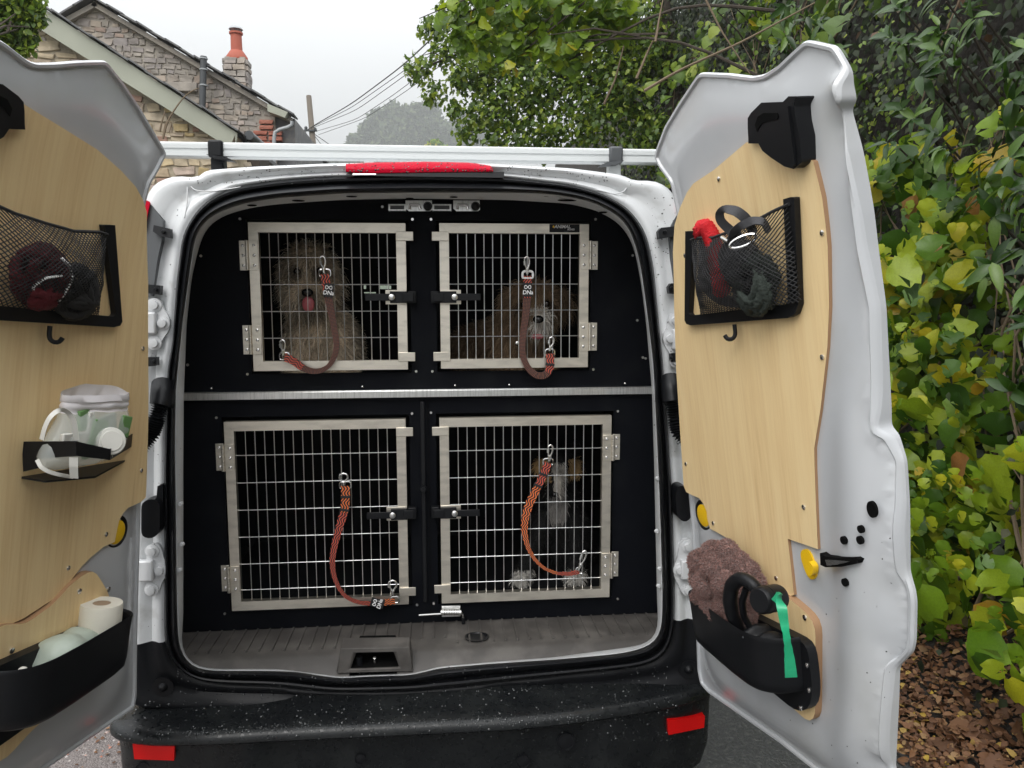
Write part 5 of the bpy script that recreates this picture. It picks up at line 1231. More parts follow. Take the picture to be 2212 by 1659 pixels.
# round-headed screws on the panels
for u, v in ((530 - 11, 473), (434.6, 553), (415 - 9, 788), (535, 808), (891, 474), (931, 474), (1286, 474), (899, 802), (934, 802), (1281, 798), (1366, 552), (1388, 772), (1376, 692), (1394, 774),
             (468, 902), (890, 893), (931, 891), (1334, 888), (486, 1325), (901, 1306), (937, 1303), (1334, 1293), (826, 447)):
    disc('screw', onY(u, v, YP + .006), .0052, .004, M['chrome'], crate)
def cage_door(key, nv, nh, hs, hinge_v):
    x0, x1, z0, z1 = RC[key]; fw = .0265
    names = {'UL': 'upper left barred door', 'UR': 'upper right barred door with a black label', 'LL': 'lower left barred door', 'LR': 'lower right barred door'}
    cd = bpy.data.objects.new('cage_door', None); COL.objects.link(cd); cd.location = ((x0 + x1) / 2, YP, z0); keep(cd, crate); cd['label'] = names[key]
    yf = YP - .012
    def rail(nm, pts, m='steel'):
        mb = MB(); mb.prism([(px_, yf, pz_) for px_, pz_ in pts], (0, .020, 0)); return mb.build(nm, M[m], cd, bevel=.0012)
    g_ = .0004
    rail('top_rail', [(x0, z1), (x1, z1), (x1 - fw + g_, z1 - fw), (x0 + fw - g_, z1 - fw)]); rail('bottom_rail', [(x0, z0), (x1, z0), (x1 - fw + g_, z0 + fw), (x0 + fw - g_, z0 + fw)])
    rail('side_rail', [(x0, z0 + g_), (x0, z1 - g_), (x0 + fw - g_, z1 - fw - g_), (x0 + fw - g_, z0 + fw + g_)]); rail('side_rail', [(x1, z0 + g_), (x1, z1 - g_), (x1 - fw + g_, z1 - fw - g_), (x1 - fw + g_, z0 + fw + g_)])
    ix0, ix1, iz0, iz1 = x0 + fw, x1 - fw, z0 + fw, z1 - fw
    for k in range(nv):
        x = ix0 + (ix1 - ix0) * (k + 1) / (nv + 1); mb = MB(); mb.tube([(x, YP + .003, iz0 - .004), (x, YP + .003, iz1 + .004)], .0013, 6); mb.build('bar', M['alu'], cd)
    for k in range(nh):
        z = iz1 - (iz1 - iz0) * hs[k]; mb = MB(); mb.tube([(ix0 - .004, YP + .0005, z), (ix1 + .004, YP + .0005, z)], .0013, 6); mb.build('crossbar', M['alu'], cd)
    # catch tabs and rubber pull latch on the meeting side
    ms = 1 if hs_left else -1
    return cd, (ix0, ix1, iz0, iz1)
hs_left = True
for key, nv, nh, hs, hv, tabs, lv in (('UL', 14, 4, (.19, .40, .61, .82), (552, 734), (511, 770), 642), ('UR', 14, 4, (.19, .40, .61, .82), (552, 727), (511, 770), 642),
                                       ('LL', 16, 6, (.145, .305, .465, .625, .785, .94), (986, 1247), (931, 1274), 1106), ('LR', 16, 6, (.145, .305, .465, .625, .785, .94), (966, 1219), (931, 1271), 1106)):
    cd, (ix0, ix1, iz0, iz1) = cage_door(key, nv, nh, hs, hv); left = key[1] == 'L'; x0, x1, z0, z1 = RC[key]; sg = 1 if left else -1
    xi = x1 if left else x0
    for v in tabs:
        z = onY(880, v, YP).z; mb = MB(); a_, b_ = xi - sg * .0265, xi + sg * .021
        mb.box(min(a_, b_), max(a_, b_), YP - .0165, YP - .0125, z - .0125, z + .0125); mb.build('catch_tab', M['steel'], cd, bevel=.001)
    for v in hv:                                          # hinge: two leaves, knuckles, six screws
        xo = x0 if left else x1; z = onY(540 if left else 1300, v, YP).z; hz2 = .040 if v < 900 else .038
        mb = MB(); q = -sg
        for (a_, b_, yy) in ((xo + q * .028, xo + q * .006, YP - .002), (xo + q * .004, xo - q * .0245, YP - .0150)): mb.box(min(a_, b_), max(a_, b_), yy, yy + .0026, z - hz2, z + hz2)
        for j in range(5):
            zz = z - hz2 * .98 + j * hz2 * .4; mb.lathe([(.0048, 0), (.0048, hz2 * .38)], (xo + q * .004, YP - .017, zz), (0, 0, 1), 10)
        h_ = mb.build('hinge', M['steel'], cd, bevel=.0006)
        for a_ in (xo + q * .018, xo - q * .013):
            for dz in (-.026, 0, .026): 
                pass
        mb = MB()
        for a_, yy in ((xo + q * .018, YP - .002), (xo - q * .014, YP - .0150)):
            for dz in (-.027, 0, .027): mb.lathe([(.0044, 0), (.0040, .0016), (.0018, .0024), (.0004, .001)], (a_, yy, z + dz), (0, -1, 0), 10)
        mb.build('hinge_screw', M['chrome'], cd)
    z = onY(880, lv, YP).z; Lx = lambda d: xi + sg * d   # latch
    def bb(nm, d0, d1, y0, y1, dz0, dz1, m, bev=.0012):
        mb = MB(); a_, b_ = Lx(d0), Lx(d1); mb.box(min(a_, b_), max(a_, b_), YP + y0, YP + y1, z + dz0, z + dz1); return mb.build(nm, M[m], cd, bevel=bev)
    bb('latch_plate', -.058, -.0, -.0150, -.0125, -.020, .020, 'steel')
    bb('latch_body', -.045, .001, -.025, -.0155, -.016, .016, 'blackp'); bb('latch_tongue', -.112, -.03, -.030, -.0252, -.0095, .0095, 'rubber'); bb('keeper', .003, .026, -.018, .005, -.0165, .0165, 'blackp', .002)
    bb('latch_link', -.010, .02, -.0285, -.0255, -.012, .012, 'rubber'); 
    mb = MB(); mb.lathe([(.0085, 0), (.0085, .003), (.0065, .0045), (.0005, .0045)], (Lx(-.040), YP - .030, z), (0, -1, 0), 20); mb.build('latch_stud', M['alu'], cd)
    if key == 'UR':
        q0, q1 = onY(1187, 484, YP - .014), onY(1252, 502, YP - .014)
        mb = MB(); mb.box(q0.x, q1.x, YP - .0135, YP - .012, q1.z, q0.z); lab = mb.build('maker_plate', M['blackp'], cd)
        LABEL_AT = ((q0.x + q1.x) / 2, YP - .0142, (q0.z + q1.z) / 2, lab)
def text_mesh(s, size, m, name, parent, loc, right, up, shear=0, depth=.0004, spacing=1.0):
    cu = bpy.data.curves.new(name, 'FONT'); cu.body = s; cu.size = size; cu.align_x = 'CENTER'; cu.align_y = 'CENTER'; cu.extrude = depth; cu.shear = shear; cu.offset = size * .018; cu.space_character = spacing; cu.resolution_u = 3
    o = bpy.data.objects.new(name, cu); COL.objects.link(o); bpy.context.view_layer.update()
    me = bpy.data.meshes.new_from_object(o.evaluated_get(bpy.context.evaluated_depsgraph_get())); bpy.data.objects.remove(o); bpy.data.curves.remove(cu)
    me.materials.clear(); me.materials.append(m); r, u = Vector(right).normalized(), Vector(up).normalized(); n = r.cross(u)
    mw = Matrix.Translation(loc) @ Matrix((r, u, n)).transposed().to_4x4()
    return put(me, name, parent, mw)
lx, ly, lz, lo = LABEL_AT
text_mesh('ANIMAL', .0125, M['white_print'], 'lettering', crate, (lx - .006, ly, lz + .004), (1, 0, 0), (0, 0, 1), .15)
text_mesh('BOXES', .0065, M['white_print'], 'lettering', crate, (lx + .018, ly, lz - .0035), (1, 0, 0), (0, 0, 1), .1)
text_mesh('K SERIES', .0035, M['greyclip'], 'lettering', crate, (lx + .005, ly, lz - .0085), (1, 0, 0), (0, 0, 1))
mb = MB(); mb.sphere((lx - .031, ly, lz + .004), .0028, sq=(1, .3, 1.3)); mb.build('emblem', M['yellow'], crate)
# spring bolt at the foot of the centre line
def bolt():
    P = lambda u, v, y=YP - .014: onY(u, v, y)
    mb = MB(); a, b = P(954, 1314), P(995, 1333); mb.box(a.x, b.x, YP - .004, YP + .004, b.z - .002, a.z + .002); bo = mb.build('bolt_plate', M['alu'], crate, bevel=.001)
    mb = MB(); mb.tube([P(952, 1322.5), P(996, 1322.5)], .0085, 14); mb.build('bolt_barrel', M['chrome'], bo)
    mb = MB(); mb.tube([P(905, 1328.5), P(935, 1326.5), P(990, 1323.5), P(993, 1323), P(998, 1325), P(1000.5, 1332), P(1000.5, 1336)], .0034, 8); mb.build('bolt_pin', M['chrome'], bo)
    mb = MB(); mb.tube([P(1000.5, 1334), P(1000.8, 1347)], .0052, 10); mb.build('bolt_tip', M['rubber'], bo)
    mb = MB()
    for k in range(9): mb.lathe([(.0092, 0), (.0092, .0012)], P(960 + k * 3.6, 1322.5), (1, 0, 0), 12)
    mb.build('bolt_spring', M['rubber'], bo)
bolt()

# ------------------------------------------------------------------ leads clipped to the bars
def ribbon(name, path, wd, thick, m, parent, tw=None, uvs=True):
    n = len(path); mb = MB(); acc = 0; vv = []
    for i in range(n):
        t = (path[min(i + 1, n - 1)] - path[max(i - 1, 0)]).normalized(); f = tw[i] if tw else 0
        side0 = t.cross(Vector((0, -1, 0))).normalized(); side = (side0 * cos(f) + Vector((0, -1, 0)) * sin(f)).normalized(); nn = t.cross(side).normalized() * thick * .5
        w_ = wd[i] if isinstance(wd, list) else wd
        if i: acc += (path[i] - path[i - 1]).length
        vv.append((path[i], side * w_ / 2, nn, acc))
    vs = []; uv = []
    for p, s, nn, a in vv:
        vs += [p - s - nn, p + s - nn, p + s + nn, p - s + nn]; uv += [(0, a), (1, a), (1, a), (0, a)]
    fs = []
    for i in range(n - 1):
        for k in range(4): fs.append((i * 4 + k, i * 4 + (k + 1) % 4, i * 4 + 4 + (k + 1) % 4, i * 4 + 4 + k))
    fs += [(3, 2, 1, 0), (n * 4 - 4, n * 4 - 3, n * 4 - 2, n * 4 - 1)]
    mb.add(vs, fs); me = mb.mesh(name, m, 50); ul = me.uv_layers.new(name='UVMap')
    for l in me.loops: ul.data[l.index].uv = uv[l.vertex_index]
    return put(me, name, parent)
def snap(parent, at, dirv, L, wide=False):
    """swivel snap hook: sleeve, bow and sprung gate"""
    d = Vector(dirv).normalized(); s = d.cross(Vector((0, -1, 0))).normalized(); a = Vector(at)
    mb = MB(); mb.tube([a, a + d * L * .22], .0042, 10); mb.tube([a + d * L * .2, a + d * L * .30], .0062, 10); 
    w_ = .011 if wide else .0065
    mb.tube(smooth_open([a + d * L * .3 + s * .002, a + d * L * .55 + s * w_, a + d * L * .85 + s * w_, a + d * L + s * 0, a + d * L * .86 - s * w_], 18, 2), .0028, 8)
    h = mb.build('snap_hook', M['chrome'], parent, smooth=60)
    mb = MB(); mb.tube([a + d * L * .3 - s * .001, a + d * L * .55 - s * w_ * .95, a + d * L * .84 - s * w_], .0020, 8); mb.tube([a + d * L * .5 - s * w_ * .9, a + d * L * .72 - s * w_], .0036, 8); mb.build('gate', M['alu'], h)
    return h
def dring(parent, c, wd, m='chrome'):
    c = Vector(c); w_ = wd / 2 + .003; mb = MB(); q = [c + Vector((x, 0, z)) for x, z in smooth_closed([(-w_, -.006), (-w_, .010), (-w_ * .7, .013), (w_ * .7, .013), (w_, .010), (w_, -.006)], 24, 1)]
    mb.tube(q, .0022 if m == 'chrome' else .0034, 8, closed=True); mb.build('buckle', M[m], parent)
def lead(label, top, path, wds, bot, m_main, m_ends, tag_at=None, ring='chrome', keepers=(), yl=YP - .030, blackrange=None):
    P = smooth_open([onY(u, v, yl) for u, v in path], 64, 3); t = thing('dog_lead', label, 'dog lead', P[0], 'dog leads clipped to the cage doors')
    W_ = [float(np.interp(i / 63, np.linspace(0, 1, len(wds)), wds)) for i in range(64)]
    k0, k1 = 10, 54
    ribbon('webbing', P[:k0 + 1], W_[:k0 + 1], .0045, M[m_ends], t); ribbon('webbing', P[k0:k1 + 1], W_[k0:k1 + 1], .0022, M[m_main], t); ribbon('webbing', P[k1:], W_[k1:], .0042, M[m_ends], t)
    for (a, b, wide) in (top, bot):
        A, B = onY(*a, yl), onY(*b, yl); snap(t, A, B - A, (B - A).length, wide)
    dring(t, P[0], W_[0], ring); dring(t, P[-1], W_[-1] * .9)
    for k in keepers:
        d = (P[min(k + 1, 63)] - P[k - 1]).normalized(); s = d.cross(Vector((0, -1, 0))).normalized(); mb = MB(); mb.frame_box(P[k], s * (W_[k] / 2 + .0015), d * .0035, (0, .004, 0)); mb.build('keeper', M['leadb'], t, bevel=.001)
    if tag_at:
        u, v, ang = tag_at; c = onY(u, v, yl - .004); r = Vector((cos(ang), 0, sin(ang))); up = Vector((-sin(ang), 0, cos(ang)))
        mb = MB(); mb.frame_box(c + Vector((0, .001, 0)), r * .0125, (0, .0008, 0), up * .019); tg = mb.build('tag', M['leadb'], t)
        text_mesh('DNa', .0155, M['white_print'], 'lettering', tg, c - up * .0075 - Vector((0, .001, 0)), r, up, .1, .0003, .95)
        mb = MB(); q = []
        for i in range(28):
            a = 2 * pi * i / 28; q.append(c + r * (.0088 * cos(a)) + up * (.0075 + .0042 * sin(2 * a) * 1.1) + Vector((0, -.0016, 0)))
        mb.tube(q, .0011, 6, closed=True); mb.build('loop_logo', M['white_print'], tg)
lead('brown and black lead with white tag on the upper left cage door', ((700, 590), (696, 552), False), [(702, 592), (704, 610), (707, 632), (713, 660), (719, 690), (724, 720), (728, 745), (724, 768), (712, 790), (695, 801), (675, 803), (655, 796), (640, 784), (628, 776), (615, 772)], [.024, .022, .020, .017, .017, .015, .012, .016, .020, .022], ((612, 768), (610, 733), False), 'lead3', 'lead1', (710, 627, -.12))
lead('brown woven lead with white buckle and tag on the upper right cage door', ((1139, 592), (1138, 553), False), [(1140, 596), (1139, 630), (1137, 670), (1132, 710), (1128, 745), (1130, 772), (1140, 795), (1158, 811), (1176, 812), (1187, 800), (1189, 780), (1188, 764)], [.023, .023, .021, .019, .018, .016, .017, .019, .022, .022], ((1187, 758), (1193, 727), False), 'lead3', 'lead1', (1140, 626, 0), 'white_print', (58,))
lead('red wave lead hooked to the lower left cage door', ((743, 1048), (742, 1022), True), [(746, 1050), (747, 1078), (744, 1104), (733, 1138), (723, 1175), (717, 1210), (720, 1240), (730, 1268), (746, 1289), (768, 1300), (795, 1304), (825, 1303), (853, 1298)], [.025, .024, .022, .019, .016, .013, .011, .011, .014, .019], ((848, 1284), (848, 1253), True), 'lead1', 'lead2', (815, 1303, 1.25), 'chrome', (4, 9))
lead('bright orange wave lead hooked to the lower right cage door', ((1186, 996), (1190, 960), False), [(1184, 1000), (1172, 1030), (1158, 1058), (1143, 1088), (1134, 1118), (1132, 1150), (1140, 1183), (1154, 1208), (1175, 1228), (1200, 1238), (1228, 1240), (1251, 1235)], [.023, .022, .024, .024, .020, .014, .010, .009, .010, .014], ((1249, 1232), (1265, 1188), False), 'lead2', 'lead1', None, 'chrome', (5, 10))

# ------------------------------------------------------------------ storage nets screwed to the lining
DPN = DP
NETO = dl([(1486, 499), (1484.4, 691), (1488, 699), (1497.6, 702), (1708.8, 686), (1724, 678), (1731.7, 656), (1722.6, 426), (1715, 425), (1698.5, 430)], .036)
NETI = dl([(1708.8, 650), (1704, 656), (1497, 681), (1493.5, 676), (1502.5, 499)], .036)
TOPN = dl([(1489, 519), (1503, 514), (1547, 513), (1590, 498), (1629, 482), (1665, 460), (1700, 441)], .05)
BOTN = [(NETI[2][0], NETI[2][1]), (NETI[1][0], NETI[1][1])]
def net(sd_, label, sagx):
    ds = .02 if sd_ < 0 else 0.0
    def DP(q_, s_, w__, t_=0.0): return DPN(q_, s_ + ds, w__, t_)
    O, d, a, n = DF[sd_]; c = DP(sd_, NETI[2][0], NETI[2][1]); t = thing('storage_net', label, 'storage net', c, 'elastic storage nets on the rear doors')
    P = NETO + NETI; mb = MB(); mb.prism([DP(sd_, s, w_, .031) for s, w_ in P], n * .012); mb.build('net_frame', M['blackp'], t, bevel=.003, seg=3)
    sL, sR = TOPN[0][0], TOPN[-1][0]; ts = [p[0] for p in TOPN]; tw = [p[1] for p in TOPN]; wb = BOTN[0][1]
    def S(a_, b_):
        s = sL + (sR - sL) * a_; wt = float(np.interp(s, ts, tw)); wbt = BOTN[0][1] + (BOTN[1][1] - BOTN[0][1]) * a_
        w_ = wbt + (wt - wbt) * b_; bul = .055 * sin(pi * min(1, a_ * 1.02)) ** .7 * sin(pi * (.12 + .80 * b_)) + .012
        return DP(sd_, s, w_, .034 + bul + .003 * noise.noise(Vector((a_ * 9, b_ * 9, sd_))))
    mb = MB(); K = 21; asp = 1.55
    for fam in (1, -1):
        for k in range(-K, K * 2 + 1):
            path = []
            for i in range(41):
                b_ = i / 40; a_ = k / (K * asp) + fam * b_ * .60 / 1.0
                if fam < 0: a_ += .0
                if -.0 <= a_ <= 1.0: path.append(S(a_ + .006 * sin(b_ * 40 * pi / 2.0) * 0, b_))
            if len(path) > 2: mb.tube(path, .0011, 4)
    o = mb.build('net', M['netcord'], t, smooth=0, recalc=False)
    mb = MB(); mb.tube([S(i / 40, 1.0) for i in range(41)], .0032, 8); mb.build('elastic_edge', M['netcord'], t)
    s0, w0 = onDoor(1, 1591, 700, .04); hk = [DP(sd_, s0, w0, .045), DP(sd_, s0, w0 - .022, .045), DP(sd_, s0 - .002, w0 - .030, .050), DP(sd_, s0 - .012, w0 - .030, .058), DP(sd_, s0 - .016, w0 - .020, .060)]
    mb = MB(); mb.tube(smooth_open(hk, 12), .0045, 8); mb.build('hook', M['blackp'], t)
    return S
SR = net(1, 'black net on the right door with red and black tack inside', 0); SL = net(-1, 'black net on the left door, cut off by the picture edge', 0)
def inn(S, sd_, a_, b_, f):         # a point behind the net, f = 0 at the lining, 1 at the cords
    p = S(a_, b_); n = DF[sd_][3]; O = DF[sd_][0]; q = p - O; w_ = q.dot(DF[sd_][2]); tt = q.dot(n) - lean(w_); return p - n * (tt - .034) * (1 - f)
def wrap(name, S, sd_, pts, r, m, lab, cat, n=40, prs=6, rough=0, parent=None, shape=None):
    path = smooth_open([inn(S, sd_, *q) for q in pts], n, 3); rr = [r * (1 + (.22 * (i % 2) - .11) * rough) * (shape(i / (n - 1)) if shape else 1) for i in range(n)]
    mb = MB(); mb.tube(path, rr, prs + 2); o = mb.build(name, m, parent, smooth=70); 
    if not parent: tag(o, lab, cat)
    return o
wrap('red_rope_toy', SR, 1, [(.13, 1.02, .5), (.10, 1.12, .5), (.17, 1.14, .5), (.24, 1.0, .5), (.30, .80, .5), (.38, .55, .6), (.40, .40, .6), (.34, .28, .5)], .017, M['redrope'], 'fluffy red rope toy sticking out of the right net', 'rope toy', 60, 8, 1)
def strap_r():
    t = thing('harness', 'black webbing harness with a loop and metal rings in the right net', 'harness', inn(SR, 1, .4, .5, .3))
    Pl = smooth_open([DP(1, *onDoor(1, u, v, tt), tt) for u, v, tt in ((1605, 520, .06), (1580, 500, .07), (1556, 478, .085), (1553, 460, .09), (1566, 451, .09), (1590, 455, .085), (1612, 472, .07), (1622, 490, .06), (1628, 505, .05))], 40, 3)
    ribbon('strap_loop', Pl, .019, .002, M['webbing'], t, tw=[.9 * sin(i / 39 * pi * 1.5) for i in range(40)])
    Pl = smooth_open([DP(1, *onDoor(1, u, v, tt), tt) for u, v, tt in ((1580, 515, .075), (1585, 500, .08), (1600, 488, .08), (1625, 476, .07), (1650, 478, .06), (1660, 500, .05))], 30, 3)
    ribbon('shoulder_strap', Pl, .017, .003, M['webbing'], t, tw=[.5] * 30)
    mb = MB(); q = DP(1, *onDoor(1, 1605, 521, .085), .085); mb.tube([q + Vector((.022 * cos(a), -.01 * cos(a), .010 * sin(a) + .008 * cos(a))) for a in np.linspace(0, 2 * pi, 20)[:-1]], .0024, 6, closed=True); mb.build('ring', M['chrome'], t)
    mb = MB(); mb.tube([DP(1, *onDoor(1, 1560, 513, .08), .08), DP(1, *onDoor(1, 1574, 521, .085), .085)], .004, 8); mb.build('clip', M['chrome'], t)
    for pts in ([(.14, .95, .5), (.18, .7, .6), (.14, .45, .6), (.20, .25, .5), (.35, .12, .4)], [(.2, .95, .4), (.26, .7, .5), (.22, .4, .6), (.3, .15, .5), (.5, .08, .4)], [(.45, .9, .5), (.5, .7, .6), (.62, .6, .6), (.55, .4, .6)], [(.5, .95, .3), (.42, .75, .6), (.5, .5, .7), (.66, .55, .6), (.74, .62, .4)], [(.12, .8, .3), (.2, .5, .5), (.34, .4, .6), (.3, .2, .5)]):
        P = smooth_open([inn(SR, 1, *q) for q in pts], 30, 3); ribbon('strap', P, .022, .004, M['webbing'] if pts[0][0] < .3 else M['leadb'], t, tw=[.4 * sin(i * .25) for i in range(30)])
strap_r()
def ball(S, sd_, lab, a_, b_, r, m, seedn, name='rope_bundle', cat='rope bundle', nloop=7):
    c = inn(S, sd_, a_, b_, .45); t = thing(name, lab, cat, c); n_ = DF[sd_][3]; rr = random.Random(seedn)
    for k in range(nloop):
        ax = Vector((rr.uniform(-1, 1), rr.uniform(-1, 1), rr.uniform(-1, 1))).normalized(); e = ax.orthogonal().normalized(); q = ax.cross(e); P = []
        for i in range(40):
            a = 2 * pi * i / 40; p = (e * cos(a) + q * sin(a)) * r + ax * r * .4 * sin(2 * a + k); off = p.dot(n_); p = p - n_ * off * .55; P.append(c + p)
        mb = MB(); mb.tube(P, [.0085 * (1 + .2 * (i % 2)) for i in range(40)], 8, closed=True); mb.build('rope', m, t, smooth=70)
ball(SR, 1, 'dark green knotted rope bundle low in the right net', .68, .28, .052, M['darkrope'], 3)
ball(SR, 1, 'black rounded pouch in the middle of the right net', .58, .56, .04, M['webbing'], 5, 'pouch', 'pouch', 9)
ball(SL, -1, 'dark red rope toy with white flecks in the left net', .52, .38, .05, mat('crimson_rope', (.10, .006, .012), .85, bump=(160, .8, .004)), 8, 'rope_toy', 'rope toy', 8)
ball(SL, -1, 'black bundle of cord in the corner of the left net', .24, .26, .045, M['leadb'], 9, 'cord_bundle', 'cord', 8)
def reflective(pts):
    P = smooth_open([inn(SL, -1, *q) for q in pts], 44, 3); mb = MB()
    for i in range(0, 42, 2): mb.tube([P[i], P[i + 1]], .0026, 6)
    o = mb.build('flecked_cord', M['white_print']); return o
o = reflective([(.50, .62, 1.0), (.44, .55, .95), (.42, .4, .98), (.43, .2, .98), (.42, .05, .9)]); tag(o, 'white flecked cord running down through the left net', 'cord')
o = reflective([(.50, .42, .98), (.6, .36, 1.0), (.64, .25, .98), (.6, .12, .98)]); tag(o, 'curved white flecked cord in the middle of the left net', 'cord')

# ------------------------------------------------------------------ black door bins
sR_, wR_ = onDoor(1, 1742, 1382, .05)
def rimpts(sd_, pts, w_): return [onW(sd_, u, v, w_) for u, v in pts]
def bin_(sd_, label):
    O, d, a, n = DF[sd_]; wr = WRIM; t = thing('door_bin', label, 'door bin', DP(sd_, .3, wr - .1), 'black bins at the foot of the rear doors')
    plan = PLAN; K = len(plan)
    def ringp(w_, sc, dt=0): return [DP(sd_, s_c + (s - s_c) * sc, w_, .062 + (tt - .062) * sc + dt) for s, tt in plan]
    s_c = (plan[0][0] + plan[-1][0]) / 2
    mb = MB()
    outer = [ringp(wr - .006, 1.0), ringp(wr + .004, 1.012), ringp(wr + .008, 1.0), ringp(wr + .004, .965), ringp(wr - .01, .955), ringp(wr - .07, .93), ringp(wr - .098, .86)]
    skin = [ringp(wr - .006, 1.0), ringp(wr - .02, .99), ringp(wr - .085, .975), ringp(wr - .104, .95), ringp(wr - .114, .84)]
    mb.loft(outer[::-1] + skin); mb.add(ringp(wr - .114, .84), [tuple(range(K))]); mb.add(ringp(wr - .098, .86), [tuple(range(K))]); mb.build('bin_body', M['blackp'], t, smooth=50)
    s0, s1 = plan[0][0] - .015, plan[-1][0] + .020
    pts = smooth_closed([(s0, wr - .02), (s0, wr + .0), (s1, wr + .0), (s1, wr - .09), (s1 - .015, wr - .135), (s1 - .06, wr - .16), (s0 + .12, wr - .13), (s0 + .01, wr - .10)], 60, 2)
    mb = MB(); mb.prism([DP(sd_, s, w_, .041) for s, w_ in pts], n * .020); mb.build('back_plate', M['blackp'], t, bevel=.002)
    for s, w_ in ((s1 - .010, wr - .045), (s1 - .012, wr - .095), (s1 - .045, wr - .145)): ddisc(sd_, s, w_, .061, .0055, .003, 'screw', M['chrome'], t)
WRIM = wR_
pr = rimpts(1, [(1495, 1290), (1560, 1342), (1595, 1365), (1627, 1381), (1666, 1389), (1739, 1381)], WRIM)
pl2 = rimpts(-1, [(288, 1325), (215, 1371), (166, 1395), (138, 1420), (92, 1438), (46, 1449), (0, 1454)], WRIM)
0 and print('RIM R', [(round(a, 3), round(b, 3)) for a, b in pr], 'L', [(round(a, 3), round(b, 3)) for a, b in pl2], 'w', WRIM)
s_c = 0
PLAN = [(p.x, p.y) for p in smooth_open([Vector((a, b, 0)) for a, b in [(.165, .062), (.167, .080), (.172, .096), (.185, .106), (.22, .110), (.36, .127), (.44, .133), (.48, .128), (.508, .110), (.524, .085), (.53, .062)]], 44, 2)]
bin_(1, 'black bin on the right door holding a towel and a bag dispenser'); bin_(-1, 'black bin on the left door holding a paper roll')

# ------------------------------------------------------------------ towel and bag dispenser in the right bin
def metal_ball(name, blobs, voxel, m, smooth_it=6, tubes=(), fold=0, seed=0):
    """one continuous skin grown over overlapping lumps"""
    mb = MB()
    for c, r, sq in blobs: mb.sphere(c, r, n=16, sq=sq)
    for path, rr in tubes: mb.tube(path, rr, 12)
    o = mb.build(name + '_tmp', m, smooth=0)
    md = o.modifiers.new('r', 'REMESH'); md.mode = 'VOXEL'; md.voxel_size = voxel
    sm = o.modifiers.new('s', 'SMOOTH'); sm.iterations = smooth_it; sm.factor = .5
    bpy.context.view_layer.update()
    me = bpy.data.meshes.new_from_object(o.evaluated_get(bpy.context.evaluated_depsgraph_get())); me.name = name
    bpy.data.objects.remove(o)
    if fold:
        co = np.empty(len(me.vertices) * 3, np.float32); me.vertices.foreach_get('co', co); co = co.reshape(-1, 3); nn = np.empty(len(me.vertices) * 3, np.float32); me.vertices.foreach_get('normal', nn); nn = nn.reshape(-1, 3)
        f = np.array([noise.noise(Vector((p[0] * 11 + seed + p[2] * 9, p[1] * 11, p[2] * 6))) + .18 * noise.noise(Vector((p[0] * 40, p[1] * 40 + seed, p[2] * 26))) for p in co]); f = 1 - np.abs(f) * 2.2
        co += nn * (f * fold)[:, None]; me.vertices.foreach_set('co', co.ravel()); me.update()
    me.polygons.foreach_set('use_smooth', [True] * len(me.polygons)); me.materials.clear(); me.materials.append(m)
    return me
def sample(me, n):
    nv = len(me.vertices); co = np.empty(nv * 3, np.float32); me.vertices.foreach_get('co', co); co = co.reshape(-1, 3)
    me.calc_loop_triangles(); t = np.empty(len(me.loop_triangles) * 3, np.int32); me.loop_triangles.foreach_get('vertices', t); t = t.reshape(-1, 3)
    a, b, c = co[t[:, 0]], co[t[:, 1]], co[t[:, 2]]; nr = np.cross(b - a, c - a); ar = np.linalg.norm(nr, axis=1); nr = nr / np.maximum(ar, 1e-12)[:, None]
    k = rng.choice(len(t), n, p=ar / ar.sum()); r1, r2 = rng.random(n), rng.random(n); f = r1 + r2 > 1; r1[f] = 1 - r1[f]; r2[f] = 1 - r2[f]
    return a[k] + (b[k] - a[k]) * r1[:, None] + (c[k] - a[k]) * r2[:, None], nr[k]
def fuzz(me, name, n, L, wd, m, parent, comb=(0, 0, -1), cf=.8, colf=None, curl=.5):
    P, Nn = sample(me, n); cb = np.array(comb, float); d = norm(Nn + cb * cf + rng.normal(0, .28, P.shape)); d = norm(d + Nn * .15)
    ln = L * rng.uniform(.5, 1.3, n)[:, None]; side = norm(np.cross(d, Nn) + rng.normal(0, .3, P.shape)) * wd
    cv = norm(rng.normal(0, 1, P.shape)) * ln * .25 * curl
    a, b = P - side, P + side; m1 = P + d * ln * .5 + cv + cb * ln * .05; m2 = P + d * ln + cb * ln * .35 * cf
    V = np.stack([a, b, m1 - side * .7, m1 + side * .7, m2], 1).reshape(-1, 3); o = (np.arange(n) * 5)[:, None, None]
    T = (np.array([[0, 1, 3], [0, 3, 2], [2, 3, 4]])[None] + o).reshape(-1, 3)
    me2 = np_mesh(name, V, T, m, np.repeat(rng.random(n), 5))
    if colf:
        c = np.array([colf(p) for p in P]) * rng.uniform(.7, 1.3, (n, 1)); c = np.concatenate([c, np.ones((n, 1))], 1); at = me2.attributes.new('coat', 'FLOAT_COLOR', 'POINT'); at.data.foreach_set('color', np.repeat(c, 5, 0).astype(np.float32).ravel())
    ob = put(me2, name, parent); ob['kind'] = 'stuff'; return ob
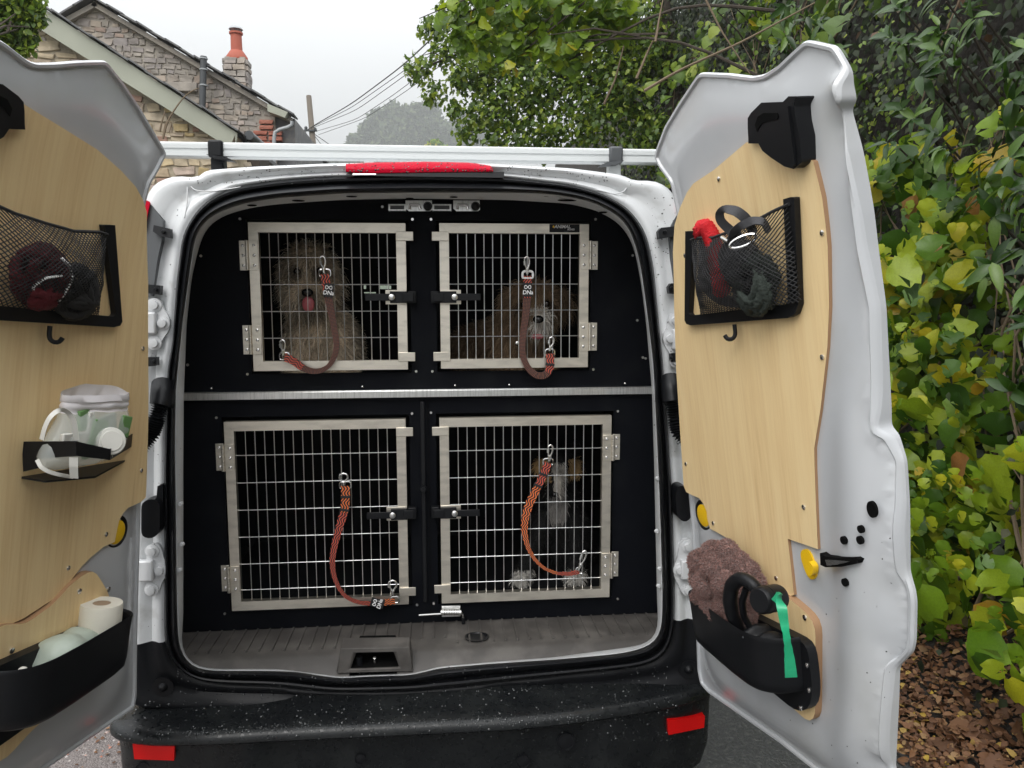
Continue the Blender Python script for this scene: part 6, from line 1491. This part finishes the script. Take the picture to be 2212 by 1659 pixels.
def towel():
    P = lambda u, v, t: DP(1, *onDoor(1, u, v, t), t)
    bl = [(P(1540, 1192, .09), .026, (1, 1, .9)), (P(1572, 1188, .08), .024, (1, 1, .8)), (P(1515, 1215, .10), .028, (1, 1, 1)), (P(1550, 1222, .10), .034, (1, 1, .9)), (P(1592, 1212, .075), .026, (1.1, 1, .8)), (P(1615, 1232, .07), .024, (1.1, 1, .8)), (P(1634, 1256, .065), .018, (1, 1, .8)),
          (P(1512, 1250, .105), .026, (1, 1, 1.1)), (P(1530, 1262, .11), .032, (1, .9, 1)), (P(1572, 1258, .10), .034, (1, .9, 1)), (P(1510, 1288, .10), .022, (1, 1, .8)), (P(1540, 1300, .10), .030, (1, .9, .9)), (P(1575, 1300, .095), .034, (1, .9, 1)), (P(1600, 1330, .085), .034, (1, .9, 1)), (P(1560, 1325, .09), .03, (1, .9, .9)), (P(1600, 1280, .08), .030, (1, 1, 1))]
    bl = [(c_, r_ * .86, q_) for c_, r_, q_ in bl]
    t = thing('towel', 'mauve terry towel bundled into the hinge end of the right door bin', 'towel', P(1560, 1330, .1))
    me = metal_ball('cloth', bl, .0045, M['towel'], 4, fold=.0055, seed=2); put(me, 'cloth', t)
    fuzz(me, 'pile', 36000, .0062, .0009, M['towel'], t, cf=.1, curl=1.2)
towel()
def handle():
    P = lambda u, v, t: DP(1, *onDoor(1, u, v, t), t)
    t = thing('lead_handle', 'black retractable lead handle with a bag dispenser standing in the right bin', 'lead handle', P(1640, 1370, .09))
    me = metal_ball('casing', [(P(1640, 1392, .085), .046, (1, .4, 1)), (P(1665, 1402, .085), .042, (1, .45, .9)), (P(1612, 1378, .085), .026, (1, .6, 1))], .005, M['blackp'], 4); put(me, 'casing', t)
    pth = smooth_open([P(u, v, tt) for u, v, tt in ((1600, 1362, .10), (1582, 1330, .12), (1576, 1296, .13), (1581, 1264, .13), (1597, 1250, .13), (1616, 1254, .125), (1632, 1268, .12), (1640, 1285, .115))], 36, 2)
    mb = MB(); mb.tube(pth, [.012 + .003 * sin(i / 35 * pi) for i in range(36)], 12); mb.build('grip', M['blackp'], t, smooth=70)
    pth2 = smooth_open([P(u, v, tt) for u, v, tt in ((1612, 1272, .125), (1603, 1300, .12), (1606, 1330, .11), (1618, 1352, .10))], 20, 2); mb = MB(); mb.tube(pth2, .007, 10); mb.build('trigger', M['rubber'], t, smooth=70)
    a, b = P(1639, 1298, .155), P(1682, 1290, .10); ax = (b - a).normalized(); L = (b - a).length
    mb = MB(); mb.lathe([(.001, 0), (.021, .0), (.0245, .004), (.0255, .008), (.0255, L - .006), (.0235, L), (.001, L + .001)], a, ax, 26); mb.build('dispenser', M['blackp'], t, smooth=40)
    mb = MB(); mb.lathe([(.0262, L * .33), (.0262, L * .36)], a, ax, 26); mb.build('dispenser_seam', M['rubber'], t)
    mb = MB(); q = a.lerp(b, .62) + Vector((0, -.0235, .008)); mb.frame_box(q, ax * .012, (0, .002, 0), (0, .001, .006)); mb.build('dispenser_slot', M['dark'], t)
    text_mesh('flow', .020, M['greyclip'], 'lettering', t, P(1622, 1376, .118), (1, -.2, -.3), (.25, .1, 1), .2)
    pts = [(1672, 1284, .125), (1684, 1294, .150), (1689, 1312, .158), (1694, 1345, .156), (1700, 1380, .160), (1705, 1420, .158), (1708, 1450, .156), (1709, 1463, .155)]
    P_ = smooth_open([P(*q) for q in pts], 40, 2); W_ = [float(np.interp(i / 39, [0, .1, .25, .6, 1], [.012, .022, .020, .014, .021])) for i in range(40)]
    me = ribbon('roll_end', P_, W_, .0015, M['greenp'], None, tw=[.35 * sin(i * .3) + .12 * sin(i * 1.7) for i in range(40)]); tag(me, 'green plastic bag strip hanging out of the black dispenser', 'plastic bag'); me.name = 'green_bag'
handle()

# ------------------------------------------------------------------ things on the left door
def paper_roll():
    s, w_ = onDoor(-1, 224, 1303, .072); O, d, a, n = DF[-1]; r = .0415; h = .085; top = DP(-1, s, w_, .0675)
    t = thing('paper_roll', 'white paper roll standing on end in the left door bin', 'paper roll', top - a * h)
    prof = [(.017, 0), (.017, -.0), (r * .96, 0), (r, -.004), (r, -h), (.017, -h)]
    mb = MB(); mb.lathe([(.0175, -h), (.0175, .0), (r * .97, .0005), (r, -.004), (r * 1.005, -h * .5), (r, -h)], top, a, 40); mb.build('paper', M['tissue'], t, smooth=50)
    mb = MB(); mb.lathe([(.0178, -.001), (.0165, -.001), (.0165, -h), (.0178, -h)], top, a, 24); mb.build('core', M['card'], t)
    mb = MB(); mb.lathe([(.0164, -.02), (.001, -.02)], top, a, 24); mb.build('core_shadow', M['card'], t)
paper_roll()
def sage_bag():
    P = lambda u, v, t: DP(-1, *onDoor(-1, u, v, t), t)
    me = metal_ball('bag', [(P(165, 1392, .07), .040, (1, 1, .8)), (P(130, 1412, .08), .045, (1, 1, .8)), (P(190, 1378, .065), .035, (1, 1, .7)), (P(205, 1370, .07), .03, (1, 1, .6)), (P(110, 1432, .075), .035, (1, 1, .8))], .006, M['sage'], 5, fold=.004)
    o = put(me, 'soft_bag'); tag(o, 'pale sage green soft bag lying in the left door bin', 'bag')
sage_bag()
o = None
def white_knob():
    mb = MB(); mb.sphere(DP(-1, *onDoor(-1, 49, 1447, .10), .10), .008, n=12, sq=(1, 1, .7)); o = mb.build('white_object', M['whitep']); tag(o, 'small white round object peeping over the rim of the left bin', 'round object')  # white object of unknown kind, shaped as a squashed sphere
white_knob()
def bracket():
    O, d, a, n = DF[-1]
    sA = onDoor(-1, 286, 945, .03)[0]; sB = onDoor(-1, 48, 985, .03)[0]; w1 = onDoor(-1, 286, 965, .03)[1]; t = thing('wall_bracket', 'black band bracket on the left door holding a clear pouch', 'bracket', DP(-1, sA, w1))
    def onS(u, v, s):                    # on a cross wall of the door at distance s
        r = ray(u, v); k = ((O - CAM).dot(d) + s) / r.dot(d); return CAM + r * k
    c1 = onS(164, 968, sB); t1 = (c1 - O).dot(n)
    def plate(nm, P, off): mb = MB(); mb.prism(P, off); return mb.build(nm, M['blackp'], t, bevel=.0015)
    plate('near_arm', [onS(*q, sB) for q in ((47, 954), (164, 953), (165, 985), (79, 991), (79, 1012), (50, 1019))], d * -.004)
    F = [DP(-1, *onDoor(-1, u, v, t1), t1) for u, v in ((164, 953), (238, 970), (238, 994), (165, 985))]; plate('front_band', F, n * -.004)
    sF = onDoor(-1, 238, 982, t1)[0]; wF0, wF1 = onDoor(-1, 238, 970, t1)[1], onDoor(-1, 238, 994, t1)[1]
    plate('far_arm', [DP(-1, sA, onDoor(-1, 286, 937, .03)[1], .03), DP(-1, sF, wF0, t1), DP(-1, sF, wF1, t1), DP(-1, sA, w1, .03)], d * .004)
    wS = onDoor(-1, 165, 1010, .03)[1]; plate('base_shelf', [DP(-1, sA + .02, wS, .032), DP(-1, sF, wS, t1 * .8), DP(-1, sB, wS, t1 * .6), DP(-1, sB, wS, .032)], a * -.004)
    # pouch
    p_ = thing('clear_pouch', 'clear zip pouch with green packets and a white round cap in the left bracket', 'pouch', DP(-1, (sA + sB) / 2, w1, .08))
    sl = [(853, 136, 274, .026), (866, 134, 273, .030), (869, 136, 271, .027), (874, 134, 273, .030), (880, 134, 272, .030), (883, 136, 270, .027), (888, 133, 271, .030), (905, 129, 270, .036), (930, 114, 268, .042), (955, 100, 262, .045), (980, 90, 250, .042), (1000, 88, 232, .03), (1009, 110, 190, .012)]
    rws = []
    for v, ua, ub, th in sl:
        s0, wa = onDoor(-1, ua, v, .08); s1, wb = onDoor(-1, ub, v - 4, .08); wc = (wa + wb) / 2; sc_, hs_ = (s0 + s1) / 2, abs(s0 - s1) / 2
        rws.append([DP(-1, sc_ + hs_ * cos(q), wc + .004 * noise.noise(Vector((cos(q) * 2, sin(q) * 2, v * .05))), .080 + th * sin(q) * (1 + .25 * noise.noise(Vector((cos(q) * 3, v * .04, 1))))) for q in np.linspace(0, 2 * pi, 33)[:-1]])
    mb = MB(); mb.loft(rws[6:], closed=True); mb.add(rws[-1], [tuple(range(32))]); mb.build('film', M['bag'], p_, smooth=60)
    mb = MB(); mb.loft([[p + a * (.006 * max(0, -sin(2 * pi * i / 32)) + .010 * max(0, sin(2 * pi * i / 32 + 3.5))) for i, p in enumerate(rws[0])]] + rws[1:7], closed=True); mb.build('zip_rim', M['bagtop'], p_, smooth=60)
    for k, (u, v, w2, h2, mm) in enumerate(((168, 905, .014, .020, 'blue'), (176, 925, .008, .034, 'whitep'), (190, 932, .020, .026, 'blue'), (220, 915, .022, .020, 'sage'), (140, 955, .030, .020, 'whitep'), (248, 918, .014, .022, 'blue'), (190, 965, .03, .016, 'blue'))):
        s, w_ = onDoor(-1, u, v, .085); mb = MB(); O, d, a, n = DF[-1]; c = DP(-1, s, w_, .098 + .005 * (k % 3)); mb.frame_box(c, (d + a * .2 * ((k % 3) - 1)).normalized() * w2, n * .004, (a - d * .2 * ((k % 3) - 1)).normalized() * h2); mb.build('packet', M[mm], p_, bevel=.002)
    c = DP(-1, *onDoor(-1, 240, 953, .13), .13); ax = (CAM - c).normalized() + Vector((.35, 0, .1)); ax.normalize()
    mb = MB(); mb.lathe([(.001, -.012), (.022, -.010), (.0275, -.004), (.0275, 0), (.0255, .003), (.0205, .0035), (.0195, .006), (.001, .0065)], c, ax, 36); mb.build('round_cap', M['whitep'], p_, smooth=30)
    mb = MB(); e = DP(-1, *onDoor(-1, 236, 982, .125), .125); mb.frame_box(e, ax.cross(Vector((0, 0, 1))).normalized() * .006, ax * .003, (0, 0, .007)); mb.build('cap_tab', M['whitep'], p_, bevel=.002)
    def loop(pts, wv): Pp = smooth_open([DP(-1, *onDoor(-1, u, v, t_), t_) for u, v, t_ in pts], 30, 2); ribbon('strap', Pp, wv, .0012, M['whitep'], p_, tw=[.3] * 30)
    loop([(90, 950, .11), (96, 925, .115), (106, 903, .12), (120, 889, .125), (135, 884, .125), (150, 892, .125), (161, 915, .13), (165, 951, .13)], .009)
    loop([(80, 993, .09), (88, 1009, .10), (105, 1019, .11), (130, 1026, .12), (160, 1031, .125)], .007)
    loop([(159, 988, .135), (159, 1008, .135), (160, 1033, .13)], .014)
bracket()

# ------------------------------------------------------------------ three dogs behind the bars
def coat_mat(name, rough=.75):
    m = bpy.data.materials.new(name); m.use_nodes = True; N, L = m.node_tree.nodes, m.node_tree.links; b = N['Principled BSDF']; b.inputs['Roughness'].default_value = rough; b.inputs['Specular IOR Level'].default_value = .25
    a = N.new('ShaderNodeAttribute'); a.attribute_name = 'coat'; L.new(a.outputs['Color'], b.inputs['Base Color']); return m
COAT = coat_mat('dog_coat'); M['nose'] = mat('dog_nose', (.008, .008, .008), .25, coat=.3); M['tongue'] = mat('dog_tongue', (.55, .13, .15), .3, spec=.6); M['eye'] = mat('dog_eye', (.01, .006, .004), .06, coat=.8)
def dog(label, blobs, tubes, colf, nfur, flen, extras, floor_at, comb=(0, -.15, -1)):
    t = thing('dog', label, 'dog', floor_at, 'dogs looking out through the cage doors')
    me = metal_ball('body', blobs, .0065, COAT, 5, tubes); nv = len(me.vertices)
    c = np.array([(*colf(v_.co), 1) for v_ in me.vertices], np.float32); at = me.attributes.new('coat', 'FLOAT_COLOR', 'POINT'); at.data.foreach_set('color', c.ravel()); put(me, 'body', t)
    fuzz(me, 'fur', nfur, flen, .0011, COAT, t, comb, .75, colf, 1.0)
    for nm, c_, r, sq, mm in extras: mb = MB(); mb.sphere(c_, r, n=16, sq=sq); mb.build(nm, M[mm], t, smooth=70)
    return t
Y_ = lambda u, v, Y: onY(u, v, Y)
zu = ZS_ + .012; zl = CAMZ - .93
def S3(u, v, Y, r, sq=(1, 1, 1)): return (Y_(u, v, Y), r, sq)
def leg(u0, v0, Y0, u1, Y1, zfloor, r0, r1):
    a = Y_(u0, v0, Y0); b = Vector((onZ(u1, 780, zfloor).x, Y1, zfloor + r1 * .8)); b.x = Y_(u1, 770, Y1).x; return [a, a.lerp(b, .5), b, b + Vector((0, -.035, -r1 * .1))], [r0, (r0 + r1) / 2, r1, r1 * 1.05]
# shaggy grey dog, upper left
hx = Y_(668, 600, .45)
def col1(p):
    g = .5 + .5 * noise.noise(Vector(p) * 22); b_ = np.array([.88, .74, .56]) * (.6 + .5 * g); q = Vector(p)
    for eu in (641, 690):
        if (q - Y_(eu, 590, .40)).length < .026: b_ = b_ * .35
    if (q - Y_(664, 640, .37)).length < .026: b_ = b_ * .45
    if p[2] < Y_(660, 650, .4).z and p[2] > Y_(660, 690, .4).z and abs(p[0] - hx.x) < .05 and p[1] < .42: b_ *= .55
    return tuple(b_)
d1 = dog('shaggy pale grey dog with its tongue out, sitting behind the upper left bars',
    [S3(668, 590, .46, .074, (1, 1, 1.05)), S3(664, 632, .405, .050, (1.15, 1, .85)), S3(664, 655, .41, .040, (1.2, .9, .8)), S3(645, 640, .42, .035), S3(688, 640, .42, .035), S3(628, 612, .48, .034, (.7, .8, 2.0)), S3(716, 612, .48, .034, (.7, .8, 2.0)), S3(668, 552, .46, .05, (1.2, 1, .6)),
     S3(690, 715, .50, .085, (1.05, .9, 1.15)), S3(705, 740, .66, .105, (1, 1.3, .95)), S3(680, 680, .48, .055), S3(735, 765, .60, .06, (1, 1.2, .8))],
    [leg(655, 715, .47, 645, .43, zu, .038, .028), leg(728, 712, .47, 742, .44, zu, .040, .030)], col1, 24000, .034,
    [('nose', Y_(664, 632, .332), .0150, (1.15, .8, .85), 'nose'), ('tongue', Y_(666, 657, .340), .0185, (1.0, .5, 1.25), 'tongue'), ('eye', Y_(641, 586, .366), .0105, (1, .7, 1), 'eye'), ('eye', Y_(690, 585, .366), .0105, (1, .7, 1), 'eye'), ('mouth', Y_(665, 650, .362), .020, (1.1, .5, .5), 'nose')], (Y_(690, 700, .55).x, .5, zu))
# brown dog, upper right
h2 = Y_(1155, 660, .42)
def col2(p):
    g = .5 + .5 * noise.noise(Vector(p) * 18); c = np.array([.24, .165, .10]) * (.5 + .9 * g)
    for eu in (1131, 1181):
        if (Vector(p) - Y_(eu, 660, .39)).length < .022: c = c * .3
    q = Vector(p); m0 = Y_(1168, 690, .36)
    if abs(q.x - m0.x) < .022 and Y_(1165, 712, .36).z < q.z < Y_(1165, 668, .36).z and q.y < .40: c = np.array([.70, .66, .60])
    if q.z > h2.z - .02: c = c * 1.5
    return tuple(c)
dog('brown rough coated dog with a pale muzzle lying behind the upper right bars',
    [S3(1155, 655, .44, .070, (1.05, 1, .95)), S3(1164, 692, .375, .038, (1, 1.2, .85)), S3(1160, 715, .39, .034, (1.1, 1, .7)), S3(1105, 655, .47, .032, (.8, .8, 1.7)), S3(1215, 655, .47, .030, (.8, .8, 1.6)), S3(1120, 690, .44, .045), S3(1100, 730, .50, .075, (1.1, 1.2, .9)), S3(1050, 745, .62, .085, (1.3, 1.2, .75)), S3(1130, 755, .47, .05, (1.1, 1, .7)), S3(1015, 765, .60, .05, (1.3, 1, .5))],
    [leg(1110, 750, .45, 1090, .36, zu, .032, .024), leg(1165, 755, .46, 1172, .37, zu, .03, .024)], col2, 24000, .036,
    [('nose', Y_(1163, 690, .308), .0150, (1.15, .8, .8), 'nose'), ('eye', Y_(1181, 656, .352), .0095, (1, .7, 1), 'eye'), ('eye', Y_(1131, 658, .352), .0095, (1, .7, 1), 'eye'), ('mouth', Y_(1161, 727, .335), .017, (1.2, .5, .5), 'tongue'), ('tag', Y_(1118, 742, .372), .008, (1, .3, 1), 'chrome')], (Y_(1110, 760, .5).x, .5, zu), (-.2, -.1, -1))
# black, tan and white dog, lower right
h3 = Y_(1205, 1010, .50)
def col3(p):
    q = Vector(p); u = (q.x - h3.x); c = np.array([.008, .008, .008])
    if q.y < .53 and q.z > Y_(1200, 1060, .5).z:
        if abs(u) < .022 and q.z < h3.z + .02: c = np.array([.62, .58, .52])
        elif .03 < abs(u) < .08 and h3.z - .035 < q.z < h3.z + .03: c = np.array([.55, .36, .16])
    if Y_(1200, 1130, .5).z < q.z < Y_(1200, 1062, .5).z and abs(u) < .03 and q.y < .55: c = np.array([.34, .32, .30])
    if q.z < zl + .045 and q.y < .52: c = np.array([.5, .48, .44])
    return tuple(c * (.8 + .4 * noise.noise(q * 30)))
dog('black dog with tan cheeks and white paws sitting behind the lower right bars',
    [S3(1205, 1000, .52, .055, (1.1, 1, .95)), S3(1200, 1042, .46, .028, (.95, 1, 1.3)), S3(1199, 1066, .45, .022, (1, 1, 1)), S3(1168, 968, .54, .020, (.8, .6, 1.5)), S3(1245, 968, .54, .020, (.8, .6, 1.5)), S3(1170, 1008, .52, .028), S3(1240, 1008, .52, .028),
     S3(1210, 1090, .56, .075, (1, 1, 1.2)), S3(1212, 1150, .62, .10, (1, 1.1, 1.1)), S3(1215, 1190, .68, .11, (1.1, 1.2, .8))],
    [([Y_(1180, 1110, .53), Y_(1160, 1165, .50), Vector((Y_(1128, 1200, .46).x, .46, zl + .022)), Vector((Y_(1122, 1200, .42).x, .42, zl + .020))], [.038, .030, .024, .026]), ([Y_(1238, 1110, .53), Y_(1243, 1165, .50), Vector((Y_(1243, 1200, .45).x, .45, zl + .024)), Vector((Y_(1243, 1200, .41).x, .41, zl + .022))], [.038, .030, .026, .028])],
    col3, 16000, .020, [('nose', Y_(1199, 1068, .424), .010, (1.1, .8, .8), 'nose'), ('eye', Y_(1185, 1008, .468), .006, (1, .7, 1), 'eye'), ('eye', Y_(1226, 1008, .468), .006, (1, .7, 1), 'eye')], (Y_(1212, 1150, .6).x, .58, zl))

# ------------------------------------------------------------------ rain drops lying on the wet plastic and paint
def drops():
    tv = [(0, 0, .55)]; tf = []
    for rr_, hh_ in ((.6, .42), (1, 0)):
        for k in range(7): tv.append((rr_ * cos(2 * pi * k / 7), rr_ * sin(2 * pi * k / 7), hh_))
    for k in range(7): tf += [(0, 1 + k, 1 + (k + 1) % 7), (1 + k, 8 + k, 8 + (k + 1) % 7), (1 + k, 8 + (k + 1) % 7, 1 + (k + 1) % 7)]
    tv, tf = np.array(tv, float), np.array(tf); deps = bpy.context.evaluated_depsgraph_get(); bpy.context.view_layer.update()
    P, Nr, S_ = [], [], []
    def drop_on(u, v, r):
        d = ray(u, v); hit, loc, nr, idx, ob, _ = SC.ray_cast(deps, CAM, d.normalized())
        if hit and ob and ob.name.split('.')[0] in ('bumper', 'rear_frame', 'brake_light', 'door_seal', 'corner_trim', 'bar', 'sill_trim'):
            if nr.dot(d) > 0: nr = -nr
            P.append(loc); Nr.append(nr); S_.append(r)
    for _ in range(1100): drop_on(random.uniform(240, 1500), random.uniform(1490, 1600), random.choice((.0008, .001, .0014, .002, .0034)))
    for _ in range(500): u = random.uniform(400, 1300); drop_on(u, 1574 - (u - 600) * .032 + random.uniform(-9, 9), random.choice((.001, .0014, .0022)))
    for _ in range(120): drop_on(random.uniform(750, 1062), random.uniform(352, 372), random.choice((.0012, .0018, .0025)))
    for _ in range(220): drop_on(random.uniform(380, 1430), random.uniform(356, 400), random.choice((.0012, .0018)))
    for _ in range(400): drop_on(random.uniform(380, 1450), random.uniform(1440, 1495), random.choice((.0012, .0018, .0025)))
    P, Nr, S_ = np.array(P), np.array(Nr), np.array(S_)
    Q, Qn, Qs = [], [], []                    # specks of mud on the white jambs
    def speck(u, v, r):
        d = ray(u, v); hit, loc, nr, idx, ob, _ = SC.ray_cast(deps, CAM, d.normalized())
        if hit and ob.name.split('.')[0] in ('rear_frame', 'inner_flange', 'door_shell', 'hinge'):
            if nr.dot(d) > 0: nr = -nr
            Q.append(loc + nr * .0004); Qn.append(nr); Qs.append(r)
    for _ in range(170): speck(random.uniform(1395, 1475), random.uniform(420, 1000), random.choice((.0006, .0009, .0014, .002)))
    for _ in range(80): speck(random.uniform(318, 392), random.uniform(420, 1380), random.choice((.0006, .0009, .0014)))
    for _ in range(60): speck(random.uniform(1520, 1960), random.uniform(1100, 1650), random.choice((.0006, .0009, .0012)))
    tq = np.array([(cos(k * 1.047) * (1 + .4 * (k % 2)), sin(k * 1.047), .05) for k in range(6)] + [(0, 0, .15)]); fq = np.array([(k, (k + 1) % 6, 6) for k in range(6)])
    V, T, _t = scatter([(tq, fq)], np.array(Q), rnd(len(Q)), np.array(Qn), np.array(Qs), rng.random(len(Q)))
    o = bpy.data.objects.new('mud_specks', np_mesh('mud_specks', V, T, M['soil'])); COL.objects.link(o); o['kind'] = 'stuff'; keep(o, van)
    V, T, _t = scatter([(tv, tf)], P, rnd(len(P)), Nr, S_, rng.random(len(P)))
    o = bpy.data.objects.new('rain_drops', np_mesh('rain_drops', V, T, M['drop'], smooth=True)); COL.objects.link(o); o['kind'] = 'stuff'; keep(o, van)
drops()

# ------------------------------------------------------------------ rain mist
hm = bpy.data.materials.new('rain_mist'); hm.use_nodes = True; hn = hm.node_tree; hn.nodes.clear()
pv = hn.nodes.new('ShaderNodeVolumePrincipled'); pv.inputs['Density'].default_value = .0014; pv.inputs['Color'].default_value = (.60, .61, .62, 1); pv.inputs['Anisotropy'].default_value = .2
ho = hn.nodes.new('ShaderNodeOutputMaterial'); hn.links.new(pv.outputs[0], ho.inputs['Volume'])
mb = MB(); mb.box(-305, 305, -62, 620, -1.3, 150); hz_o = mb.build('haze', hm, smooth=0); tag(hz_o, 'pale rain mist hanging over the lane', 'haze', kind='stuff')
